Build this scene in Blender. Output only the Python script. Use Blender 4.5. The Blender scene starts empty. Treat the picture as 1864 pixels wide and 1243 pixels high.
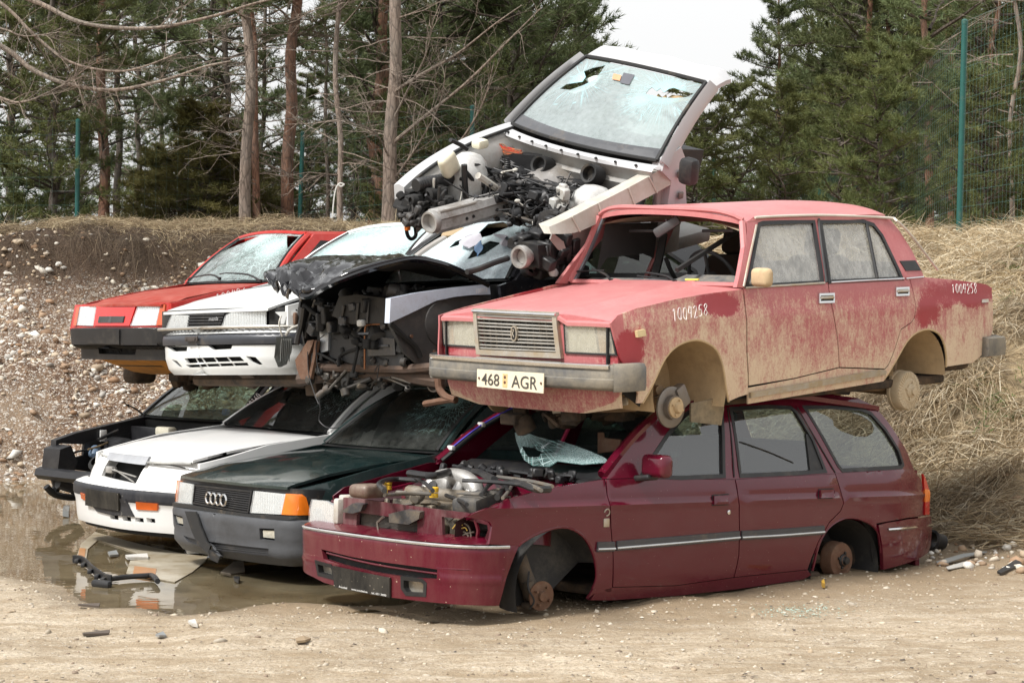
import bpy, bmesh, math, random
import numpy as np
from mathutils import Vector as V, Matrix, noise, geometry
C = bpy.context.scene.collection
SC = bpy.context.scene
R = math.radians
# ------------------------------------------------------------------ camera, world, sun, exposure
CAM_H, FPX, CX, CY, HY = 1.72, 3600.0, 932.0, 621.5, 570.0
TILT = math.atan((CY - HY) / FPX)
cam = bpy.data.objects.new('camera', bpy.data.cameras.new('camera')); C.objects.link(cam)
cam.location = (0, 0, CAM_H); cam.rotation_euler = (math.pi/2 - TILT, 0, 0)
cam.data.sensor_width = 36; cam.data.lens = 36*FPX/1864; cam.data.clip_start = .1; cam.data.clip_end = 3000
SC.camera = cam
SUN_EL, SUN_AZ = 52, 232          # azimuth: where the light comes from, clockwise from +Y
w = bpy.data.worlds.new('World'); SC.world = w; w.use_nodes = True
nt = w.node_tree; bg = nt.nodes['Background']
sky = nt.nodes.new('ShaderNodeTexSky'); sky.sky_type = 'NISHITA'; sky.sun_disc = False
sky.sun_elevation = R(SUN_EL); sky.sun_rotation = R(SUN_AZ); sky.air_density = 1.4; sky.dust_density = 6; sky.ozone_density = .6
hs = nt.nodes.new('ShaderNodeHueSaturation'); hs.inputs['Saturation'].default_value = .16   # an even white overcast
nt.links.new(sky.outputs[0], hs.inputs['Color']); gm = nt.nodes.new('ShaderNodeGamma'); gm.inputs[1].default_value = .22; nt.links.new(hs.outputs[0], gm.inputs[0]); nt.links.new(gm.outputs[0], bg.inputs[0]); bg.inputs[1].default_value = .15
sun = bpy.data.objects.new('sun', bpy.data.lights.new('sun', 'SUN')); C.objects.link(sun)
sun.data.energy = .95; sun.data.angle = R(12); sun.data.color = (1, .975, .94)
sun.rotation_euler = (R(90 - SUN_EL), 0, R(180 - SUN_AZ))
SC.view_settings.view_transform = 'Standard'; SC.view_settings.look = 'None'; SC.view_settings.exposure = 2.42
SC.cycles.max_bounces = 8; SC.cycles.transparent_max_bounces = 16; SC.cycles.caustics_reflective = False; SC.cycles.caustics_refractive = False
try: SC.cycles.use_denoising = True
except Exception: pass
# ------------------------------------------------------------------ helpers
CT, ST = math.cos(TILT), math.sin(TILT)
def proj(p):                       # world point -> pixel of the photograph
    z = p[2] - CAM_H; f = p[1]*CT - z*ST; u = p[1]*ST + z*CT
    return CX + FPX*p[0]/f, CY - FPX*u/f
def at(px, py, Y):                 # point of a pixel's ray at depth Y
    x = (px-CX)/FPX; u = -(py-CY)/FPX; d = V((x, CT+u*ST, -ST+u*CT)); t = Y/d.y
    return V((d.x*t, Y, CAM_H + d.z*t))
def onz(px, py, z=0.0):            # point of a pixel's ray at height z
    x = (px-CX)/FPX; u = -(py-CY)/FPX; d = V((x, CT+u*ST, -ST+u*CT)); t = (z-CAM_H)/d.z
    return V((d.x*t, d.y*t, z))
def tag(o, label=None, cat=None, group=None, kind=None):
    if label: o['label'] = label
    if cat: o['category'] = cat
    if group: o['group'] = group
    if kind: o['kind'] = kind
    return o
def empty(name, loc=(0, 0, 0), rz=0, label=None, cat=None, group=None):
    o = bpy.data.objects.new(name, None); C.objects.link(o); o.location = loc; o.rotation_euler = (0, 0, rz)
    o.empty_display_size = .2
    return tag(o, label, cat, group)
def link(name, me, parent=None):
    o = bpy.data.objects.new(name, me); C.objects.link(o)
    if parent: o.parent = parent
    return o
def mesh(name, vs, fs, mats, parent=None, smooth=True, angle=40, mi=None):
    me = bpy.data.meshes.new(name); me.from_pydata([tuple(v) for v in vs], [], fs)
    for m in (mats if isinstance(mats, (list, tuple)) else [mats]): me.materials.append(m)
    if mi: me.polygons.foreach_set('material_index', mi)
    if smooth:
        me.polygons.foreach_set('use_smooth', [True]*len(me.polygons)); me.set_sharp_from_angle(angle=R(angle))
    me.update()
    return link(name, me, parent)
def npmesh(name, vs, fs, mats, parent=None, col=None, mi=None, smooth=False):   # big meshes from arrays; fs (n,k)
    me = bpy.data.meshes.new(name); n, k = fs.shape
    me.vertices.add(len(vs)); me.vertices.foreach_set('co', np.asarray(vs, np.float32).ravel())
    me.loops.add(n*k); me.loops.foreach_set('vertex_index', fs.astype(np.int32).ravel())
    me.polygons.add(n); me.polygons.foreach_set('loop_start', np.arange(0, n*k, k, dtype=np.int32)); me.polygons.foreach_set('loop_total', np.full(n, k, np.int32))
    for m in (mats if isinstance(mats, (list, tuple)) else [mats]): me.materials.append(m)
    if mi is not None: me.polygons.foreach_set('material_index', np.asarray(mi, np.int32))
    if smooth: me.polygons.foreach_set('use_smooth', np.ones(n, bool))
    me.update(calc_edges=True)
    if col is not None:
        for nm, c in col.items():
            a = me.attributes.new(nm, 'FLOAT_COLOR' if c.ndim == 2 else 'FLOAT', 'POINT')
            a.data.foreach_set('color' if c.ndim == 2 else 'value', np.asarray(c, np.float32).ravel())
    return link(name, me, parent) if name else me
# ---- node materials
def newmat(name):
    m = bpy.data.materials.new(name); m.use_nodes = True; t = m.node_tree; t.nodes.clear()
    def N(ty, prop=None, **inp):
        n = t.nodes.new('ShaderNode'+ty)
        for k, v in (prop or {}).items(): setattr(n, k, v)
        for k, v in inp.items():
            k = k.replace('_', ' ')
            s = n.inputs[int(k[1:])] if k[0] == 'i' and k[1:].isdigit() else n.inputs[k]
            if isinstance(v, bpy.types.NodeSocket): t.links.new(v, s)
            else: s.default_value = (*v, 1) if isinstance(v, tuple) and len(v) == 3 and s.type == 'RGBA' else v
        return n
    def out(sh): t.links.new(sh, t.nodes.new('ShaderNodeOutputMaterial').inputs[0])
    return m, N, out
def mth(N, op, a, b=None, c=None):
    kw = {'i0': a}
    if b is not None: kw['i1'] = b
    if c is not None: kw['i2'] = c
    return N('Math', {'operation': op}, **kw).outputs[0]
def ramp(N, fac, stops, mode='LINEAR'):
    n = N('ValToRGB', Fac=fac); e = n.color_ramp.elements; n.color_ramp.interpolation = mode
    while len(e) < len(stops): e.new(.5)
    for q, (p, c) in zip(e, stops): q.position = p; q.color = (*c, 1) if isinstance(c, tuple) else (c, c, c, 1)
    return n.outputs[0]
def mixc(N, f, a, b, mode='MIX'):
    n = N('Mix', {'data_type': 'RGBA', 'blend_type': mode}); 
    t = n.id_data
    for s, v in ((n.inputs[0], f), (n.inputs[6], a), (n.inputs[7], b)):
        if isinstance(v, bpy.types.NodeSocket): t.links.new(v, s)
        else: s.default_value = (*v, 1) if isinstance(v, tuple) and len(v) == 3 else v
    return n.outputs[2]
def obj_xyz(N):
    tc = N('TexCoord').outputs['Object']; s = N('SeparateXYZ', i0=tc).outputs
    return tc, s[0], s[1], s[2]
def noi(N, vec, scale, detail=4, rough=.55, sc3=None):
    if sc3: vec = N('Mapping', Vector=vec, Scale=sc3).outputs[0]
    return N('TexNoise', Vector=vec, Scale=scale, Detail=detail, Roughness=rough).outputs[0]
MATS = {}
def plain(name, col, rough=.6, metal=0., var=.25, scale=9., bump=.0, bscale=60., coat=0., dirt=0., dirtcol=(.25, .19, .12), spec=.5):
    """a surface with uneven tone, uneven roughness and, if asked, dirt and relief"""
    if name in MATS: return MATS[name]
    m, N, out = newmat(name); tc = N('TexCoord').outputs['Object']
    n1 = noi(N, tc, scale, 6, .65)
    c = mixc(N, n1, tuple(max(0, k*(1-var)) for k in col), tuple(min(1, k*(1+var)) for k in col))
    if dirt:
        n2 = noi(N, tc, scale*.6, 8, .75)
        f = ramp(N, n2, [(.62-dirt*.35, 0.), (.78-dirt*.25, 1.)]); c = mixc(N, mth(N, 'MULTIPLY', f, min(1, dirt*1.4)), c, dirtcol)
    rr = mth(N, 'MULTIPLY_ADD', n1, .3*rough, rough*.85)
    b = N('BsdfPrincipled', Base_Color=c, Roughness=rr, Metallic=metal, Coat_Weight=coat, Specular_IOR_Level=spec)
    b.inputs['Coat Roughness'].default_value = .08
    if bump:
        bn = N('Bump', Strength=bump, Distance=.01, Height=noi(N, tc, bscale, 6, .6)); b.id_data.links.new(bn.outputs[0], b.inputs['Normal'])
    out(b.outputs[0]); MATS[name] = m; return m
def paint(name, col, dust=(.42, .36, .29), amount=.25, rough=.3, coat=.35, specks=.3, low=.25, metal=0., streak=1., ss=34.):
    """car paint: base colour, dust film with runs, mud specks thicker towards the sills"""
    m, N, out = newmat(name); tc, x, y, z = obj_xyz(N)
    n1 = noi(N, tc, 2.5, 6, .6); n2 = noi(N, tc, 9, 7, .75, (1, 1, .25)); n3 = noi(N, tc, 130, 3, .6)
    c = mixc(N, n1, tuple(k*.88 for k in col), tuple(min(1, k*1.12) for k in col))
    film = mth(N, 'MULTIPLY', ramp(N, mth(N, 'MULTIPLY_ADD', n2, streak*.6, mth(N, 'MULTIPLY', n1, .4)), [(.42, 0.), (.72, 1.)]), amount)
    lowf = mth(N, 'MULTIPLY', ramp(N, mth(N, 'MULTIPLY_ADD', n2, .22, z), [(.22, 1.), (.62, 0.)]), low)
    f = mth(N, 'MINIMUM', mth(N, 'ADD', film, lowf), 1.)
    c = mixc(N, f, c, dust)
    v = N('TexVoronoi', {'feature': 'F1'}, Vector=tc, Scale=ss).outputs[0]
    sp = mth(N, 'MULTIPLY', mth(N, 'LESS_THAN', v, mth(N, 'MULTIPLY_ADD', n1, .32, -.08)), mth(N, 'MULTIPLY', ramp(N, n3, [(.45, 0.), (.6, 1.)]), specks))
    c = mixc(N, sp, c, tuple(k*1.1 for k in dust))
    rr = mth(N, 'ADD', mth(N, 'MULTIPLY', mth(N, 'MAXIMUM', f, sp), .55), mth(N, 'MULTIPLY_ADD', n2, .12, rough-.05))
    b = N('BsdfPrincipled', Base_Color=c, Roughness=rr, Metallic=metal, Coat_Weight=mth(N, 'MULTIPLY', mth(N, 'SUBTRACT', 1., f), coat), Specular_IOR_Level=.2)
    b.inputs['Coat Roughness'].default_value = .06
    bn = N('Bump', Strength=.22, Distance=.006, Height=noi(N, tc, 3.2, 3, .5)); b.id_data.links.new(bn.outputs[0], b.inputs['Normal'])
    out(b.outputs[0]); MATS[name] = m; return m
def glass(name, tint=(.75, .85, .82), dirt=.2, dirtcol=(.5, .5, .47), crack=None, opacity=0., streaks=False, ior=1.6, web=(.62, .78, .78), fill=.35):
    """window glass: a clear tinted pane with a Fresnel gloss, a film for dirt and painted reflection and, where broken, a white web round each blow (x, y, z, radius)"""
    m, N, out = newmat(name); tc, x, y, z = obj_xyz(N)
    n1 = noi(N, tc, 4, 7, .7); n2 = noi(N, tc, 24, 5, .7, (1, 1, .4) if streaks else None)
    d = mth(N, 'MULTIPLY', ramp(N, mth(N, 'MULTIPLY_ADD', n2, .6, mth(N, 'MULTIPLY', n1, .4)), [(.36, .15), (.68, 1.)]), dirt)
    d = mth(N, 'MINIMUM', mth(N, 'ADD', d, opacity), 1.)
    film = N('BsdfDiffuse', Color=mixc(N, n1, tuple(k*.85 for k in dirtcol), dirtcol)).outputs[0]
    tr = N('BsdfTransparent', Color=tint).outputs[0]
    s = N('MixShader', i0=d, i1=tr, i2=film).outputs[0]
    if crack:
        tot = None
        for (cx, cy, cz, rad) in crack:
            off = N('VectorMath', {'operation': 'SUBTRACT'}, i0=tc, i1=(cx, cy, cz)).outputs[0]
            ln = N('VectorMath', {'operation': 'LENGTH'}, i0=off).outputs['Value']
            dirv = N('VectorMath', {'operation': 'NORMALIZE'}, i0=off).outputs[0]
            rays = N('TexVoronoi', {'feature': 'DISTANCE_TO_EDGE'}, Vector=dirv, Scale=11.).outputs[0]
            cells = N('TexVoronoi', {'feature': 'DISTANCE_TO_EDGE'}, Vector=tc, Scale=75.).outputs[0]
            near = ramp(N, mth(N, 'DIVIDE', mth(N, 'MULTIPLY_ADD', n2, rad*.5, ln), rad*1.25), [(.2, 1.), (.8, 0.)])
            far = ramp(N, mth(N, 'DIVIDE', ln, rad*2.2), [(.2, 1.), (1., 0.)])
            a = mth(N, 'MULTIPLY', mth(N, 'LESS_THAN', rays, .016), far)
            b = mth(N, 'MULTIPLY', mth(N, 'LESS_THAN', cells, .16), near)
            q = mth(N, 'MAXIMUM', mth(N, 'MAXIMUM', a, b), mth(N, 'MULTIPLY', near, fill))
            tot = q if tot is None else mth(N, 'MAXIMUM', tot, q)
        web = N('BsdfDiffuse', Color=web).outputs[0]
        s = N('MixShader', i0=mth(N, 'MULTIPLY', tot, .9), i1=s, i2=web).outputs[0]
    fr = mth(N, 'MULTIPLY', N('Fresnel', IOR=ior).outputs[0], mth(N, 'SUBTRACT', 1., N('NewGeometry').outputs['Backfacing']))
    g = N('BsdfGlossy', {'distribution': 'GGX'}, Color=(1, 1, 1), Roughness=mth(N, 'MULTIPLY_ADD', n1, .05, .01)).outputs[0]
    s = N('MixShader', i0=mth(N, 'MULTIPLY', fr, mth(N, 'SUBTRACT', 1., mth(N, 'MULTIPLY', d, .6))), i1=s, i2=g).outputs[0]
    out(s); MATS[name] = m; return m
# ---- shapes gathered into one mesh
class MB:
    def __init__(s): s.v, s.f, s.m = [], [], []
    def add(s, vs, fs, mi=0):
        o = len(s.v); s.v += [tuple(q) for q in vs]; s.f += [tuple(i+o for i in f) for f in fs]; s.m += [mi]*len(fs); return s
    def box(s, c, size, rot=None, bev=0., mi=0, seg=2):
        bm = bmesh.new(); bmesh.ops.create_cube(bm, size=1)
        for q in bm.verts: q.co = V((q.co.x*size[0], q.co.y*size[1], q.co.z*size[2]))
        if bev: bmesh.ops.bevel(bm, geom=bm.edges[:], offset=min(bev, .45*min(size)), segments=seg, affect='EDGES', profile=.5)
        M = rot if rot is not None else Matrix.Identity(3); c = V(c)
        bm.verts.index_update(); s.add([c + M @ q.co for q in bm.verts], [[q.index for q in f.verts] for f in bm.faces], mi); bm.free(); return s
    def tube(s, pts, r, n=7, mi=0, cap=True, sm=0):
        pts = [V(p) for p in pts]
        if sm: pts = cr(pts, sm)
        k = len(pts); rs = [r]*k if not isinstance(r, (list, tuple)) else [r[0] + (r[1]-r[0])*i/(k-1) for i in range(k)] if len(r) == 2 and k != 2 else list(r)
        vs, fs = [], []; pr = None
        for i, p in enumerate(pts):
            t = (pts[min(i+1, k-1)] - pts[max(i-1, 0)]).normalized()
            if pr is None: a = t.orthogonal().normalized()
            else: a = (pr - t*pr.dot(t)); a = a.normalized() if a.length > 1e-6 else t.orthogonal().normalized()
            pr = a; b = t.cross(a)
            for j in range(n):
                th = 2*math.pi*j/n; vs.append(p + (a*math.cos(th) + b*math.sin(th))*rs[i])
        for i in range(k-1):
            for j in range(n): fs.append((i*n+j, i*n+(j+1) % n, (i+1)*n+(j+1) % n, (i+1)*n+j))
        if cap: fs += [tuple(range(n-1, -1, -1)), tuple((k-1)*n+j for j in range(n))]
        return s.add(vs, fs, mi)
    def lathe(s, prof, o, d, n=28, mi=0):          # prof [(radius, along)], about the axis through o along d
        o, d = V(o), V(d).normalized(); a = d.orthogonal().normalized(); b = d.cross(a); vs, fs = [], []
        for (r, h) in prof:
            for j in range(n):
                th = 2*math.pi*j/n; vs.append(o + d*h + (a*math.cos(th) + b*math.sin(th))*max(r, 1e-4))
        for i in range(len(prof)-1):
            for j in range(n): fs.append((i*n+j, i*n+(j+1) % n, (i+1)*n+(j+1) % n, (i+1)*n+j))
        return s.add(vs, fs, mi)
    def loft(s, rings, mi=0, closed=True, cap=True):
        n = len(rings[0]); vs = [p for r in rings for p in r]; fs = []
        for i in range(len(rings)-1):
            for j in range(n if closed else n-1): fs.append((i*n+j, i*n+(j+1) % n, (i+1)*n+(j+1) % n, (i+1)*n+j))
        if cap and closed: fs += [tuple(range(n-1, -1, -1)), tuple((len(rings)-1)*n+j for j in range(n))]
        return s.add(vs, fs, mi)
    def prism(s, pts, ext, mi=0):                  # flat polygon (3D points) pushed along ext
        pts = [V(p) for p in pts]; e = V(ext); n = len(pts)
        return s.add(pts + [p+e for p in pts], [tuple(range(n-1, -1, -1)), tuple(range(n, 2*n))] + [(i, (i+1) % n, n+(i+1) % n, n+i) for i in range(n)], mi)
    def build(s, name, mats, parent=None, smooth=True, angle=40): return mesh(name, s.v, s.f, mats, parent, smooth, angle, s.m)
def cr(pts, n=4, closed=False):
    """Catmull-Rom through the points"""
    P = [V(p) for p in pts]; k = len(P); out = []
    for i in range(k if closed else k-1):
        g = (lambda j: P[j % k]) if closed else (lambda j: P[min(max(j, 0), k-1)])
        a, b, c, d = g(i-1), g(i), g(i+1), g(i+2)
        for j in range(n):
            t = j/n; out.append(.5*((2*b) + (c-a)*t + (2*a-5*b+4*c-d)*t*t + (3*b-a-3*c+d)*t**3))
    if not closed: out.append(P[-1])
    return out
def lerp_table(tab):
    xs = [a for a, b in tab]; ys = [b for a, b in tab]
    return lambda q: float(np.interp(q, xs, ys))
def inpoly(p, poly):
    x, y = p; c = False; j = len(poly)-1
    for i in range(len(poly)):
        a, b = poly[i], poly[j]
        if (a[1] > y) != (b[1] > y) and x < (b[0]-a[0])*(y-a[1])/(b[1]-a[1])+a[0]: c = not c
        j = i
    return c
def resample(poly, step):
    out = []
    for i in range(len(poly)):
        a, b = V(poly[i]).to_2d(), V(poly[(i+1) % len(poly)]).to_2d(); n = max(1, int((b-a).length/step))
        out += [a+(b-a)*k/n for k in range(n)]
    return out
def shrink(poly, d):
    n = len(poly); ar = sum(poly[i][0]*poly[(i+1) % n][1]-poly[(i+1) % n][0]*poly[i][1] for i in range(n)); sg = 1 if ar > 0 else -1; out = []
    for i in range(n):
        p, a, b = V(poly[i]), V(poly[i-1]), V(poly[(i+1) % n]); e1 = (p-a).normalized(); e2 = (b-p).normalized()
        nn = V((-(e1.y+e2.y), e1.x+e2.x))*sg
        if nn.length > 1e-6: nn.normalize(); k = max(.5, abs(V((-e1.y, e1.x)).dot(nn))); p = p+nn*(d/k)
        out.append(p)
    return out
class Frame:
    """a car's own axes: x forward, y to its left (the side seen), z up, from the middle of the front axle at ground level"""
    def __init__(s, name, pose, label, cat, group=None):
        x, y, z, yaw, pit, rol = pose
        s.M = Matrix.Translation((x, y, z+CAM_H)) @ Matrix.Rotation(R(yaw), 4, 'Z') @ Matrix.Rotation(R(pit), 4, 'Y') @ Matrix.Rotation(R(rol), 4, 'X')
        s.I = s.M.inverted(); s.e = empty(name, label=label, cat=cat, group=group); s.e.matrix_world = s.M; s.o = s.I @ V((0, 0, CAM_H))
    def px(s, p): return proj(s.M @ V(p))
    def hit(s, px, py, ax, v):                    # pixel's ray with the plane axis = v, in the car's axes
        d = (s.I @ at(px, py, 10.)) - s.o; i = 'xyz'.index(ax); t = (v-s.o[i])/d[i]; return s.o + d*t
    def hits(s, pts, ax, v): return [s.hit(p[0], p[1], ax, v) for p in pts]
    def uv(s, pts, mp, guess):                    # pixels -> parameters of a surface mp(u, v)
        def newton(p, u):
            u = V(u); res = 1e9; best = u.copy()
            for _ in range(14):
                q = V(s.px(mp(u.x, u.y))); e = V((p[0], p[1]))-q
                if e.length < res: res = e.length; best = u.copy()
                if res < .05: break
                h = 1e-3; du = (V(s.px(mp(u.x+h, u.y)))-q)/h; dv = (V(s.px(mp(u.x, u.y+h)))-q)/h; det = du.x*dv.y-du.y*dv.x
                if abs(det) < 1e-4: u += V((.01, .003)); continue
                st = V(((e.x*dv.y-e.y*dv.x)/det, (du.x*e.y-du.y*e.x)/det)); u += st*min(1, .2/max(st.length, 1e-9))
            return best, res
        out = []; g = V(guess)
        for p in pts:
            u, r_ = newton(p, g)
            if r_ > 1.5:
                for a in (0, .25, -.25, .5, -.5, .8, -.8):
                    for b in (0, .12, -.12, .3):
                        u2, r2 = newton(p, V(guess)+V((a, b)))
                        if r2 < r_: u, r_ = u2, r2
                    if r_ < .5: break
            if r_ > 3: print('UVMISS', s.e.name, p, round(r_, 1), tuple(round(c, 2) for c in u))
            out.append(u); g = u
        return out
def panel(name, mp, outline, mat, parent, holes=(), th=(0, -.012, 0), res=(.1, .03), gap=0., mirror=False, step=.06, angle=40, fn=None):
    """a skin on the surface mp(u, v) inside outline less holes (all in u, v), given thickness"""
    outline = [V(p).to_2d() for p in outline]
    if gap: outline = shrink(outline, gap)
    loops = [resample(outline, step)] + [resample(h, step) for h in holes]
    vs, es = [], []
    for L in loops:
        o = len(vs); vs += L; es += [(o+i, o+(i+1) % len(L)) for i in range(len(L))]
    us = [p.x for p in outline]; ws = [p.y for p in outline]; bd = np.array([(p.x, p.y) for p in vs])
    def inside(p): return inpoly(p, loops[0]) and not any(inpoly(p, h) for h in loops[1:])
    i = math.ceil(min(us)/res[0]); lim = .38*min(res)
    while i*res[0] < max(us):
        j = math.ceil(min(ws)/res[1])
        while j*res[1] < max(ws):
            p = (i*res[0], j*res[1])
            if inside(p) and np.min(np.hypot(bd[:, 0]-p[0], bd[:, 1]-p[1])) > lim: vs.append(V(p))
            j += 1
        i += 1
    ov, oe, of, *_ = geometry.delaunay_2d_cdt(vs, es, [], 0, 1e-5)
    fs = [f for f in of if inside(tuple(sum((ov[k] for k in f), V((0, 0)))/len(f)))]
    P = [V(mp(p.x, p.y)) for p in ov]
    if fn: P = [fn(p) for p in P]
    used = sorted({k for f in fs for k in f}); ix = {k: n for n, k in enumerate(used)}; P = [P[k] for k in used]; fs = [tuple(ix[k] for k in f) for f in fs]
    if mirror: P = [V((p.x, -p.y, p.z)) for p in P]; th = (th[0], -th[1], th[2])
    T = V(th)
    if fs:                                        # outward side away from the thickness
        f = fs[0]; sm = sum(((P[f[1]]-P[f[0]]).cross(P[f[2]]-P[f[0]]).dot(T) for f in fs))
        if sm > 0: fs = [f[::-1] for f in fs]
    n = len(P); cnt = {}
    for f in fs:
        for k in range(len(f)): cnt[(f[k], f[(k+1) % len(f)])] = 1
    side = [(b, a, a+n, b+n) for (a, b) in cnt if (b, a) not in cnt]
    if T.length > 0: P = P + [p+T for p in P]; fs = fs + [tuple(k+n for k in f[::-1]) for f in fs] + side
    return mesh(name, P, fs, mat, parent, True, angle)
# ------------------------------------------------------------------ ground, banks, water
rnd = random.Random(7); nrg = np.random.default_rng(7)
TOE = [(-40, 19), (-14, 19.6), (-5.4, 20.3), (-2.6, 20.9), (0, 20.6), (1.7, 18.0), (2.7, 15.9), (3.6, 14.7), (4.6, 14.2), (8, 13.2), (16, 11), (40, 4)]
def toe_dist(X, Y):
    D = np.full(X.shape, 1e9); S = np.ones(X.shape)
    for (ax, ay), (bx, by) in zip(TOE, TOE[1:]):
        ex, ey = bx-ax, by-ay; t = np.clip(((X-ax)*ex+(Y-ay)*ey)/(ex*ex+ey*ey), 0, 1)
        dx, dy = X-(ax+t*ex), Y-(ay+t*ey); d = np.hypot(dx, dy); sg = np.where(ex*dy-ey*dx > 0, 1., -1.)
        m = d < D-1e-9; D = np.where(m, d, D); S = np.where(m, sg, S)
    return D*S
def fbm(X, Y, sc, oct=4, seed=0.):
    f = noise.fractal; return np.array([f((a*sc+seed, b*sc-seed, seed), 1., 2., oct) for a, b in zip(X.ravel(), Y.ravel())]).reshape(X.shape)
PUD = [onz(px, py) for px, py in [(-60, 868), (60, 862), (330, 872), (700, 960), (800, 1080), (760, 1098), (640, 1102), (520, 1090), (420, 1104), (330, 1112), (250, 1098), (180, 1100), (90, 1062), (-20, 1040), (-120, 1000)]]
PUDP = [(p.x, p.y) for p in PUD]
def pud_dist(X, Y):
    D = np.full(X.shape, 1e9); ins = np.zeros(X.shape, bool); n = len(PUDP)
    for i in range(n):
        (ax, ay), (bx, by) = PUDP[i-1], PUDP[i]; ex, ey = bx-ax, by-ay
        t = np.clip(((X-ax)*ex+(Y-ay)*ey)/(ex*ex+ey*ey), 0, 1); D = np.minimum(D, np.hypot(X-(ax+t*ex), Y-(ay+t*ey)))
        c = ((ay > Y) != (by > Y)) & (X < (bx-ax)*(Y-ay)/((by-ay) if by != ay else 1e-9)+ax); ins ^= c
    return np.where(ins, D, -D)
def bank_h(d, g):                   # height behind the toe; g = 1 gravel cut, 0 grass slope
    a = np.interp(d, [-1, 0, .35, 3.25, 3.5, 4.1, 6, 30], [0, 0, .12, 2.18, 2.62, 2.76, 2.72, 2.6])
    b = np.interp(d, [-1.2, -.3, .3, 1.2, 2.6, 4.0, 5, 8, 30], [0, .05, .28, .95, 1.85, 2.48, 2.58, 2.58, 2.6])
    return a*g+b*(1-g)
def terrain(X, Y, fine=True):
    d = toe_dist(X, Y) + .35*fbm(X, Y, .45, 3, 3.) ; g = 1/(1+np.exp((X-.6-.12*(Y-20))*2.2))
    z = bank_h(d, g)
    n1 = fbm(X, Y, .9, 4, 1.); n2 = fbm(X, Y, 4., 4, 9.) if fine else 0
    slope = np.clip(d*1.4, 0, 1)*np.clip((5.2-d)/1.2, 0, 1)
    z = z + slope*(.11*n1*(1+1.3*(1-g)) + .05*n2*(1.5+.4*g)) + (1-slope)*np.where(d > 2, .10*n1, .022*n1+.016*n2)
    p = pud_dist(X, Y) + .30*n1 + (.16*n2 if fine else 0)
    z = z - np.where(d < .6, .085*np.clip(p/.7+.18, 0, 1), 0)
    return z, d, g, p
xs = np.concatenate([-np.geomspace(60, 9, 40), np.arange(-8.6, 8.6, .085), np.geomspace(8.7, 60, 40)])
ys = np.concatenate([np.linspace(-6, 7.6, 30), np.arange(7.8, 27, .085), np.geomspace(27.2, 400, 60)])
XX, YY = np.meshgrid(xs, ys); ZZ, DD, GG, PP = terrain(XX, YY)
nx, ny = len(xs), len(ys); ii = (np.arange(ny-1)[:, None]*nx+np.arange(nx-1)).ravel()
gf = np.stack([ii, ii+1, ii+nx+1, ii+nx], 1)
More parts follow.
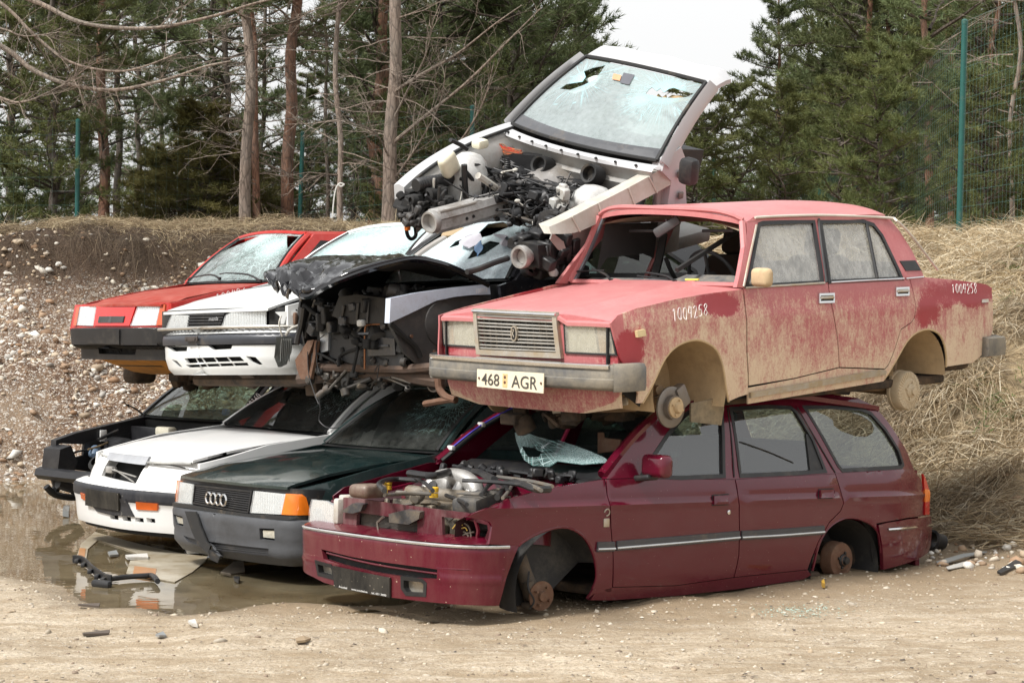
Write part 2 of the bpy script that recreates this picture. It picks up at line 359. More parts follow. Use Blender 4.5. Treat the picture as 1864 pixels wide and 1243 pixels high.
def ground_mat():
    m, N, out = newmat('ground'); tc = N('TexCoord').outputs['Object']
    att = lambda k: N('Attribute', {'attribute_name': k}).outputs['Fac']
    bank, grav, wet, damp = att('bank'), att('gravel'), att('wet'), att('damp'); hgt = att('hgt')
    n1 = noi(N, tc, .8, 8, .65); n2 = noi(N, tc, 7, 8, .7); n3 = noi(N, tc, 45, 5, .7)
    dirt = mixc(N, ramp(N, n1, [(.35, 0.), (.65, 1.)]), (.32, .25, .17), (.58, .48, .355))
    dirt = mixc(N, ramp(N, n2, [(.40, 0.), (.70, .8)]), dirt, (.72, .625, .485))
    dirt = mixc(N, ramp(N, n3, [(.46, 0.), (.68, .75)]), dirt, (.17, .125, .08))
    v = N('TexVoronoi', Vector=N('Mapping', Vector=tc, Scale=(1, 1, 1)).outputs[0], Scale=38.); pc = N('SeparateColor', i0=v.outputs['Color']).outputs
    peb = mth(N, 'MULTIPLY', mth(N, 'LESS_THAN', v.outputs['Distance'], .30), mth(N, 'GREATER_THAN', pc[0], .72))
    dirt = mixc(N, mth(N, 'MULTIPLY', peb, .7), dirt, ramp(N, pc[1], [(0., (.30, .23, .16)), (.5, (.6, .55, .47)), (1., (.72, .69, .64))]))
    st = noi(N, tc, 2.2, 10, .78, (.6, 2.4, 1)); dirt = mixc(N, ramp(N, st, [(.42, .0), (.60, .85)]), dirt, (.31, .23, .14))
    dm = ramp(N, mth(N, 'MULTIPLY_ADD', mth(N, 'SUBTRACT', n2, .5), 1.3, mth(N, 'MULTIPLY_ADD', mth(N, 'SUBTRACT', n1, .5), .8, damp)), [(.25, 0.), (.65, .9)]); dirt = mixc(N, dm, dirt, mixc(N, n3, (.20, .14, .08), (.37, .275, .17)))
    dark = mixc(N, n2, (.13, .092, .052), (.22, .165, .098))
    dirt = mixc(N, wet, dirt, dark)
    # gravel cut: dark soil full of pale river stones
    soil = mixc(N, ramp(N, n2, [(.35, 0.), (.7, 1.)]), (.085, .045, .026), (.25, .155, .09))
    sandy = ramp(N, noi(N, tc, .55, 4, .6), [(.52, 0.), (.70, .8)])
    soil = mixc(N, mth(N, 'MULTIPLY', sandy, ramp(N, hgt, [(.1, 1.), (.75, .25)])), soil, (.46, .36, .25))
    stones = None; bumph = n3
    for sc, thr in ((13., .36), (27., .42), (60., .5)):
        wv = N('Mapping', Vector=N('VectorMath', {'operation': 'ADD'}, i0=tc, i1=N('VectorMath', {'operation': 'SCALE'}, i0=N('TexNoise', Vector=tc, Scale=9.).outputs['Color'], Scale=.05).outputs[0]).outputs[0], Scale=(1, 1, 1.6)).outputs[0]
        vv = N('TexVoronoi', Vector=wv, Scale=sc, Randomness=1.); cc = N('SeparateColor', i0=vv.outputs['Color']).outputs
        k = mth(N, 'MULTIPLY', mth(N, 'LESS_THAN', vv.outputs['Distance'], mth(N, 'MULTIPLY_ADD', cc[2], .25, thr-.12)), mth(N, 'GREATER_THAN', mth(N, 'ADD', cc[0], mth(N, 'MULTIPLY', n1, .3)), .62))
        colr = ramp(N, cc[1], [(0., (.20, .13, .085)), (.35, (.44, .34, .25)), (.7, (.60, .54, .46)), (1., (.78, .75, .70))])
        soil = mixc(N, k, soil, colr); bumph = mth(N, 'ADD', bumph, mth(N, 'MULTIPLY', k, mth(N, 'SUBTRACT', 1.2, vv.outputs['Distance'])))
    turf = mixc(N, n3, (.05, .035, .022), (.12, .088, .052))
    soil = mixc(N, ramp(N, mth(N, 'MULTIPLY_ADD', n2, .22, hgt), [(.84, 0.), (.93, 1.)]), soil, turf); soil = mixc(N, mth(N, 'MULTIPLY', ramp(N, hgt, [(.42, 0.), (.75, 1.)]), ramp(N, n1, [(.35, .75), (.65, .1)])), soil, mixc(N, n3, (.045, .025, .016), (.14, .08, .048)))  # dark upper soil, deepened by painted shade beneath the turf lip
    thatch = mixc(N, n3, (.20, .145, .08), (.52, .40, .24)); thatch = mixc(N, ramp(N, n2, [(.42, 0.), (.62, .85)]), thatch, (.085, .062, .036))
    col = mixc(N, bank, dirt, mixc(N, grav, thatch, soil))
    b = N('BsdfPrincipled', Base_Color=col, Roughness=mth(N, 'SUBTRACT', .92, mth(N, 'MULTIPLY', wet, .35)))
    h = mth(N, 'ADD', mth(N, 'MULTIPLY', n2, 1.6), mth(N, 'ADD', mth(N, 'MULTIPLY', n3, .5), mth(N, 'MULTIPLY', mth(N, 'MULTIPLY', bank, grav), bumph)))
    b.id_data.links.new(N('Bump', Strength=.8, Distance=.04, Height=h).outputs[0], b.inputs['Normal'])
    out(b.outputs[0]); return m
def seg_d(X, Y, a, b):
    ex, ey = b[0]-a[0], b[1]-a[1]; t = np.clip(((X-a[0])*ex+(Y-a[1])*ey)/(ex*ex+ey*ey), 0, 1); return np.hypot(X-a[0]-t*ex, Y-a[1]-t*ey)
dq_ = np.minimum(seg_d(XX, YY, (-1.2, 12.4), (.6, 12.2)), seg_d(XX, YY, (.2, 11.9), (3.2, 14.2))); DAMP = np.clip(1.15-dq_/1.7, 0, 1)*(DD < .8)
vsg = np.stack([XX.ravel(), YY.ravel(), ZZ.ravel()], 1)
gcol = dict(bank=np.clip(DD/.5+.3+.2*GG, 0, 1).ravel(), gravel=GG.ravel(), wet=np.maximum(np.clip(PP/.55+.55, 0, 1)*(DD < .5), .6*np.clip(1.2-dq_/.55, 0, 1)).ravel(), damp=DAMP.ravel(), hgt=np.clip(ZZ/2.75, 0, 1).ravel())
ground = npmesh('ground', vsg, gf, ground_mat(), col=gcol, smooth=True); tag(ground, kind='structure')
def hz(x, y):                       # terrain height by bilinear look-up
    i = min(max(np.searchsorted(xs, x)-1, 0), nx-2); j = min(max(np.searchsorted(ys, y)-1, 0), ny-2)
    a = (x-xs[i])/(xs[i+1]-xs[i]); b = (y-ys[j])/(ys[j+1]-ys[j])
    return float((ZZ[j, i]*(1-a)+ZZ[j, i+1]*a)*(1-b)+(ZZ[j+1, i]*(1-a)+ZZ[j+1, i+1]*a)*b)
def hzv(x, y):
    i = np.clip(np.searchsorted(xs, x)-1, 0, nx-2); j = np.clip(np.searchsorted(ys, y)-1, 0, ny-2)
    a = (x-xs[i])/(xs[i+1]-xs[i]); b = (y-ys[j])/(ys[j+1]-ys[j])
    return (ZZ[j, i]*(1-a)+ZZ[j, i+1]*a)*(1-b)+(ZZ[j+1, i]*(1-a)+ZZ[j+1, i+1]*a)*b
WZ = -.022
m, N, out = newmat('muddy_water'); tc = N('TexCoord').outputs['Object']
nn = noi(N, tc, 2.2, 5, .6)
fl = N('MixShader', i0=ramp(N, nn, [(.3, .24), (.7, .50)]), i1=N('BsdfTransparent', Color=(.72, .60, .40)).outputs[0], i2=N('BsdfDiffuse', Color=mixc(N, nn, (.22, .175, .10), (.40, .33, .21))).outputs[0]).outputs[0]
bp = N('Bump', Strength=.10, Distance=.01, Height=noi(N, tc, 7, 2, .5)).outputs[0]
gl = N('BsdfGlossy', Color=(1, 1, 1), Roughness=.015, Normal=bp).outputs[0]
out(N('MixShader', i0=N('Fresnel', IOR=1.34, Normal=bp).outputs[0], i1=fl, i2=gl).outputs[0]); WATER = m
x0, x1, y0, y1 = min(p[0] for p in PUDP)-1, max(p[0] for p in PUDP)+.5, min(p[1] for p in PUDP)-.6, max(p[1] for p in PUDP)+1.2
tag(mesh('puddle', [(x0, y0, WZ), (x1, y0, WZ), (x1, y1, WZ), (x0, y1, WZ)], [(0, 1, 2, 3)], WATER), kind='structure')
# ------------------------------------------------------------------ stones, straw
def ico(sub):
    bm = bmesh.new(); bmesh.ops.create_icosphere(bm, subdivisions=sub, radius=1); v = np.array([q.co[:] for q in bm.verts]); f = np.array([[q.index for q in p.verts] for p in bm.faces]); bm.free(); return v, f
def attr_mat(name, rough, bump=0., sc=60., trans=0.):
    m, N, out = newmat(name); c = N('Attribute', {'attribute_name': 'tint'}).outputs['Color']; tc = N('TexCoord').outputs['Object']
    n1 = noi(N, tc, sc, 4, .6); c = mixc(N, n1, mixc(N, .35, c, (0., 0., 0.)), c)
    b = N('BsdfPrincipled', Base_Color=c, Roughness=rough)
    if bump: b.id_data.links.new(N('Bump', Strength=bump, Distance=.004, Height=n1).outputs[0], b.inputs['Normal'])
    sh = b.outputs[0]
    if trans: sh = N('MixShader', i0=trans, i1=sh, i2=N('BsdfTranslucent', Color=c).outputs[0]).outputs[0]
    out(sh); return m
STONE = attr_mat('river_stone', .75, .3)
def stones(name, x, y, z, size, pal, flat=.6, sink=.25, rough=.16, smooth=True):
    v, f = ico(1); k = len(x); n = len(v)
    sc = np.stack([size*nrg.uniform(.7, 1.35, k), size*nrg.uniform(.6, 1., k), size*nrg.uniform(.35, flat+.2, k)], 1)
    vv = v[None]*(1+rough*nrg.standard_normal((k, n, 1)))*sc[:, None]
    th = nrg.uniform(0, 6.28, k); tl = nrg.uniform(-.6, .6, k); c, s = np.cos(th)[:, None], np.sin(th)[:, None]; ct, st = np.cos(tl)[:, None], np.sin(tl)[:, None]
    yy = vv[..., 1]*ct-vv[..., 2]*st; zz = vv[..., 1]*st+vv[..., 2]*ct; xx = vv[..., 0]*c-yy*s; yy = vv[..., 0]*s+yy*c
    P = np.stack([xx+x[:, None], yy+y[:, None], zz+(z+size*sink)[:, None]], 2).reshape(-1, 3)
    F = (f[None]+(np.arange(k)*n)[:, None, None]).reshape(-1, 3)
    pal = np.array(pal); a = pal[nrg.integers(0, len(pal), k)]*nrg.uniform(.75, 1.15, (k, 1)); col = np.repeat(np.concatenate([a, np.ones((k, 1))], 1), n, 0)
    o = npmesh(name, P, F, STONE, col={'tint': col}, smooth=smooth); tag(o, kind='stuff'); return o
PALE = [(.68, .59, .47), (.78, .72, .62), (.54, .42, .29), (.44, .30, .19), (.62, .50, .36), (.36, .23, .14), (.58, .54, .48), (.30, .18, .10), (.73, .66, .54), (.80, .77, .70)]
k = 60000; X = nrg.uniform(-9, 3.2, k); Y = nrg.uniform(18.5, 26, k); Dk = toe_dist(X, Y); dens = np.interp(Dk, [-.8, 0, 2.2, 3.4, 3.6], [.0, 1., .75, .42, 0]); keep = (nrg.random(k) < dens*.95*np.clip(.55+1.3*fbm(X, Y, 1.1, 3, 31.), .12, 1)) & (X < 2.4)
X, Y = X[keep], Y[keep]; sz = np.exp(nrg.normal(-3.85, .52, len(X))).clip(.010, .10)
h_ = len(X)//2; stones('pebbles', X[:h_], Y[:h_], hzv(X[:h_], Y[:h_]), sz[:h_], PALE, sink=-.05); stones('rubble_stones', X[h_:], Y[h_:], hzv(X[h_:], Y[h_:]), sz[h_:], [tuple(c*.8 for c in q) for q in PALE], sink=-.1, rough=.3, smooth=False)
k = 16000; X = nrg.uniform(-6, 6, k); Y = 8.2+nrg.random(k)**1.1*10; keep = (toe_dist(X, Y) < 0) & (pud_dist(X, Y) < .1); X, Y = X[keep], Y[keep]
stones('gravel', X, Y, hzv(X, Y), np.exp(nrg.normal(-5.0, .5, len(X))).clip(.003, .035), [(.50, .43, .33), (.56, .49, .39), (.40, .31, .21), (.28, .21, .15), (.52, .44, .33)], sink=.0)
k = 900; X = nrg.uniform(2.6, 7, k); Y = nrg.uniform(13, 16.4, k); Dk = toe_dist(X, Y); keep = (Dk > -1.5) & (Dk < .7); X, Y = X[keep], Y[keep]
stones('rubble', X, Y, hzv(X, Y), np.exp(nrg.normal(-3.7, .5, len(X))).clip(.01, .08), PALE)
STRAW = attr_mat('dry_straw', .8, trans=.3)
def straw(name, x, y, ln, w, ang, lift, droop, pal, seg=4, zoff=0., brown_mix=None):
    k = len(x); z = hzv(x, y)+zoff; t = np.linspace(0, 1, seg+1)[None]; dx, dy = np.cos(ang)[:, None], np.sin(ang)[:, None]
    L = ln[:, None]; hx = x[:, None]+dx*L*t*np.cos(lift)[:, None]; hy = y[:, None]+dy*L*t*np.cos(lift)[:, None]
    bend = nrg.normal(0, .25, k)[:, None]*L*t**2; hx = hx-dy*bend; hy = hy+dx*bend
    up = L*(np.sin(lift)[:, None]*t-droop[:, None]*t**2); base = z[:, None]+up
    gz = hzv(hx.ravel(), hy.ravel()).reshape(hx.shape); hzz = np.maximum(base, gz+.012+nrg.random((k, 1))*.12)
    ww = w[:, None]*(1-.8*t); a = nrg.uniform(0, 3.14, k)[:, None]
    ox, oy, oz = -dy*ww*np.cos(a), dx*ww*np.cos(a), ww*np.sin(a)
    P = np.stack([np.stack([hx-ox, hy-oy, hzz-oz], 2), np.stack([hx+ox, hy+oy, hzz+oz], 2)], 2).reshape(-1, 3)
    n = 2*(seg+1); b = np.arange(k)[:, None]*n+np.arange(seg)[None]*2; F = np.stack([b, b+1, b+3, b+2], 2).reshape(-1, 4)
    pal = np.array(pal); c = pal[nrg.integers(0, len(pal), k)]*nrg.uniform(.7, 1.2, (k, 1))
    if brown_mix is not None: q = (brown_mix(x, y, z)*(nrg.random(k)*.6+.6)).clip(0, 1)[:, None]; c = c*(1-q)+q*np.array([.30, .225, .145])*nrg.uniform(.5, 1.3, (k, 1))
    col = np.repeat(np.concatenate([c, np.ones((k, 1))], 1), n, 0)
    o = npmesh(name, P, F, STRAW, col={'tint': col}); tag(o, kind='stuff'); return o
SP = [(.78, .64, .42), (.84, .73, .52), (.68, .54, .33), (.52, .39, .23), (.88, .79, .60), (.40, .29, .17)]
def clumps(n, xr, yr, per, spread, cond):
    cx, cy = nrg.uniform(*xr, n), nrg.uniform(*yr, n); d = toe_dist(cx, cy); k = cond(d, cx, cy); cx, cy = cx[k], cy[k]; n = len(cx)
    ca = nrg.uniform(0, 6.28, n); X = np.repeat(cx, per)+nrg.normal(0, spread, n*per); Y = np.repeat(cy, per)+nrg.normal(0, spread, n*per)
    return X, Y, np.repeat(ca, per)
X, Y, A = clumps(7000, (1.4, 9), (12.5, 24), 22, .13, lambda d, x, y: (d > -.35) & (d < 5.5) & (x > 1.8+.1*(y-20)))
keep = (fbm(X, Y, 1.3, 3, 5.) > -.22) | (toe_dist(X, Y) > 2); X, Y, A = X[keep], Y[keep], A[keep]; k = len(X)
down = np.arctan2(-np.cos(.35)*np.ones(k), -.35*np.ones(k)); A = np.where(nrg.random(k) < .6, down+nrg.normal(0, 1.0, k), A+nrg.normal(0, .7, k))
straw('dry_grass', X, Y, nrg.uniform(.2, .58, k), nrg.uniform(.0028, .0065, k), A, nrg.uniform(.05, 1.15, k), nrg.uniform(.25, 1.1, k), SP, brown_mix=lambda x, y, z: np.clip((1.5-z)/1.1, 0, .55)+np.clip(1.1*fbm(x, y, .9, 3, 41.), -.3, .7))  # blades browner and darker low on the slope and in random patches
X, Y, A = clumps(3200, (-9, 2.2), (22.5, 27.5), 22, .10, lambda d, x, y: (d > 3.5) & (d < 5.0)); k = len(X)
straw('dry_turf', X, Y, nrg.uniform(.12, .38, k), nrg.uniform(.002, .0045, k), A+nrg.normal(0, .8, k), nrg.uniform(.3, 1.35, k), nrg.uniform(.2, .9, k), [(.56, .45, .28), (.64, .53, .35), (.44, .34, .20), (.34, .25, .15), (.24, .17, .10)])
X, Y, A = clumps(800, (-9, 2.2), (22, 25), 14, .12, lambda d, x, y: (d > 2.95) & (d < 3.7)); k = len(X)   # roots and thatch hanging over the lip, darkened for the shade under the turf
straw('hanging_roots', X, Y, nrg.uniform(.12, .45, k), nrg.uniform(.002, .004, k), -math.pi/2+nrg.normal(0, .5, k), nrg.uniform(-.2, .5, k), nrg.uniform(.5, 1.3, k), [(.06, .04, .026), (.11, .075, .048), (.20, .145, .09)], zoff=.05)
X, Y, A = clumps(700, (-14, 16), (26, 48), 22, .3, lambda d, x, y: d > 5); k = len(X)
straw('forest_grass', X, Y, nrg.uniform(.25, .7, k), nrg.uniform(.003, .007, k), A+nrg.normal(0, 1, k), nrg.uniform(.5, 1.4, k), nrg.uniform(.1, .7, k), SP[:4])
GREEN = [(.10, .17, .035), (.14, .22, .05), (.07, .12, .03)]
X, Y, A = clumps(60, (3.0, 6.5), (14.4, 19), 40, .10, lambda d, x, y: (d > .3) & (fbm(x, y, .8, 2, 11.) > .12)); k = len(X)
straw('green_weeds', X, Y, nrg.uniform(.06, .2, k), nrg.uniform(.003, .007, k), A+nrg.normal(0, 1, k), nrg.uniform(.5, 1.4, k), nrg.uniform(.2, .8, k), GREEN, zoff=.06)
# ------------------------------------------------------------------ forest
BARK = {}
def bark(name, lo, hi, sc=(6, 6, 1.3)):
    m, N, out = newmat(name); tc, x, y, z = obj_xyz(N)
    n1 = noi(N, tc, 3.2, 8, .75, sc); n2 = noi(N, tc, 1.1, 3, .5); v = N('TexVoronoi', {'feature': 'DISTANCE_TO_EDGE'}, Vector=N('Mapping', Vector=tc, Scale=(9, 9, 2.6)).outputs[0], Scale=1.6).outputs[0]
    c = mixc(N, ramp(N, n1, [(.3, 0.), (.7, 1.)]), lo, hi); c = mixc(N, mth(N, 'MULTIPLY', ramp(N, v, [(0., 1.), (.12, 0.)]), .65), c, tuple(k*.3 for k in lo))
    c = mixc(N, mth(N, 'MULTIPLY', ramp(N, n2, [(.45, 0.), (.7, 1.)]), .5), c, (.20, .19, .165))
    b = N('BsdfPrincipled', Base_Color=c, Roughness=.9); b.id_data.links.new(N('Bump', Strength=.8, Distance=.03, Height=mth(N, 'ADD', n1, mth(N, 'MINIMUM', v, .2))).outputs[0], b.inputs['Normal'])
    out(b.outputs[0]); return m
B_GREY = bark('grey_pine_bark', (.16, .115, .085), (.38, .30, .245)); B_RED = bark('red_pine_bark', (.13, .062, .038), (.33, .165, .10)); B_DARK = bark('dark_bark', (.05, .038, .03), (.14, .105, .08)); B_TWIG = bark('dead_wood', (.17, .125, .095), (.36, .29, .23))
def needle_mat(name, a, b_):
    m, N, out = newmat(name); tc = N('TexCoord').outputs['Object']; oi = N('ObjectInfo').outputs['Random']
    c = mixc(N, ramp(N, noi(N, tc, 1.3, 4, .6), [(.35, 0.), (.65, 1.)]), a, b_); c = mixc(N, mth(N, 'MULTIPLY', oi, .35), c, (.10, .088, .03))
    d = N('BsdfPrincipled', Base_Color=c, Roughness=.7, Specular_IOR_Level=.25).outputs[0]
    out(N('MixShader', i0=.3, i1=d, i2=N('BsdfTranslucent', Color=c).outputs[0]).outputs[0]); return m
NEEDLE = needle_mat('pine_needles', (.085, .125, .055), (.215, .25, .115)); NEEDLE_Y = needle_mat('young_pine_needles', (.075, .10, .034), (.19, .205, .075)); NEEDLE_D = needle_mat('juniper_needles', (.060, .062, .018), (.15, .13, .042))
class Foliage:
    def __init__(s): s.p, s.f = [], []; s.n = 0
    def tuft(s, p, d, k, ln, w):
        d = np.array(d); d /= np.linalg.norm(d)+1e-9
        q = d[None]*.75+nrg.normal(0, .55, (k, 3)); q /= np.linalg.norm(q, axis=1)[:, None]
        sd = np.cross(q, nrg.normal(0, 1, (k, 3))); sd /= np.linalg.norm(sd, axis=1)[:, None]+1e-9
        b = np.array(p)[None]+d[None]*nrg.uniform(-.05, .05, (k, 1)); L = ln*nrg.uniform(.7, 1.2, (k, 1))
        s.p.append(np.stack([b-sd*w, b+sd*w, b+q*L], 1).reshape(-1, 3)); s.f.append(np.arange(3*k).reshape(-1, 3)+s.n); s.n += 3*k
def crown(name, h, start, rad, nb, tufts, seed, mat, bmat, shape='pine', k=9, ln=.16, w=.0095, dead=0):
    """whorls of limbs with needle tufts along their twigs; a few bare dead limbs beneath"""
    r = random.Random(seed); F = Foliage(); T = MB()
    for i in range(nb):
        u = (i+r.random())/nb; z = start+(h-start)*u; a = r.random()*6.28
        env = (1-u)**.6*(.45+.55*min(1, u*3.2)) if shape == 'pine' else (1-u*.93)
        L = rad*env*r.uniform(.6, 1.15)+.25; rise = r.uniform(-.05, .45) if shape == 'pine' else r.uniform(-.25, .25)
        P = []; d = V((math.cos(a), math.sin(a), rise)).normalized(); p = V((0, 0, z))
        for s_ in range(7): P.append(p.copy()); d = (d+V((r.gauss(0, .16), r.gauss(0, .16), r.gauss(.05, .12)))).normalized(); p = p+d*(L/6)
        T.tube(P, [.012+.012*L, .004], 5, cap=False)
        for j in range(tufts):
            t = r.random()**.6; q = t*5.98; i0 = int(q); c = P[i0].lerp(P[i0+1], q-i0); side = d.cross(V((0, 0, 1))).normalized()*r.choice((-1, 1))
            tw = (side*r.uniform(.2, 1)+d*r.uniform(.1, .8)+V((0, 0, r.uniform(-.15, .45)))).normalized(); tl = L*.34*(1.1-t*.7)*r.random()
            e = c+tw*tl
            if tl > .12 and r.random() < .5: T.tube([c, e], [.006, .003], 3, cap=False)
            F.tuft(e, tw+V((0, 0, .25)), k, ln, w)
    for i in range(dead):
        z = start*r.uniform(.25, 1.05); a = r.random()*6.28; d = V((math.cos(a), math.sin(a), r.uniform(-.25, .35))); L = r.uniform(.5, 1.9); twig(T, V((0, 0, z)), d, L, r, .014)
    nv = len(T.v); vs = np.concatenate([np.array(T.v).reshape(-1, 3)]+F.p); me = bpy.data.meshes.new(name)
    fs = T.f+[tuple(x+nv for x in f) for f in np.concatenate(F.f).tolist()] if F.f else T.f
    me.from_pydata(vs.tolist(), [], fs); me.materials.append(bmat); me.materials.append(mat)
    me.polygons.foreach_set('material_index', [0]*len(T.f)+[1]*(len(fs)-len(T.f))); me.update(); return me
def twig(T, p, d, L, r, rad, depth=2, n=3):
    P = [p.copy()]; d = d.normalized()
    for i in range(5): d = (d+V((r.gauss(0, .17), r.gauss(0, .17), r.gauss(-.02, .13)))).normalized(); p = p+d*L/5; P.append(p.copy())
    T.tube(P, [rad, rad*.25], 4 if depth > 1 else 3, cap=False)
    if depth:
        for i in range(n+depth):
            j = r.randint(1, 4); dd = (d+V((r.gauss(0, .7), r.gauss(0, .7), r.gauss(.05, .5)))).normalized(); twig(T, P[j], dd, L*r.uniform(.3, .55), r, rad*.45, depth-1, n)
def trunk_mesh(name, h, r0, mat, seed, lean=(0, 0), wob=.06):
    r = random.Random(seed); P = []; rs = []
    for i in range(15):
        t = i/14; P.append(V((lean[0]*t*h+r.gauss(0, wob)*min(1, t*4), lean[1]*t*h+r.gauss(0, wob)*min(1, t*4), t*h-.15*(i == 0)))); rs.append(r0*(1-.72*t)*(1.22 if i == 0 else 1.03 if i == 1 else 1))
    T = MB(); T.tube(cr(P, 3), list(np.interp(np.linspace(0, 14, 43), range(15), rs)), 12); me = bpy.data.meshes.new(name); me.from_pydata(T.v, [], T.f); me.materials.append(mat); me.polygons.foreach_set('use_smooth', [True]*len(me.polygons)); me.update(); return me
CROWN = {}
for i in range(4):
    CROWN['tall', i] = crown('crown', 13, 2.0, 2.6, 70, 60, 20+i, NEEDLE, B_DARK, dead=14)
    CROWN['bushy', i] = crown('crown', 8.5, .5, 2.6, 92, 62, 40+i, NEEDLE if i % 2 else NEEDLE_Y, B_DARK, dead=4)
    CROWN['young', i] = crown('crown', 3.0, .15, 1.05, 56, 30, 60+i, NEEDLE_Y, B_DARK, k=10, ln=.11, w=.006)
    CROWN['bare', i] = crown('crown', 13, 4.0, 2.2, 46, 44, 80+i, NEEDLE, B_TWIG, dead=18)
CROWN['juniper', 0] = crown('foliage', 2.7, .05, 1.15, 110, 40, 99, NEEDLE_D, B_DARK, shape='cone', k=9, ln=.12, w=.006)
CROWN['juniper', 1] = crown('foliage', 2.3, .05, 1.3, 110, 40, 98, NEEDLE_D, B_DARK, shape='cone', k=9, ln=.12, w=.006)
def tree(px, d, kind, var, width, matl, label, cat='pine', h=None, group=None, seed=0, lean=(0, 0), rz=0., sc=1., xs=1.):
    p = at(px, 415, d); z = hz(p.x, p.y)
    base = {'tall': 13.4, 'bushy': 8.6, 'young': 3.0, 'bare': 13.2}[kind]*sc; hh = h or base
    nm = {'tall': 'pine_tree', 'bushy': 'bushy_pine', 'young': 'young_pine', 'bare': 'bare_pine'}[kind]
    e = empty(nm, (p.x, p.y, z), 0, label, cat, group)
    t = link('trunk', trunk_mesh('trunk', hh, width*d/FPX/2, matl, seed or int(px*7+d), lean), e)
    c = link('crown', CROWN[kind, var], e); c.rotation_euler = (0, 0, rz or (px*.37+d)); c.scale = (sc*xs, sc*xs, sc)
    if lean != (0, 0): c.matrix_local = Matrix.Shear('XY', 4, lean) @ Matrix.Rotation(c.rotation_euler.z, 4, 'Z') @ Matrix.Diagonal((sc*xs, sc*xs, sc, 1))
    return e
GL, GR, GY = 'tall pines behind the gravel bank', 'bushy pines behind the grass bank', 'young pines behind the fence'
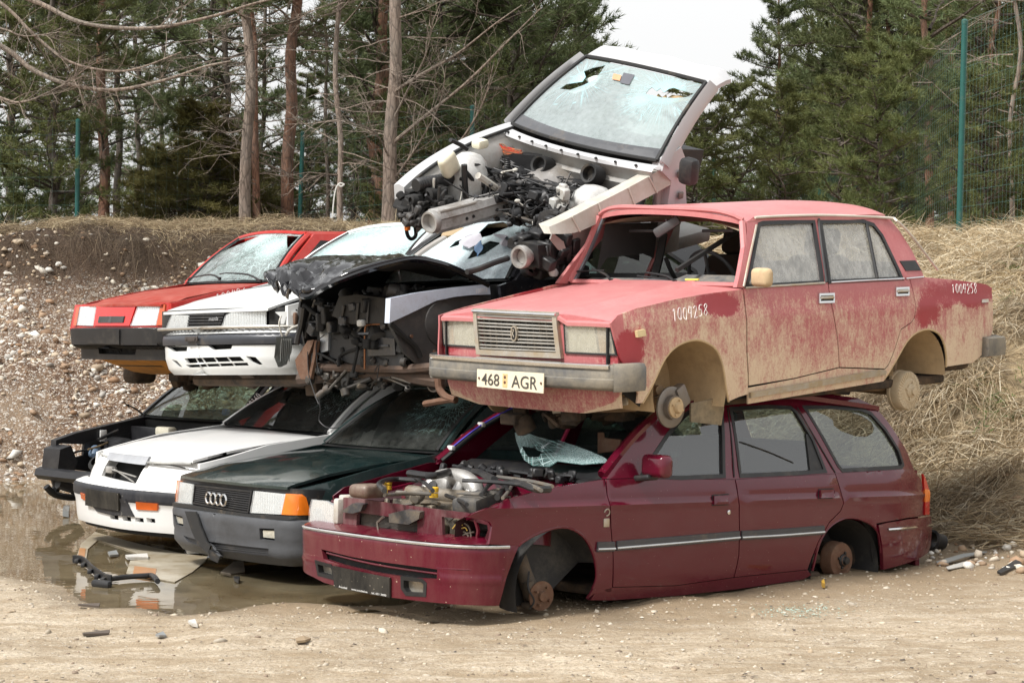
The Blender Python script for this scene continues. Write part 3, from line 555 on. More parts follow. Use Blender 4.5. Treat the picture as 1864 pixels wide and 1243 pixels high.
TREES = [  # px, depth, kind, variant, trunk px, bark, label, extra
 (188, 38, 'tall', 0, 21, B_RED, 'thick reddish pine trunk, left one of the close pair behind the left fence post', {}),
 (214, 44, 'bare', 1, 14, B_DARK, 'thinner dark pine trunk hard against the right of the thick reddish one', {}),
 (252, 49, 'tall', 2, 12, B_DARK, 'slim dark pine standing just left of the olive juniper bush', {}),
 (294, 53, 'bare', 2, 10, B_DARK, 'slim far pine rising straight out of the olive juniper bush', {}),
 (98, 34, 'bushy', 0, 17, B_DARK, 'low dark bushy pine left of the leftmost fence post', dict(sc=.8)),
 (20, 41, 'bushy', 1, 20, B_DARK, 'dark pine at the very left edge behind the bare limbs', {}),
 (-60, 38, 'tall', 1, 22, B_DARK, 'dense dark pine mostly cut off by the left picture edge', {}),
 (391, 46, 'bare', 0, 12, B_DARK, 'left trunk of a dark far pair of pines beside the grey twin trunk', {}),
 (411, 44.5, 'tall', 1, 14, B_DARK, 'right trunk of a dark far pair of pines beside the grey twin trunk', {}),
 (448, 34, 'bare', 3, 22, B_GREY, 'pale grey flaky pine trunk, front one of the twin trunks', {}),
 (466, 34.8, 'bare', 1, 15, B_RED, 'reddish pine trunk half hidden behind the pale grey twin', {}),
 (521, 36, 'bare', 2, 25, B_RED, 'straight dark red pine trunk left of the middle fence post', dict(lean=(.03, 0))),
 (594, 42, 'bare', 0, 8, B_GREY, 'very thin grey pine stem right of the fence post', {}),
 (621, 33, 'bare', 1, 11, B_GREY, 'thin grey pine stem with a pale rope tied round it', dict(lean=(-.01, 0))),
 (683, 40, 'tall', 3, 30, B_RED, 'thick dark red pine half behind the grey trunk with bare boughs', dict(lean=(.02, 0))),
 (150, 62, 'tall', 2, 12, B_DARK, 'distant pine seen between the left fence post and the reddish trunk', {}),
 (330, 60, 'tall', 3, 12, B_DARK, 'distant pine high above the olive juniper bush', {}),
 (480, 58, 'tall', 0, 11, B_DARK, 'distant pine glimpsed between the twin trunk and the red trunk', {}),
 (560, 64, 'bushy', 2, 11, B_DARK, 'distant bushy pine behind the middle green fence post', dict(sc=.8)),
 (645, 60, 'tall', 1, 12, B_DARK, 'distant pine between the thin roped stem and the thick grey trunk', {}),
 (745, 47, 'tall', 2, 13, B_DARK, 'dark green pine just right of the thick grey trunk with bare boughs', {}),
 (800, 42, 'bushy', 1, 13, B_DARK, 'bushy pine behind the bare boughs, left of the short fence post top', dict(sc=1.05)),
 (862, 54, 'bushy', 0, 12, B_DARK, 'far bushy pine above the short fence post top', dict(sc=1.25)),
 (930, 41, 'bushy', 3, 14, B_DARK, 'olive bushy pine rising left of the upended white windscreen', dict(sc=1.1)),
 (950, 52, 'bushy', 2, 13, B_DARK, 'tall bushy pine behind the upended white windscreen', dict(sc=1.25, xs=.8)),
 (1045, 47, 'bushy', 1, 13, B_DARK, 'bushy pine whose ragged tips meet the open sky from the left', dict(sc=1.03, xs=.74)),
 (1268, 54, 'bushy', 2, 10, B_DARK, 'small far pine tip standing alone in the sky gap', dict(sc=.62, xs=.55)),
 (1420, 45, 'bushy', 3, 13, B_RED, 'bushy pine at the right side of the sky gap with long boughs', dict(sc=.78, xs=.85)),
 (1525, 43, 'bushy', 0, 14, B_RED, 'broad green pine rising above the red saloon roof', dict(sc=.98, xs=.62)),
 (1580, 40, 'bushy', 1, 14, B_RED, 'broad green pine left of the reddish trunk, above the chalked saloon', dict(sc=1.1, xs=.65)),
 (1580, 38, 'tall', 2, 15, B_RED, 'pine with a pinkish trunk rising through green boughs', {}),
 (1615, 50, 'bushy', 2, 13, B_RED, 'far green pine between the two reddish trunks', dict(sc=1.2)),
 (1691, 32, 'tall', 0, 15, B_RED, 'clear straight reddish trunk left of the tall green corner post', {}),
 (1733, 40, 'tall', 1, 15, B_RED, 'pinkish pine trunk right behind the tall green corner post', {}),
 (1768, 45, 'bushy', 3, 13, B_RED, 'green pine just right of the tall corner post', dict(sc=1.1)),
 (1812, 37, 'bushy', 0, 14, B_RED, 'bushy pine near the right edge behind the wire fence', dict(sc=1.1)),
 (1843, 28, 'bare', 2, 9, B_GREY, 'thin pale stem close to the right picture edge', {}),
 (1880, 46, 'bushy', 1, 14, B_RED, 'green pine cut off by the right picture edge', dict(sc=1.15)),
 (1660, 52, 'tall', 3, 12, B_RED, 'far pine between the reddish trunk and the tall corner post', {}),
 (1530, 29, 'young', 0, 5, B_DARK, 'yellow green young pine behind the rear of the red saloon', dict(sc=.85)),
 (1597, 27, 'young', 1, 5, B_DARK, 'young pine nearest to the fence, above the pale gutter strip', dict(sc=.9)),
 (1640, 30, 'young', 2, 5, B_DARK, 'taller young pine at the top of the straw slope', dict(sc=1.05)),
 (1420, 34, 'young', 3, 5, B_DARK, 'young pine seen over the middle of the red roof', {}),
 (1335, 36, 'young', 0, 5, B_DARK, 'young pine by the right thin fence post over the roof', dict(sc=1.1)),
 (1262, 33, 'young', 1, 5, B_DARK, 'young pine beside the upended white pillar', {}),
 (1790, 27, 'young', 2, 5, B_DARK, 'young pine right of the tall corner post', dict(sc=.8)),
 (560, 45, 'young', 3, 5, B_DARK, 'small young pine behind the middle fence post', {}),
 (498, 47, 'young', 1, 5, B_DARK, 'small dark young pine between twin trunk and red trunk', {}),
 (735, 36, 'young', 2, 5, B_DARK, 'young pine at the foot of the thick grey trunk', {}),
 (1590, 47, 'bushy', 2, 12, B_RED, 'far pine high behind the broad green pines', dict(sc=1.35, xs=.65)),
 (1480, 58, 'bushy', 1, 12, B_RED, 'distant pine closing the gap behind the green pines', dict(sc=.75, xs=.8)),
 (1745, 58, 'tall', 0, 12, B_RED, 'distant pine dimly seen behind the tall corner post', {}),
 (900, 60, 'bushy', 0, 12, B_DARK, 'distant pine filling behind the olive bushy pine', dict(sc=1.35)),
 (700, 62, 'bushy', 3, 12, B_DARK, 'distant pine behind the thick grey trunk', dict(sc=1.2)),
]
BIG = None
for i, (px, d, kd, va, wd, bk, lb, kw) in enumerate(TREES):
    grp = GY if kd == 'young' else (GL if px < 720 else GR)
    if 1200 < px < 1610 and kd != 'young' and d < 50: kw = dict(kw, sc=kw.get('sc', 1)*(d+11)/d); wd = wd*.85; d += 11
    tree(px, d, kd, va, wd, bk, lb, 'pine', group=grp, **kw)
BIG = tree(706, 31, 'bare', 3, 27, B_GREY, 'thick grey brown trunk with long bare boughs sweeping right', 'pine', group=GL, lean=(.03, 0))
bp = BIG.location; rr = random.Random(5)
for pts, rad in (([(712, 172), (760, 140), (830, 100), (900, 45), (950, 10)], .032), ([(714, 262), (770, 215), (850, 150), (930, 70), (985, 15)], .034), ([(712, 372), (770, 330), (830, 268), (878, 190), (900, 110)], .030), ([(713, 225), (742, 165), (775, 100), (790, 30)], .022), ([(715, 330), (760, 265), (800, 190), (812, 120)], .020), ([(712, 300), (690, 250), (660, 230), (610, 215)], .018)):
    P = cr([at(x, y, 31-.25*i) - bp for i, (x, y) in enumerate(pts)], 5); T = MB(); T.tube(P, [rad, rad*.22], 7, cap=False)
    for j in range(17):
        q = rr.randint(3, len(P)-2); t = (P[q+1]-P[q]).normalized(); dd = t*.7+V((rr.gauss(0, .55), rr.gauss(0, .55), rr.gauss(.12, .4))); twig(T, P[q], dd, rr.uniform(.35, 1.15), rr, .007, 1, 3)
    T.build('dead_bough', B_TWIG, BIG)
# the pine left of the picture whose low limbs hang into it
lp = at(-170, 500, 25); LIMB = empty('leaning_pine', (lp.x, lp.y, hz(lp.x, lp.y)), 0, 'pine outside the left edge whose bare curved limbs hang in', 'pine', GL)
link('trunk', trunk_mesh('trunk', 9, .17, B_GREY, 3), LIMB); c_ = link('crown', CROWN['bare', 1], LIMB); c_.location.z = .5
for pts, rad in (([(-150, -60), (50, -2), (150, 42), (270, 52), (380, 32), (470, 5), (560, -14)], .036), ([(-150, -90), (0, 5), (60, 62), (125, 112), (205, 130), (260, 122), (330, 95)], .026), ([(-150, 30), (0, 84), (60, 128), (130, 155), (210, 164), (300, 146), (372, 122), (420, 112)], .038), ([(-150, 120), (0, 178), (40, 186), (85, 170), (140, 140)], .022), ([(-140, 20), (0, 52), (45, 66), (100, 60)], .018)):
    P = cr([at(x, y, 25-.1*i) - LIMB.location for i, (x, y) in enumerate(pts)], 6); T = MB(); T.tube(P, [rad, rad*.3], 8, cap=False)
    for j in range(22):
        q = rr.randint(len(P)//4, len(P)-2); t = (P[q+1]-P[q]).normalized(); dd = t*.75+V((rr.gauss(0, .5), rr.gauss(0, .5), rr.gauss(.1, .5))); twig(T, P[q], dd, rr.uniform(.25, .95), rr, .006, 2, 2)
    T.build('bare_limb', B_TWIG, LIMB)
for (px, d, v_, s_, lb) in ((372, 35, 0, 1.0, 'wide olive juniper bush left of the pale grey twin trunk'), (302, 37.5, 1, .95, 'lower dark juniper bush behind the wide olive one'), (420, 39, 1, 1.05, 'dark juniper bush directly behind the twin trunk foot')):
    p = at(px, 420, d); e = empty('juniper_bush', (p.x, p.y, hz(p.x, p.y)), 0, lb, 'bush', 'juniper bushes at the wood edge')
    f = link('foliage', CROWN['juniper', v_], e); f.scale = (s_*1.15, s_*1.15, s_)
# the far wood behind, one mass of pine foliage with a gap of open sky
r = random.Random(77); F = Foliage(); T = MB()
prof = lerp_table([(-1100, 0), (-400, 60), (-300, 200), (100, 330), (160, 370), (250, 250), (330, 260), (420, 370), (600, 370), (650, 200), (760, 20), (1000, 30), (1080, 140), (1150, 330), (1230, 360), (1330, 330), (1420, 220), (1520, 30), (2200, -20)])
for i in range(1900):
    px_ = r.uniform(660, 2150) if i < 1500 and i % 12 else r.uniform(-250, 660) if i < 1500 else r.choice((r.uniform(-1100, -250), r.uniform(2150, 2900))); d = r.uniform(52, 72); py_ = prof(px_); p0, p1 = at(px_, 430, d), at(px_, max(py_, -80), d); z0 = hz(p0.x, p0.y)
    z = z0+(p1.z-z0)*r.random()**.8; a = r.random()*6.28; dr_ = V((math.cos(a), math.sin(a), r.uniform(-.1, .4))).normalized(); c = V((p0.x, p0.y, z)); L = r.uniform(.8, 1.8); T.tube([c, c+dr_*L], [.02, .006], 3, cap=False)
    for j in range(16): t = r.random(); q = c+dr_*L*t+V((r.gauss(0, .22), r.gauss(0, .22), r.gauss(0, .14))); F.tuft(q, dr_+V((0, 0, .4)), 9, .24, .017)
nv = len(T.v); me = bpy.data.meshes.new('far_wood'); me.from_pydata(np.concatenate([np.array(T.v)]+F.p).tolist(), [], T.f+(np.concatenate(F.f)+nv).tolist()); me.materials.append(B_DARK); me.materials.append(NEEDLE); me.polygons.foreach_set('material_index', [0]*len(T.f)+[1]*(len(me.polygons)-len(T.f))); tag(link('far_wood', me), kind='stuff')
# rope on the thin stem
T = MB(); T.tube([at(x, y, 32.7) for x, y in [(627, 336), (618, 334), (611, 345), (607, 370), (605, 395), (601, 420)]], .012, 5, sm=5); T.tube([at(x, y, 32.75) for x, y in [(627, 336), (621, 340), (615, 336)]], .016, 5, sm=3)
tag(T.build('rope', plain('white_rope', (.7, .69, .64), .8)), 'pale rope hanging from the thin grey stem', 'rope')
# ------------------------------------------------------------------ fence
GREENP = plain('green_fence_paint', (.008, .082, .068), .45, dirt=.15)
FE = empty('wire_fence', (0, 33, 2.6), 0, 'tall green wire mesh fence on slim posts along the wood edge', 'fence')
fo = FE.location
POSTS = [(139, 33, 220), (548, 35.6, 242), (857, 32, 195), (1297, 41, 285), (1489, 49, 335), (1750, 22, 40)]
tops = []
for px, d, ty in POSTS:
    b, t = at(px-6 if px == 1750 or px == 548 else px, 410, d), at(px+(6 if px == 1750 else 3), ty, d); z = hz(b.x, b.y); g = V((b.x, b.y, z-.3)); r_ = .034 if d < 25 else .038
    T = MB(); T.tube([g-fo, t-fo], r_, 10); T.lathe([(r_*1.1, -.03), (r_*1.1, .012), (r_*.5, .03), (0, .032)], t-fo, (0, 0, 1), 10); T.build('post', GREENP, FE); tops.append((g, t))
W_ = MB()
def span(a, b, c, d, step, hs_):     # bottom a-b, top c-d
    L = (b-a).length; n = max(2, int(L/step))
    for i in range(n+1): t = i/n; W_.tube([a.lerp(b, t)-fo, c.lerp(d, t)-fo], .0011, 3, cap=False)
    for i in range(hs_+1):
        t = i/hs_; W_.tube([a.lerp(c, t)-fo, b.lerp(d, t)-fo], .0017, 3, cap=False)
for i in range(4): span(tops[i][0], tops[i+1][0], tops[i][1], tops[i+1][1], .2, 11)
span(tops[4][0], tops[5][0], tops[4][1], tops[5][1], .22, 16)
ex = tops[5][0]+V((.9, -8, -.1)); et = tops[5][1]+V((.9, -8, 0)); span(tops[5][0], ex, tops[5][1], et, .11, 16)
ex = tops[0][0]+V((-5, -2, 0)); span(tops[0][0], ex, tops[0][1], ex+V((0, 0, 2.3)), .2, 11)
W_.build('wire_mesh', plain('green_wire', (.05, .12, .10), .5), FE, smooth=False)
# ------------------------------------------------------------------ car helpers
BLACK = plain('black_plastic', (.013, .013, .014), .5, var=.4, dirt=.3, dirtcol=(.09, .078, .062), bump=.05)
RUBBER = plain('rubber_seal', (.012, .012, .012), .7, dirt=.2)
DARKIN = plain('dark_interior', (.015, .0145, .014), .85, var=.4, dirt=.2, dirtcol=(.06, .05, .04))
UNDER = plain('underbody', (.028, .022, .017), .9, var=.5, dirt=.6, dirtcol=(.11, .07, .042), bump=.3)
RUST = plain('rusty_iron', (.13, .065, .038), .85, var=.45, scale=14, dirt=.4, dirtcol=(.20, .14, .10), bump=.3)
IRON = plain('worn_iron', (.21, .19, .17), .5, metal=.7, var=.35, dirt=.4, dirtcol=(.17, .11, .07))
ALU = plain('cast_aluminium', (.42, .41, .39), .5, metal=.55, var=.25, dirt=.45, dirtcol=(.13, .11, .09), bump=.15)
CHROME = plain('chrome', (.72, .72, .72), .16, metal=1., var=.1, dirt=.25)
WHITEP = plain('white_plastic', (.72, .72, .70), .45, dirt=.3)
m, N, out = newmat('lamp_lens'); tc, x_, y_, z_ = obj_xyz(N); rib = N('TexWave', {'wave_type': 'BANDS', 'bands_direction': 'Y'}, Vector=tc, Scale=14., Distortion=.3).outputs['Fac']; n1 = noi(N, tc, 16, 4, .6)
fl = N('MixShader', i0=mth(N, 'MULTIPLY_ADD', rib, .22, mth(N, 'MULTIPLY', n1, .22)), i1=N('BsdfTransparent', Color=(.97, .98, .98)).outputs[0], i2=N('BsdfDiffuse', Color=(.80, .83, .84)).outputs[0]).outputs[0]
bp = N('Bump', Strength=.5, Distance=.01, Height=rib).outputs[0]; fr = mth(N, 'MULTIPLY', N('Fresnel', IOR=1.8).outputs[0], mth(N, 'SUBTRACT', 1., N('NewGeometry').outputs['Backfacing']))
out(N('MixShader', i0=fr, i1=fl, i2=N('BsdfGlossy', Roughness=.05, Normal=bp).outputs[0]).outputs[0]); LAMP = m
plain('lamp_silver', (.86, .86, .86), .28, metal=.55, var=.12, scale=30, dirt=.1); plain('opening_shade', (.008, .008, .008), .9)  # near-black sheets paint the shade inside grilles and vents
AMBER = plain('amber_lens', (.85, .20, .015), .15, coat=.8, var=.2, dirt=.1)
REDLENS = plain('red_lens', (.55, .02, .015), .15, coat=.8, dirt=.1)
def strip(name, pts, w, mat, parent, n=8, sm=4):
    T = MB(); T.tube(pts, w, n, sm=sm); return T.build(name, mat, parent)
def ring_panel(name, mp, outer, inner, mat, parent, **kw): return panel(name, mp, outer, mat, parent, holes=[inner], **kw)
def bil(q, s, t):                    # q = TL, TR, BR, BL in u, v
    a = q[0].lerp(q[1], s); b = q[3].lerp(q[2], s); return a.lerp(b, t)
GLY = {'0': [[(.5+.4*math.cos(a), .5+.5*math.sin(a)) for a in [i*.449 for i in range(15)]]], '1': [[(.25, .8), (.5, 1), (.45, 0)]], '2': [[(.1, .8), (.35, 1), (.7, .9), (.7, .6), (.1, 0), (.9, .03)]], '4': [[(.35, 1), (.1, .42), (.9, .45)], [(.75, .95), (.65, 0)]],
       '5': [[(.85, 1), (.25, .97), (.2, .58), (.6, .62), (.8, .35), (.6, .05), (.1, .05)]], '8': [[(.5, .55), (.15, .8), (.5, 1), (.8, .8), (.5, .55), (.12, .25), (.5, 0), (.88, .25), (.5, .55)]], '6': [[(.75, 1), (.25, .6), (.12, .25), (.5, 0), (.85, .25), (.55, .5), (.15, .3)]], '3': [[(.1, .95), (.8, .95), (.45, .58), (.85, .3), (.5, 0), (.1, .1)]]}
CHALK = plain('chalk_marker', (.80, .74, .72), .9)
def chalk(text, quad, mp, off, parent, r=.0022, name='chalk_number', mat=None):
    """handwritten figures as raised strokes; quad = TL, TR, BR, BL in the surface's u, v"""
    T = MB(); n = len(text); rr = random.Random(len(text))
    for i, ch in enumerate(text):
        if ch not in GLY: continue
        dy = rr.uniform(-.06, .06)
        for st in GLY[ch]:
            P = []
            for (a, b) in st: q = bil(quad, (i+a*.78)/n, 1-b+dy); P.append(mp(q.x, q.y)+V(off))
            T.tube(P, r, 4, sm=2)
    return T.build(name, mat or CHALK, parent)
def text_on(s, fn, name, mat, parent, bold=0.):
    """printed lettering as a mesh; fn maps (0..1 across, 0..1 up) to a point"""
    cu = bpy.data.curves.new('t', 'FONT'); cu.body = s; cu.size = 1; cu.offset = bold; cu.resolution_u = 4; o = bpy.data.objects.new('t', cu); C.objects.link(o)
    bpy.context.view_layer.update(); me = bpy.data.meshes.new_from_object(o.evaluated_get(bpy.context.evaluated_depsgraph_get()))
    vs = [v.co.copy() for v in me.vertices]; fs = [tuple(p.vertices) for p in me.polygons]; bpy.data.objects.remove(o); bpy.data.curves.remove(cu); bpy.data.meshes.remove(me)
    x0, x1 = min(v.x for v in vs), max(v.x for v in vs); y1 = max(v.y for v in vs)
    return mesh(name, [fn((v.x-x0)/(x1-x0), v.y/y1) for v in vs], fs, mat, parent, False)
def brake_disc(c, d, parent, r=.127, name='brake_disc', mat=IRON, hubm=RUST, cap=None):
    c, d = V(c), V(d).normalized(); T = MB()
    T.lathe([(.055, -.03), (r, -.012), (r, .0), (r*.98, .002), (r*.60, .002), (r*.57, .03), (.03, .032), (0, .032)], c, d, 40); o = T.build(name, mat, parent)
    H = MB(); H.lathe([(.062, .028), (.062, .042), (.052, .045), (.034, .047), (.032, .062), (.026, .072), (0, .074)], c, d, 24)
    a = d.orthogonal().normalized(); b = d.cross(a)
    for i in range(4): th = i*math.pi/2+.4; H.lathe([(.007, .03), (.007, .058), (0, .059)], c+(a*math.cos(th)+b*math.sin(th))*.046, d, 8)
    H.build('hub', cap or hubm, o); return o
def drum(c, d, parent, r=.125, w=.06, mat=RUST, name='brake_drum', ribs=0, hubm=None):
    c, d = V(c), V(d).normalized(); T = MB()
    T.lathe([(r*.9, -w), (r*1.03, -w), (r*1.03, -w*.75), (r, -w*.7), (r, -.012), (r*.94, 0), (r*.62, .004), (r*.55, .012), (r*.3, .012), (r*.28, .03), (r*.2, .034), (0, .034)], c, d, 40)
    a = d.orthogonal().normalized(); b = d.cross(a)
    for i in range(ribs): th = i*6.2832/ribs; q = a*math.cos(th)+b*math.sin(th); T.tube([c+q*r*.66+d*.004, c+q*r*.93+d*.001], .0045, 5)
    o = T.build(name, mat, parent); H = MB()
    for i in range(4): th = i*math.pi/2+.5; H.lathe([(.009, .01), (.009, .022), (0, .024)], c+(a*math.cos(th)+b*math.sin(th))*r*.42, d, 8)
    H.lathe([(r*.36, .011), (r*.36, .02), (r*.22, .035), (r*.2, .05), (0, .052)], c, d, 20); H.build('hub', hubm or mat, o); return o
def wheel_well(name, cx, cz, r, y0, y1, mat, parent, a0=-10, a1=190, back=True):
    T = MB(); n = 20; rings = []
    for i in range(n+1):
        a = R(a0+(a1-a0)*i/n); px_, pz = cx+r*math.cos(a), cz+r*math.sin(a); rings.append([V((px_, y0, pz)), V((cx+r*.99*math.cos(a), (y0+y1)/2, cz+r*.99*math.sin(a))), V((cx+r*.93*math.cos(a), y1, cz+r*.93*math.sin(a)))])
    T.loft(rings, closed=False)
    if back: T.add([V((cx, y1, cz-.1))]+[q[2] for q in rings], [(0, i+1, i+2) for i in range(n)])
    return T.build(name, mat, parent)
def seat(c, parent, mat, w=.48, tilt=.25, label=None):
    T = MB(); x, y, z = c; T.box((x, y, z), (.5, w, .16), bev=.05); M = Matrix.Rotation(-tilt, 3, 'Y')
    T.box((x-.30, y, z+.33), (.14, w, .62), rot=M, bev=.06); T.box((x-.40, y, z+.72), (.09, w*.55, .18), rot=M, bev=.04); return T.build('seat', mat, parent)
def steering(c, parent, mat, tilt=.6, r=.19):
    T = MB(); c = V(c); d = V((-math.cos(tilt), 0, math.sin(tilt))); a = V((0, 1, 0)); b = d.cross(a)
    T.tube([c+(a*math.cos(t)+b*math.sin(t))*r for t in [i*2*math.pi/28 for i in range(29)]], .014, 8, cap=False)
    for t in (0.15, math.pi-.15, -math.pi/2): T.tube([c-d*.03, c+(a*math.cos(t)+b*math.sin(t))*r], .013, 6)
    T.lathe([(.05, -.05), (.055, 0), (.03, .012), (0, .012)], c, d, 14); T.tube([c, c-d*.4], .03, 8); return T.build('steering_wheel', mat, parent)
def wiper(p0, p1, p2, p3, parent, mat=BLACK):
    T = MB(); T.tube([p0, p1, p2], [.011, .006], 6, sm=3); T.tube([p3[0], p3[1]], .006, 5); T.lathe([(.014, -.01), (.016, .015), (0, .02)], p0, (0, 0, 1), 10); return T.build('wiper', mat, parent)
def hoses(name, mat, parent, paths, n=7):
    for pts, r in paths: T = MB(); T.tube(pts, r, n, sm=4); o = T.build(name[:-1] if name[-1] == 's' else name, mat, parent)
    return o
def junk(name, mat, parent, lo, hi, k, seed, smin=.03, smax=.14, tubes=True):
    """a packed clutter of brackets, housings and pipes between two corners"""
    r = random.Random(seed); T = MB(); P = lambda: V([r.uniform(a, b) for a, b in zip(lo, hi)])
    for i in range(k):
        q = r.random()*.999
        if q < .4: T.box(P(), [r.uniform(smin, smax) for _ in range(3)], Matrix.Rotation(r.uniform(-.5, .5), 3, r.choice('XYZ')), bev=.008, seg=1)
        elif q < .65: c = r.uniform(smin, smax)*.5; T.lathe([(c*.6, -c), (c, -c*.8), (c, c*.5), (c*.7, c*.8), (0, c*.8)], P(), (r.gauss(0, 1), r.gauss(0, 1), r.gauss(0, 1)+.01), 14)
        elif tubes: a = P(); T.tube([a, a.lerp(P(), .35), a.lerp(P(), .5)], r.uniform(.005, .016), 6, sm=4)
    return T.build(name, mat, parent)
# ------------------------------------------------------------------ red mud-caked saloon
def mud_paint(name, clean_top=False):
    m, N, out = newmat(name); tc, x, y, z = obj_xyz(N)
    n1 = noi(N, tc, 2.1, 5, .6); run = noi(N, tc, 20, 10, .85, (1, 1, .30)); fine = noi(N, tc, 80, 9, .85, (1, 1, .7)); blot = noi(N, tc, 4.5, 9, .75)
    red = mixc(N, n1, (.25, .012, .022), (.36, .024, .038)); dusty = mixc(N, blot, (.42, .115, .125), (.55, .235, .225))
    mud = mixc(N, fine, (.55, .43, .285), (.76, .64, .47)); mud = mixc(N, ramp(N, blot, [(.4, 0.), (.7, .5)]), mud, (.72, .60, .43))
    # dust film everywhere
    c = mixc(N, ramp(N, mth(N, 'MULTIPLY_ADD', fine, .5, mth(N, 'MULTIPLY', run, .5)), [(.30, .45 if not clean_top else .6), (.60, .95)]), red, dusty)
    # washed bare patches: front wing top and rear wing shoulder
    def patch(cx, cz, rx, rz):
        a = mth(N, 'DIVIDE', mth(N, 'SUBTRACT', x, cx), rx); b = mth(N, 'DIVIDE', mth(N, 'SUBTRACT', z, cz), rz)
        d = mth(N, 'ADD', mth(N, 'MULTIPLY', a, a), mth(N, 'MULTIPLY', b, b)); return ramp(N, mth(N, 'MULTIPLY_ADD', mth(N, 'SUBTRACT', blot, .5), 3.4, mth(N, 'MULTIPLY_ADD', mth(N, 'SUBTRACT', fine, .5), 2.2, d)), [(.55, 1.), (1.25, 0.)])
    wash = mth(N, 'MAXIMUM', patch(-.27, .88, .22, .075), mth(N, 'MAXIMUM', patch(-2.95, .88, .62, .11), mth(N, 'MAXIMUM', patch(-2.5, .76, .16, .14), patch(.50, .63, .10, .12))))
    if not clean_top:
        c = mixc(N, mth(N, 'MULTIPLY', wash, .85), c, red)
        h = ramp(N, z, [(.30, 1.), (.62, .62), (.86, .50), (.97, .18), (1.1, .0)])
        h = mth(N, 'ADD', h, mth(N, 'MULTIPLY', ramp(N, mth(N, 'SUBTRACT', 1., mth(N, 'ABSOLUTE', mth(N, 'SUBTRACT', x, -.15))), [(.35, 0.), (.75, 1.)]), .25))
        h = mth(N, 'ADD', h, mth(N, 'MULTIPLY', mth(N, 'MULTIPLY', mth(N, 'LESS_THAN', x, -2.72), mth(N, 'LESS_THAN', z, .80)), .22))
        st = lambda q_, a_, b_: ramp(N, q_, [(a_, 0.), (b_, 1.)])
        nn_ = mth(N, 'ADD', mth(N, 'MULTIPLY', st(run, .36, .64), .36), mth(N, 'ADD', mth(N, 'MULTIPLY', st(fine, .36, .64), .40), mth(N, 'MULTIPLY', st(blot, .36, .64), .24)))
        nose = mth(N, 'MULTIPLY', mth(N, 'GREATER_THAN', x, .54), .42)
        f = mth(N, 'ADD', nn_, mth(N, 'MULTIPLY', mth(N, 'SUBTRACT', mth(N, 'SUBTRACT', h, nose), .55), .62))
        f = ramp(N, mth(N, 'SUBTRACT', f, mth(N, 'MULTIPLY', wash, .5)), [(.40, 0.), (.80, 1.)])
    else: f = ramp(N, mth(N, 'ADD', mth(N, 'MULTIPLY', blot, .6), mth(N, 'MULTIPLY', fine, .4)), [(.60, 0.), (.74, .5)])
    if clean_top: c = mixc(N, mth(N, 'MULTIPLY', blot, .3), c, (.62, .36, .33))
    c = mixc(N, mth(N, 'MULTIPLY', f, .9), c, mud)
    b = N('BsdfPrincipled', Base_Color=c, Roughness=mth(N, 'ADD', .42, mth(N, 'MULTIPLY', f, .5)), Coat_Weight=.0)
    b.id_data.links.new(N('Bump', Strength=.25, Distance=.006, Height=mth(N, 'MULTIPLY', f, mth(N, 'ADD', .6, fine))).outputs[0], b.inputs['Normal'])
    out(b.outputs[0]); return m
LP, LT = mud_paint('mud_caked_red_paint'), mud_paint('dusty_red_paint', True)
MUDM = plain('dried_mud', (.50, .37, .22), .95, var=.25, scale=14, dirt=.3, dirtcol=(.30, .21, .12), bump=.35)
MUDG = plain('muddy_chrome', (.44, .41, .36), .42, metal=.45, var=.3, scale=12, dirt=.6, dirtcol=(.40, .31, .19))
GM = glass('muddy_window', (.82, .84, .84), dirt=.42, dirtcol=(.74, .73, .69), opacity=.08, streaks=True, ior=1.7)
F1 = Frame('red_saloon', (.496, 12.343, -.813, -135.5, 1.99, -1.57), 'red saloon caked in tan mud, chalked number on wing, stacked on the maroon estate', 'car', 'scrap cars in the stack')
f = F1; e = f.e
yz = lerp_table([(.12, .74), (.22, .765), (.30, .785), (.45, .80), (.60, .806), (.785, .806), (.80, .812), (.815, .80), (.93, .785), (.985, .772), (1.05, .752), (1.45, .60)])
def LS(x, z): return V((x, yz(z)-.06*max(0, (x-.3)/.3)**2-.04*max(0, (-3.0-x)/.4)**2, z))
def LF(y, z): return V((.625-.055*(y/.75)**2-.10*max(0, z-.80), y, z))
sid = lambda pts, g=(-.5, .6): f.uv(pts, LS, g)
fro = lambda pts, g=(0, .6): f.uv(pts, LF, g)
arch1 = [(1327, 731), (1322, 704), (1317, 669), (1305, 637), (1283, 622), (1262, 619), (1234, 629), (1212, 651), (1195, 686), (1181, 715), (1170, 734)]
A1 = cr([V((*p, 0)) for p in arch1], 3); A1 = [(p.x, p.y) for p in A1]
panel('front_wing', LS, sid([(1111, 588), (1124, 573), (1159, 560), (1230, 543.5), (1301, 532), (1352, 526), (1356, 560), (1359, 640), (1362, 706), (1362, 718), (1345, 723)]+A1+[(1159, 735), (1161, 716), (1150, 690), (1138, 668), (1128, 651), (1119, 619)], (0, .7)), LP, e, res=(.12, .03), gap=.003)
dr = panel('front_door', LS, sid([(1354, 523), (1507, 515), (1511, 540), (1517, 570), (1524, 610), (1528, 669), (1446, 689), (1363, 703), (1360, 640), (1357, 560)]), LP, e, gap=.0045, res=(.12, .03))
dq = panel('rear_door', LS, sid([(1507, 515), (1656, 507.5), (1664, 538), (1665, 578), (1658, 588), (1640, 600), (1629, 635), (1617, 664), (1610, 672), (1528, 669), (1524, 610), (1517, 570), (1511, 540)], (-1.8, .7)), LP, e, gap=.0045, res=(.12, .03))
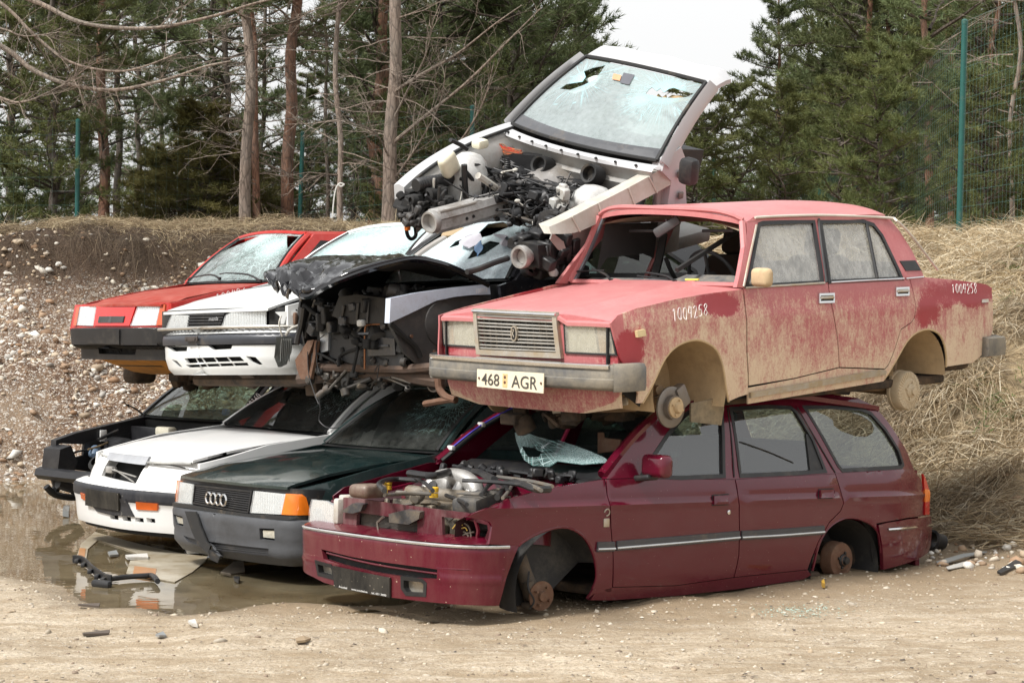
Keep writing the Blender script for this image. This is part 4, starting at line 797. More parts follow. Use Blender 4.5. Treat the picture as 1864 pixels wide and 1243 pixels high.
archr = cr([V((*p, 0)) for p in [(1610, 690), (1617, 680), (1632, 655), (1651, 622), (1668, 606), (1689, 599.5), (1708, 606), (1718, 622), (1723, 645), (1723, 668)]], 3); AR = [(p.x, p.y) for p in archr]
panel('rear_wing', LS, sid([(1656, 507), (1683, 504), (1740, 509), (1795, 517), (1804.5, 523), (1807, 545), (1807, 600), (1795, 640), (1770, 661)]+AR[::-1]+[(1611, 673), (1618, 664), (1629, 635), (1640, 600), (1658, 588), (1665, 578), (1664, 538)], (-2.6, .7)), LP, e, gap=.003, res=(.12, .03))
panel('sill', LS, sid([(1362, 706), (1446, 690), (1528, 670), (1612, 673), (1612, 690), (1608, 694), (1440, 722), (1362, 735)], (-1, .35)), LP, e, res=(.12, .03))
panel('sill_trim', LS, sid([(1363, 714), (1450, 699), (1600, 672), (1610, 675), (1608, 682), (1450, 709), (1363, 724)], (-1, .35)), MUDG, e, th=(0, .02, 0), res=(.2, .05))
for nm, A in (('front_arch_lip', A1), ('rear_arch_lip', AR)): strip('arch_lip', [LS(u.x, u.y)+V((0, -.004, 0)) for u in sid(A, (0 if nm[0] == 'f' else -2.5, .6))], .008, MUDM, e, 6, 1)
gf_, gr_ = [(1383, 411), (1390, 408), (1480, 404.5), (1496, 512), (1361, 519.5)], [(1495, 405.5), (1570, 404.5), (1590, 411), (1605, 430), (1640, 505), (1511, 511)]
Hf, Hr = sid(gf_, (-1, 1.2)), sid(gr_, (-1.9, 1.2))
CAB = sid([(1341, 523), (1351, 474), (1360, 421), (1359, 404), (1372, 395), (1400, 391.5), (1480, 391), (1600, 391), (1618, 397), (1637, 420), (1660, 456), (1682, 504), (1656, 508), (1507, 516), (1354, 524)], (-1.2, 1.2))
panel('cabin_side', LS, CAB, LP, e, holes=[shrink(Hf, -.012), shrink(Hr, -.012)], res=(.15, .05), th=(0, -.03, 0))
panel('cabin_side', LS, CAB, LT, e, holes=[shrink(Hf, -.012), shrink(Hr, -.012)], res=(.15, .05), th=(0, -.03, 0), mirror=True)
for h, d_ in ((Hf, dr), (Hr, dq)):
    gl_ = panel('window', LS, h, GM, d_, th=(0, -.004, 0), res=(.2, .1), fn=lambda p: p+V((0, -.012, 0)))
    ring_panel('window_frame', LS, shrink(h, -.020), shrink(h, .006), BLACK, d_, th=(0, -.016, 0), fn=lambda p: p+V((0, .004, 0)))
strip('window_divider', [LS(u.x, u.y) for u in sid([(1577, 405), (1588, 460), (1597, 506)], (-2, 1.2))], .011, BLACK, dq, 6)
strip('pillar_trim', [LS(u.x, u.y)+V((0, .004, 0)) for u in sid([(1489, 399), (1496, 455), (1504, 514)], (-1.4, 1.2))], .012, BLACK, e, 6)
for pts, d_ in (([(1356, 524), (1430, 519.5), (1500, 515)], dr), ([(1511, 514), (1580, 510), (1644, 507)], dq)): strip('chrome_strip', [LS(u.x, u.y)+V((0, .006, 0)) for u in sid(pts, (-1.3, 1))], .007, MUDG if d_ == dr else CHROME, d_, 6)
strip('chrome_strip', [LS(u.x, u.y)+V((0, .004, 0)) for u in sid([(1648, 507), (1680, 504)], (-2.4, 1))], .007, CHROME, e, 6)
strip('windscreen_trim', [LS(u.x, u.y)+V((0, .004, 0)) for u in sid([(1353, 522), (1361, 480), (1372, 430), (1376, 410)], (-.7, 1.1))], .008, MUDG, e, 6)
gut = [LS(u.x, u.y)+V((0, .012, .0)) for u in sid([(1372, 396), (1420, 393.5), (1500, 392), (1612, 396.5)], (-1.3, 1.4))]
gp = f.hits([(1632, 402), (1655, 424), (1685, 462), (1707, 491)], 'y', .70)
strip('gutter_strip', gut+gp, .009, plain('pale_gutter_strip', (.62, .57, .50), .4, dirt=.2), e, 7)
for (q, d_) in (([(1489, 534), (1517, 533), (1517, 551), (1489, 552)], dr), ([(1629, 523), (1653, 522), (1653, 538), (1629, 539)], dq)):
    U = sid(q, (-1.6, .9)); hd = ring_panel('door_handle', LS, U, shrink(U, .014), CHROME, d_, th=(0, -.02, 0), fn=lambda p: p+V((0, .012, 0)))
    panel('handle_recess', LS, shrink(U, .012), BLACK, hd, th=(0, -.01, 0), fn=lambda p: p+V((0, .004, 0))); T = MB(); a, b = bil(U, .1, .45), bil(U, .9, .45); T.tube([LS(a.x, a.y)+V((0, .012, 0)), LS(b.x, b.y)+V((0, .012, 0))], .010, 6); T.build('grip', MUDG, hd)
panel('pillar_vent', LS, sid([(1637, 475), (1665, 474), (1676, 492), (1648, 493)], (-2.5, 1.1)), BLACK, e, th=(0, -.012, 0), res=(.05, .05), fn=lambda p: p+V((0, .006, 0)))
chalk('1004258', sid([(1222, 563), (1289, 553), (1289, 574), (1224, 585)], (0, .85)), LS, (0, .005, 0), e, .0028)
chalk('1004258', sid([(1731, 518), (1778, 516), (1778, 535), (1732, 533)], (-2.9, .88)), LS, (0, .005, 0), e, .0025)
U = sid([(1155, 602), (1170, 599), (1172, 611), (1157, 614)], (.4, .75)); panel('side_repeater', LS, U, plain('dirty_amber', (.62, .50, .28), .4), e, th=(0, .02, 0), res=(.05, .05))
U = sid([(1787, 545), (1798, 544), (1798, 550), (1787, 551)], (-3.1, .8)); panel('side_badge', LS, U, MUDG, e, th=(0, .008, 0))
# ---- bonnet, roof, boot
def LH(x, y): return V((x, y, .832+(.60-x)*.133-.028*(y/.75)**2+.016*math.exp(-((abs(y)-.36)/.05)**2)*(0 if abs(y) > .36 else 1)+.016*(1 if abs(y) < .36 else 0)-.022*max(0, (x-.52)/.1)**2))
Hd = [V(p) for p in [(.612, -.72), (.635, -.4), (.64, 0), (.635, .4), (.605, .72), (.56, .745), (.3, .775), (0, .785), (-.58, .775), (-.585, .4), (-.59, 0), (-.585, -.4), (-.58, -.775), (0, -.785), (.3, -.775), (.56, -.745)]]
panel('bonnet', LH, Hd, LT, e, th=(0, 0, -.02), res=(.05, .045), gap=.003)
fr_t = f.uv([(1359, 404)], LS, (-.8, 1.4))[0]; XT, ZT = fr_t.x, fr_t.y; rr_t = f.uv([(1604, 391)], LS, (-2.1, 1.4))[0]; XR, ZR = rr_t.x, rr_t.y
YT = yz(ZT)
def LR(x, y): return V((x, y, ZT+.045*(.5-.5*y/YT)+(ZR-ZT)*(x-XT)/(XR-XT)+.085*(1-abs(y/(YT+.02))**2.8)*min(1, .88+max(0, XT+.06-x)*2)-.14*max(0, x-XT+.05)**1.2-.12*max(0, XR+.1-x)**1.2))
ro = [V((XT+.10-.10*(abs(y)/YT)**3, y)) for y in np.linspace(-YT, YT, 15)]+[V((XR-.02-.06*(1-(y/YT)**2), y)) for y in np.linspace(YT, -YT, 11)]
panel('roof', LR, ro, LT, e, th=(0, 0, -.03), res=(.08, .08))
hl = plain('headliner', (.42, .34, .235), .9, dirt=.3); T = MB()
T.loft([[LR(x, y)+V((0, 0, -.055-.02*abs(y)))*1 for y in np.linspace(-YT+.03, YT-.03, 9)] for x in np.linspace(XT+.03, XR, 8)], closed=False); T.build('headliner', hl, e)
T = MB()
for y in (-.3, .33): T = MB(); T.box((XT-.10, y, ZT-.055), (.05, .26, .02), bev=.006); T.build('sun_visor', BLACK, e)
bz = .985
for s in (1, -1):                       # windscreen surround
    T = MB(); base = LS(-.60, bz); P = cr([V((base.x+.02, base.y-.03, base.z)), V(((base.x+XT)/2+.015, (base.y+YT)/2-.02, (bz+ZT)/2)), V((XT+.02, YT-.02, ZT+(.045 if s < 0 else 0)))], 5)
    T.tube([V((p.x, p.y*s, p.z)) for p in P], .022, 6); T.build('windscreen_pillar', LT, e)
    strip('pillar_seal', [V((p.x-.02, (p.y-.028)*s, p.z)) for p in P], .014, plain('grey_seal', (.07, .075, .085), .5), e, 6, 0)
strip('windscreen_header', [V((XT+.085-.08*(abs(y)/YT)**2.5, y, ZT+.045*(.5-.5*y/YT)+.070*(1-abs(y/YT)**6))) for y in np.linspace(-YT+.02, YT-.02, 25)], .016, LT, e, 6, 0)
strip('scuttle', [V((-.60+.03*(1-(y/.75)**2), y, .985)) for y in np.linspace(-.74, .74, 11)], .018, LT, e, 6, 0)
def LB(x, y): return V((x, y, .985-(-2.6-x)*.055-.05*max(0, (-3.25-x)/.15)**2-.02*(y/.7)**2))
panel('boot_lid', LB, [V(p) for p in [(-2.56, -.74), (-2.56, .74), (-3.38, .73), (-3.40, 0), (-3.38, -.73)]], LT, e, th=(0, 0, -.02), res=(.08, .1))
panel('tail_panel', lambda y, z: V((-3.40-.03*(1-(y/.75)**2), y, z)), [V(p) for p in [(-.74, .40), (.74, .40), (.74, .90), (-.74, .90)]], LP, e, th=(.03, 0, 0), res=(.2, .1))
T = MB(); T.loft([[V((-2.12, y*.60, ZR-.01)), V((-2.35, y*.66, 1.19)), V((-2.57, y*.70, .99))] for y in np.linspace(-1, 1, 7)], closed=False); rg = T.build('rear_window', GM, e)
for s in (-1, 1): panel('inner_side', LS, [V(p) for p in [(.36, .30), (.60, .45), (.60, .78), (-.55, .95), (-3.3, .88), (-3.33, .42), (-2.80, .38), (-2.74, .55), (-2.6, .66), (-2.42, .69), (-2.2, .64), (-2.08, .52), (-2.03, .32), (-.42, .28), (-.35, .52), (-.2, .68), (0, .72), (.2, .66), (.32, .5)]], DARKIN, e, th=(0, -.01, 0), res=(.3, .1), mirror=s < 0, fn=lambda p: p+V((0, -.055, 0)))
panel('far_side', LS, [V(p) for p in [(.64, .42), (.60, .80), (-.58, .985), (-2.6, .985), (-3.3, .9), (-3.36, .42), (-2.85, .36), (-2.72, .55), (-2.5, .64), (-2.25, .55), (-2.05, .34), (-.45, .28), (-.30, .55), (0, .66), (.25, .58), (.38, .36)]], LP, e, res=(.2, .06), mirror=True)
# ---- front
gq = [(867, 561), (1018, 568), (1027, 652), (873, 645)]; U = fro(gq)
hf, hn = fro([(805, 577), (866, 578), (871, 632), (809, 628)], (-.6, .7)), fro([(1028, 587), (1112, 590), (1123, 646), (1031, 642)], (.5, .7))
panel('front_panel', LF, [V(p) for p in [(-.735, .80), (-.4, .835), (0, .845), (.4, .835), (.735, .80), (.745, .6), (.75, .44), (-.75, .44), (-.745, .6)]], LP, e, holes=[shrink(U, .02), shrink(hf, .004), shrink(hn, .004)], th=(-.03, 0, 0), res=(.06, .04))
panel('front_valance', lambda y, z: V((.60-.06*(y/.75)**2-.4*max(0, .36-z), y, z)), [V(p) for p in [(-.74, .46), (.745, .46), (.72, .30), (.45, .255), (-.45, .255), (-.72, .30)]], LP, e, th=(-.02, 0, 0), res=(.1, .04))
gr = ring_panel('grille', LF, U, shrink(U, .032), MUDG, e, th=(-.03, 0, 0), res=(.1, .1), fn=lambda p: p+V((.03, 0, 0)))
strip('chrome_edge', [LF(*bil(U, s, .05))+V((.035, 0, 0)) for s in (.0, .25, .5, .75, 1.)], .009, CHROME, gr, 6, 2)
panel('grille_backing', LF, shrink(U, .01), plain('opening_shade', (.008, .008, .008), .9), gr, th=(-.01, 0, 0), fn=lambda p: p+V((-.06, 0, 0)))
SL = plain('grille_bar', (.42, .40, .36), .35, metal=.6, dirt=.35); T = MB()
I = shrink(U, .028)
for i in range(5):
    for dlt in (.06, .145):
        t = (i+dlt*5.2)/5.05; pts = [LF(*bil(I, s, min(.985, t)))+V((.018, 0, 0)) for s in np.linspace(0, 1, 7)]; T.tube(pts, .0062, 6)
    a, b = bil(I, .985, (i+.06*5.2)/5.05), bil(I, .985, (i+.145*5.2)/5.05); T.tube([LF(*a)+V((.018, 0, 0)), LF(*b)+V((.018, 0, 0))], .006, 5)
T.build('grille_bars', SL, gr); T = MB()
for s in np.linspace(.05, .95, 12): T.tube([LF(*bil(I, s, 0.))+V((-.004, 0, 0)), LF(*bil(I, s, 1.))+V((-.004, 0, 0))], .006, 4)
T.build('grille_slats', plain('dark_slat', (.06, .055, .05), .6, dirt=.4), gr)
q = [bil(I, a, b) for a, b in ((.45, .34), (.55, .34), (.56, .66), (.46, .66))]; Q = sum(q, V((0, 0)))/4
ov = [Q+V((.030*math.cos(a)*(1 if abs(math.cos(a)) < .7 else .9), .046*math.sin(a))) for a in [i*math.pi/10 for i in range(20)]]
bd = panel('badge', LF, ov, MUDG, gr, th=(-.02, 0, 0), step=.02, fn=lambda p: p+V((.034, 0, 0))); panel('badge_inset', LF, shrink(ov, .009), BLACK, bd, th=(-.01, 0, 0), step=.02, fn=lambda p: p+V((.037, 0, 0)))
strip('badge_figure', [LF(Q.x+a, Q.y+b)+V((.041, 0, 0)) for a, b in ((-.010, -.02), (-.004, .0), (.008, .012), (.004, .024), (-.006, .014), (.002, -.006), (.01, -.02))], .0035, MUDG, bd, 5, 3)
for q, am in ((hf, 1), (hn, 0)):
    h = panel('headlight', LF, q, glass('dusty_headlight', (.9, .9, .85), dirt=.3, dirtcol=(.66, .63, .55), opacity=.16) if am else MATS['dusty_headlight'], e, th=(-.012, 0, 0), res=(.05, .05), fn=lambda p: p+V((.008, 0, 0)))
    T = MB(); s0, s1 = ((.30, .97) if am else (.04, .62)); rg_ = []
    for k_, d_ in ((0, -.008), (.16, -.06)): rg_.append([LF(*bil(q, s0+(s1-s0)*(k_ if a in (0, 3) else 1-k_), k_ if b == 0 else 1-k_))+V((d_, 0, 0)) for a, b in ((0, 0), (1, 0), (1, 1), (3, 1))])
    T.loft(rg_); T.build('reflector', plain('lamp_silver', (.70, .69, .64), .25, metal=.85, dirt=.35), h)
    s0, s1 = ((.02, .28) if am else (.66, .97)); panel('indicator', LF, [bil(q, s0, .06), bil(q, s1, .06), bil(q, s1, .94), bil(q, s0, .94)], plain('muddy_amber', (.55, .30, .14), .4, dirt=.4), h, th=(-.02, 0, 0), fn=lambda p: p+V((-.01, 0, 0)))
    ring_panel('headlight_surround', LF, shrink(q, -.004), shrink(q, .006), BLACK, h, th=(-.02, 0, 0), fn=lambda p: p+V((.010, 0, 0)))
bpl = cr([V(p) for p in [(.44, .815, 0), (.55, .812, 0), (.635, .77, 0), (.675, .66, 0), (.70, .35, 0), (.71, 0, 0), (.70, -.35, 0), (.675, -.66, 0), (.635, -.77, 0), (.55, -.812, 0), (.44, -.815, 0)]], 4)
def bumper_loft(path, sec, name, mat, parent):
    T = MB(); rings = []
    for i, p in enumerate(path):
        t = (path[min(i+1, len(path)-1)]-path[max(i-1, 0)]).normalized(); n_ = V((-t.y, t.x, 0)); n_ = n_ if n_.dot(V((1, p.y*.8, 0))) > 0 else -n_
        rings.append([p+n_*o+V((0, 0, z)) for o, z in sec])
    T.loft(rings); return T.build(name, mat, parent, angle=50)
BMUD = plain('muddy_rubber', (.10, .10, .098), .6, var=.5, scale=5, dirt=.7, dirtcol=(.26, .23, .18), bump=.2)
bu = bumper_loft(bpl, [(-.05, .405), (.0, .41), (.022, .43), (.022, .475), (.010, .48), (.012, .535), (0, .555), (-.05, .56)], 'front_bumper', BMUD, e)
bumper_loft(bpl[9:-7], [(-.03, .534), (.020, .534), (.024, .545), (.022, .562), (-.03, .566)], 'chrome_strip', CHROME, bu)
bumper_loft(bpl[:9], [(-.03, .40), (.026, .405), (.034, .43), (.034, .54), (.02, .562), (-.03, .566)], 'bumper_corner', BMUD, bu)
bumper_loft(bpl[-7:], [(-.03, .40), (.026, .405), (.034, .43), (.034, .54), (.02, .562), (-.03, .566)], 'bumper_corner', BMUD, bu)
PLX = lambda y, z: V((.745, y, z))
q = f.uv([(868.5, 671.5), (990, 679.5), (989, 716), (868, 703.5)], PLX, (-.1, .45)); PLM = plain('cream_plate', (.74, .66, .50), .5, var=.1, dirt=.25, dirtcol=(.55, .45, .30))
pl = panel('number_plate', PLX, q, PLM, bu, th=(-.006, 0, 0), res=(.2, .2))
INK = plain('plate_ink', (.06, .055, .05), .5, dirt=.2)
def onplate(s0, s1, t0, t1): return lambda a, b: PLX(*bil(q, s0+(s1-s0)*a, t1+(t0-t1)*b))+V((.003, 0, 0))
text_on('468', onplate(.075, .345, .20, .84), 'plate_figures', INK, pl, .004); text_on('AGR', onplate(.53, .91, .20, .84), 'plate_letters', INK, pl, .004)
panel('plate_sticker', PLX, [bil(q, a, b) for a, b in ((.395, .16), (.465, .16), (.465, .88), (.395, .88))], plain('tan_sticker', (.66, .46, .22), .6), pl, th=(-.004, 0, 0), fn=lambda p: p+V((.0025, 0, 0)))
T = MB()
for a, b in ((.035, .5), (.965, .5), (.43, .34), (.43, .62)): T = MB(); T.lathe([(.008 if a < .1 or a > .9 else .011, 0), (.006, .004), (0, .004)], PLX(*bil(q, a, b))+V((.002, 0, 0)), (1, 0, 0), 10); T.build('plate_screw' if a != .43 else 'plate_seal', RUST, pl)
rp = [V((-3.50-.0, y, 0)) for y in np.linspace(-.7, .70, 8)]+[V(p) for p in [(-3.49, .77, 0), (-3.43, .815, 0), (-3.20, .822, 0)]]
bumper_loft([V((-x_.x, x_.y, 0)) for x_ in rp], [(-.05, .41), (.02, .42), (.026, .47), (.02, .545), (-.05, .56)], 'rear_bumper', BMUD, e).matrix_local = Matrix.Scale(-1, 4, (1, 0, 0))
# ---- cabin
T = MB(); T.loft([[V((-.60, y, .965)), V((-.75, y, 1.01+.03*(y > .1)*(y < .6))), V((-1.0, y, .99)), V((-1.05, y, .80)), V((-.62, y, .75))] for y in np.linspace(-.70, .70, 16)]); T.build('dashboard', plain('grey_dash', (.10, .105, .11), .6, var=.3, dirt=.45, dirtcol=(.36, .31, .24)), e)
steering(tuple(f.hit(1297, 505, 'x', -1.02)), e, BLACK, .45, .19)
seat((-1.5, .36, .52), e, plain('brown_seat', (.055, .035, .024), .9)); seat((-1.5, -.36, .52), e, MATS['brown_seat'])
T = MB(); T.box((-2.25, 0, .62), (.5, 1.25, .2), bev=.06); T.box((-2.45, 0, .86), (.16, 1.25, .48), Matrix.Rotation(-.25, 3, 'Y'), bev=.06); T.build('rear_bench', MATS['brown_seat'], e)
p = f.hit(1214, 413, 'y', .02); T = MB(); T.tube([f.hit(1212, 399, 'y', .02), p+V((-.01, 0, .02))], .008, 6); M = Matrix.Rotation(.5, 3, 'Z') @ Matrix.Rotation(.55, 3, 'X'); T.box(p, (.035, .19, .065), M, bev=.02); T.build('rear_view_mirror', plain('mirror_back', (.06, .06, .062), .45, dirt=.2), e)
strip('seat_belt', f.hits([(1352, 415), (1290, 455), (1232, 492)], 'y', .25), .018, DARKIN, e, 5)
strip('seat_belt', f.hits([(1208, 425), (1200, 470), (1190, 508)], 'y', -.35), .030, DARKIN, e, 5); strip('seat_belt', f.hits([(1212, 470), (1222, 495), (1232, 512)], 'y', -.30), .016, DARKIN, e, 5)
T = MB(); T.loft([[f.hit(x_, y_, 'y', -.60) for x_, y_ in ((1102, 408), (1198, 405), (1190, 470), (1170, 462), (1105, 470), (1085, 500))], [f.hit(x_, y_, 'y', -.57) for x_, y_ in ((1102, 408), (1198, 405), (1190, 470), (1170, 462), (1105, 470), (1085, 500))]]); T.build('torn_headliner', plain('sagging_lining', (.035, .033, .032), .95, var=.4), e)
T = MB(); T.box(f.hit(1260, 509, 'z', 1.03), (.05, .08, .012), Matrix.Rotation(.5, 3, 'Z'), bev=.003); tag(T.build('matchbox', plain('yellow_card', (.75, .62, .12), .6, var=.3)), 'small yellow and white box lying on the saloon dashboard', 'box').matrix_world = f.M
for w0, w1, w2, b0, b1 in (((1112, 512), (1103, 500), (1078, 489), (1048, 494), (1100, 492)), ((1228, 514), (1215, 503), (1176, 496), (1160, 502), (1222, 509))):
    h_ = lambda q_, z_: f.hit(q_[0], q_[1], 'x', z_); wiper(h_(w0, -.58), h_(w1, -.60), h_(w2, -.62), (h_(b0, -.61), h_(b1, -.61)), e)
mc = f.hit(1387, 505, 'y', .90); T = MB(); T.box(mc, (.07, .18, .115), Matrix.Rotation(-.35, 3, 'Z'), bev=.03, seg=3); T.tube([mc+V((.01, -.05, 0)), LS(-.72, .99)], .016, 6); T.build('wing_mirror', MUDM, e)
# ---- underneath
wheel_well('wheel_well', -.02, .37, .335, .79, .36, MUDM, e, -18, 200); wheel_well('wheel_well', -2.42, .34, .31, .79, .40, MUDM, e, 0, 185)
wheel_well('wheel_well', -.02, .37, .335, -.78, -.36, MUDM, e, -18, 200); wheel_well('wheel_well', -2.42, .34, .31, -.78, -.40, MUDM, e, 0, 185)
T = MB(); T.box((-1.75, 0, .27), (2.4, 1.30, .06), bev=.02); T.box((-3.1, 0, .40), (.7, 1.1, .2), bev=.05); T.box((.15, 0, .36), (.5, .74, .2), bev=.04); T.build('floor_pan', UNDER, e)
hb = f.hit(1222, 741, 'y', .735); brake_disc(hb, (0, 1, 0), e, .124, cap=MUDM)
T = MB(); T.box(hb+V((-.10, -.015, .06)), (.09, .07, .14), Matrix.Rotation(.5, 3, 'Y'), bev=.02); T.build('brake_caliper', IRON, e)
T = MB()
for s, zo in ((1, 0), (-1, -.02)):
    c_ = hb if s > 0 else V((hb.x, -.735, hb.z+.0)); T.tube([c_+V((0, -.06*s, .02)), V((.05, .36*s, c_.z+.0)), V((.02, .25*s, c_.z+.03))], [.034, .05], 8); T.tube([c_+V((.03, -.06*s, .1)), V((.0, .36*s, .36))], .03, 8); T.tube([V((0, .5*s, c_.z+.05)), V((0, .46*s, .42))], .045, 10)
T.tube([V((.05, .42, hb.z+.02)), V((.09, 0, hb.z+.06)), V((.05, -.42, hb.z+.02))], .05, 8, sm=3); T.tube([V((.25, .6, .27)), V((.3, .2, .24)), V((.3, -.3, .24)), V((.25, -.6, .27))], .014, 6, sm=3)
T.build('front_suspension', plain('muddy_iron', (.22, .145, .085), .9, var=.4, dirt=.5, dirtcol=(.36, .27, .16), bump=.3), e)
brake_disc((hb.x, -.735, hb.z), (0, -1, 0), e, .124, mat=MUDM, cap=MUDM); junk('engine_underside', UNDER, e, (-.3, -.36, .14), (.45, .36, .34), 60, 4, .04, .16)
T = MB(); T.box(f.hit(1073, 738, 'x', .42), (.02, .62, .05), Matrix.Rotation(.15, 3, 'X'), bev=.01); T.build('lower_rail', plain('pale_metal', (.45, .41, .33), .5, metal=.4, dirt=.4), e)
rb = f.hit(1655, 711, 'y', .70); drum(rb, (0, 1, 0), e, .135, .09, plain('muddy_alloy', (.52, .43, .30), .7, var=.2, dirt=.4, dirtcol=(.40, .30, .18)), ribs=36)
drum((rb.x, -.70, rb.z), (0, -1, 0), e, .135, .09, MATS['muddy_alloy'])
T = MB(); T.tube([rb+V((0, -.08, 0)), V((rb.x, 0, rb.z+.02)), V((rb.x, -.62, rb.z))], .045, 10); T.lathe([(.04, -.12), (.13, -.05), (.13, .05), (.04, .12)], (rb.x, 0, rb.z+.02), (1, 0, 0), 16)
T.tube([rb+V((.03, -.12, .02)), V((-1.75, .45, .26))], .026, 8); T.tube([rb+V((.03, -.16, .10)), V((-1.95, .42, .34))], .018, 8); T.tube([rb+V((-.05, -.16, .0)), V((rb.x-.08, .52, .55))], .022, 8); T.tube([V((rb.x, .5, rb.z+.05)), V((rb.x, .5, .50))], .05, 10); T.build('rear_axle', MATS['muddy_iron'], e)
fl = sid([(1257, 736), (1312, 722), (1318, 745), (1314, 774), (1258, 768)], (-.2, .3)); panel('mud_flap', lambda x, z: V((x, .70+.1*(x+.3), z)), [V((p.x, p.y)) for p in f.uv([(1258, 734), (1316, 722), (1318, 745), (1313, 774), (1258, 768)], lambda x, z: V((x, .70+.1*(x+.3), z)), (-.2, .3))], plain('muddy_flap', (.28, .22, .14), .9, var=.35, dirt=.6, dirtcol=(.10, .085, .06)), e, th=(0, -.012, 0), res=(.1, .1))
# ------------------------------------------------------------------ maroon estate
EP = paint('maroon_paint', (.092, .003, .015), dust=(.22, .13, .12), amount=.03, rough=.2, coat=.8, specks=.8, low=.10)
EPB = paint('speckled_maroon_paint', (.092, .003, .014), dust=(.45, .35, .25), amount=.10, rough=.28, coat=.5, specks=1., low=.0, ss=20.)
F2 = Frame('maroon_estate', (-.255, 11.835, -1.84, -138.94, -2.32, .2), 'maroon estate car without bonnet or wheels, resting on the ground under the muddy red saloon', 'car', 'scrap cars in the stack')
f = F2; e = f.e
ez = lerp_table([(.14, .75), (.20, .79), (.30, .812), (.44, .824), (.56, .83), (.70, .832), (.745, .842), (.757, .826), (.83, .818), (.88, .806), (.915, .79), (1.0, .763), (1.15, .712), (1.30, .652), (1.42, .58)])
def ES(x, z): return V((x, ez(z)-.13*max(0, (x-.32)/.5)**2-.10*max(0, (-2.95-x)/.5)**2*(1 if x > -3.6 else 1), z))
sid = lambda pts, g=(-.5, .6): f.uv(pts, ES, g)
a1 = cr([V((*p, 0)) for p in [(1068, 1090), (1085, 1060), (1086, 1030), (1078, 1000), (1062, 975), (1035, 960), (1005, 962), (975, 973), (950, 988), (938, 1002)]], 3); A1 = [(p.x, p.y) for p in a1]
a2 = cr([V((*p, 0)) for p in [(1477, 1048), (1482, 1030), (1492, 990), (1508, 962), (1530, 946), (1553, 942), (1580, 950), (1597, 965), (1604, 990), (1604, 1036)]], 3); A2 = [(p.x, p.y) for p in a2]
panel('front_wing', ES, sid([(845, 941), (870, 930), (926, 906.5), (985, 891), (1040, 881), (1101, 871), (1105, 900), (1112, 960), (1116, 1010), (1115, 1064), (1114, 1077), (1085, 1079)]+A1+[(936, 994), (889, 991), (892, 978), (895, 958), (891, 951), (880, 947)], (0, .7)), EP, e, res=(.1, .02), gap=.003, th=(0, -.016, 0))
dr = panel('front_door', ES, sid([(1103, 871), (1175, 869), (1240, 870.5), (1338, 871.5), (1343, 900), (1346, 960), (1345, 1010), (1336, 1051), (1230, 1066), (1115, 1069), (1116, 1010), (1112, 960), (1105, 900)]), EP, e, gap=.004, res=(.12, .02))
dq = panel('rear_door', ES, sid([(1338, 871.5), (1430, 866), (1520, 861), (1528, 885), (1536, 915), (1530, 930), (1510, 950), (1490, 985), (1478, 1015), (1470, 1037), (1336, 1051), (1345, 1010), (1346, 960), (1343, 900)], (-1.8, .7)), EP, e, gap=.004, res=(.12, .02))
panel('rear_wing', ES, sid([(1520, 861), (1600, 856), (1655, 852), (1664, 856), (1676, 870), (1686, 905), (1690, 937), (1650, 943), (1612, 950), (1596, 953)]+A2[-9:-12:-1][:0]+[(p[0], p[1]) for p in A2[::-1] if 940 < p[1] < 986 and p[0] > 1480][1:]+[(1482, 1010), (1490, 985), (1510, 950), (1530, 930), (1536, 915), (1528, 885)], (-2.7, .7)), EP, e, gap=.003, res=(.1, .02))
panel('sill', ES, sid([(1085, 1076), (1115, 1069), (1230, 1066), (1336, 1051), (1470, 1037), (1477, 1046), (1462, 1054), (1340, 1072), (1230, 1084), (1113, 1092), (1075, 1092)], (-1, .22)), EP, e, res=(.2, .03), th=(0, -.03, 0))
panel('rear_bumper', ES, sid([(1597, 955), (1612, 951), (1650, 944.5), (1692, 938), (1694, 960), (1692, 990), (1688, 1004), (1660, 1020), (1606, 1036), (1603, 990)], (-3, .5)), EP, e, th=(0, -.03, 0), res=(.1, .03), fn=lambda p: p+V((0, .012, 0)))
strip('bumper_strip', [ES(u.x, u.y)+V((0, .016, 0)) for u in sid([(1613, 963), (1650, 960), (1693, 955)], (-3, .5))], .010, CHROME, e, 6)
RS, RSC = plain('grey_rub_strip', (.05, .052, .058), .5, dirt=.3), plain('bright_strip', (.55, .55, .54), .25, metal=.7, dirt=.3)
for pts, d_ in (([(1086, 995), (1117, 994)], e), ([(1121, 993), (1230, 984), (1344, 974)], dr), ([(1348, 974), (1420, 970), (1498, 964)], dq)):
    P = [ES(u.x, u.y) for u in sid(pts, (-1, .5))]; T = MB(); T.loft([[p+V((0, o, z)) for o, z in ((-.005, -.03), (.014, -.026), (.014, .026), (-.005, .03))] for p in cr(P, 3)]); st = T.build('rub_strip', RS, d_)
    strip('bright_insert', [p+V((0, .014, -.012)) for p in P], .008, RSC, st if d_ != e else st, 6)
for nm, A in (('f', A1), ('r', A2)): strip('arch_lip', [ES(u.x, u.y)+V((0, -.006, 0)) for u in sid(A[2:-2], (0 if nm == 'f' else -2.5, .6))], .009, EP, e, 6, 1)
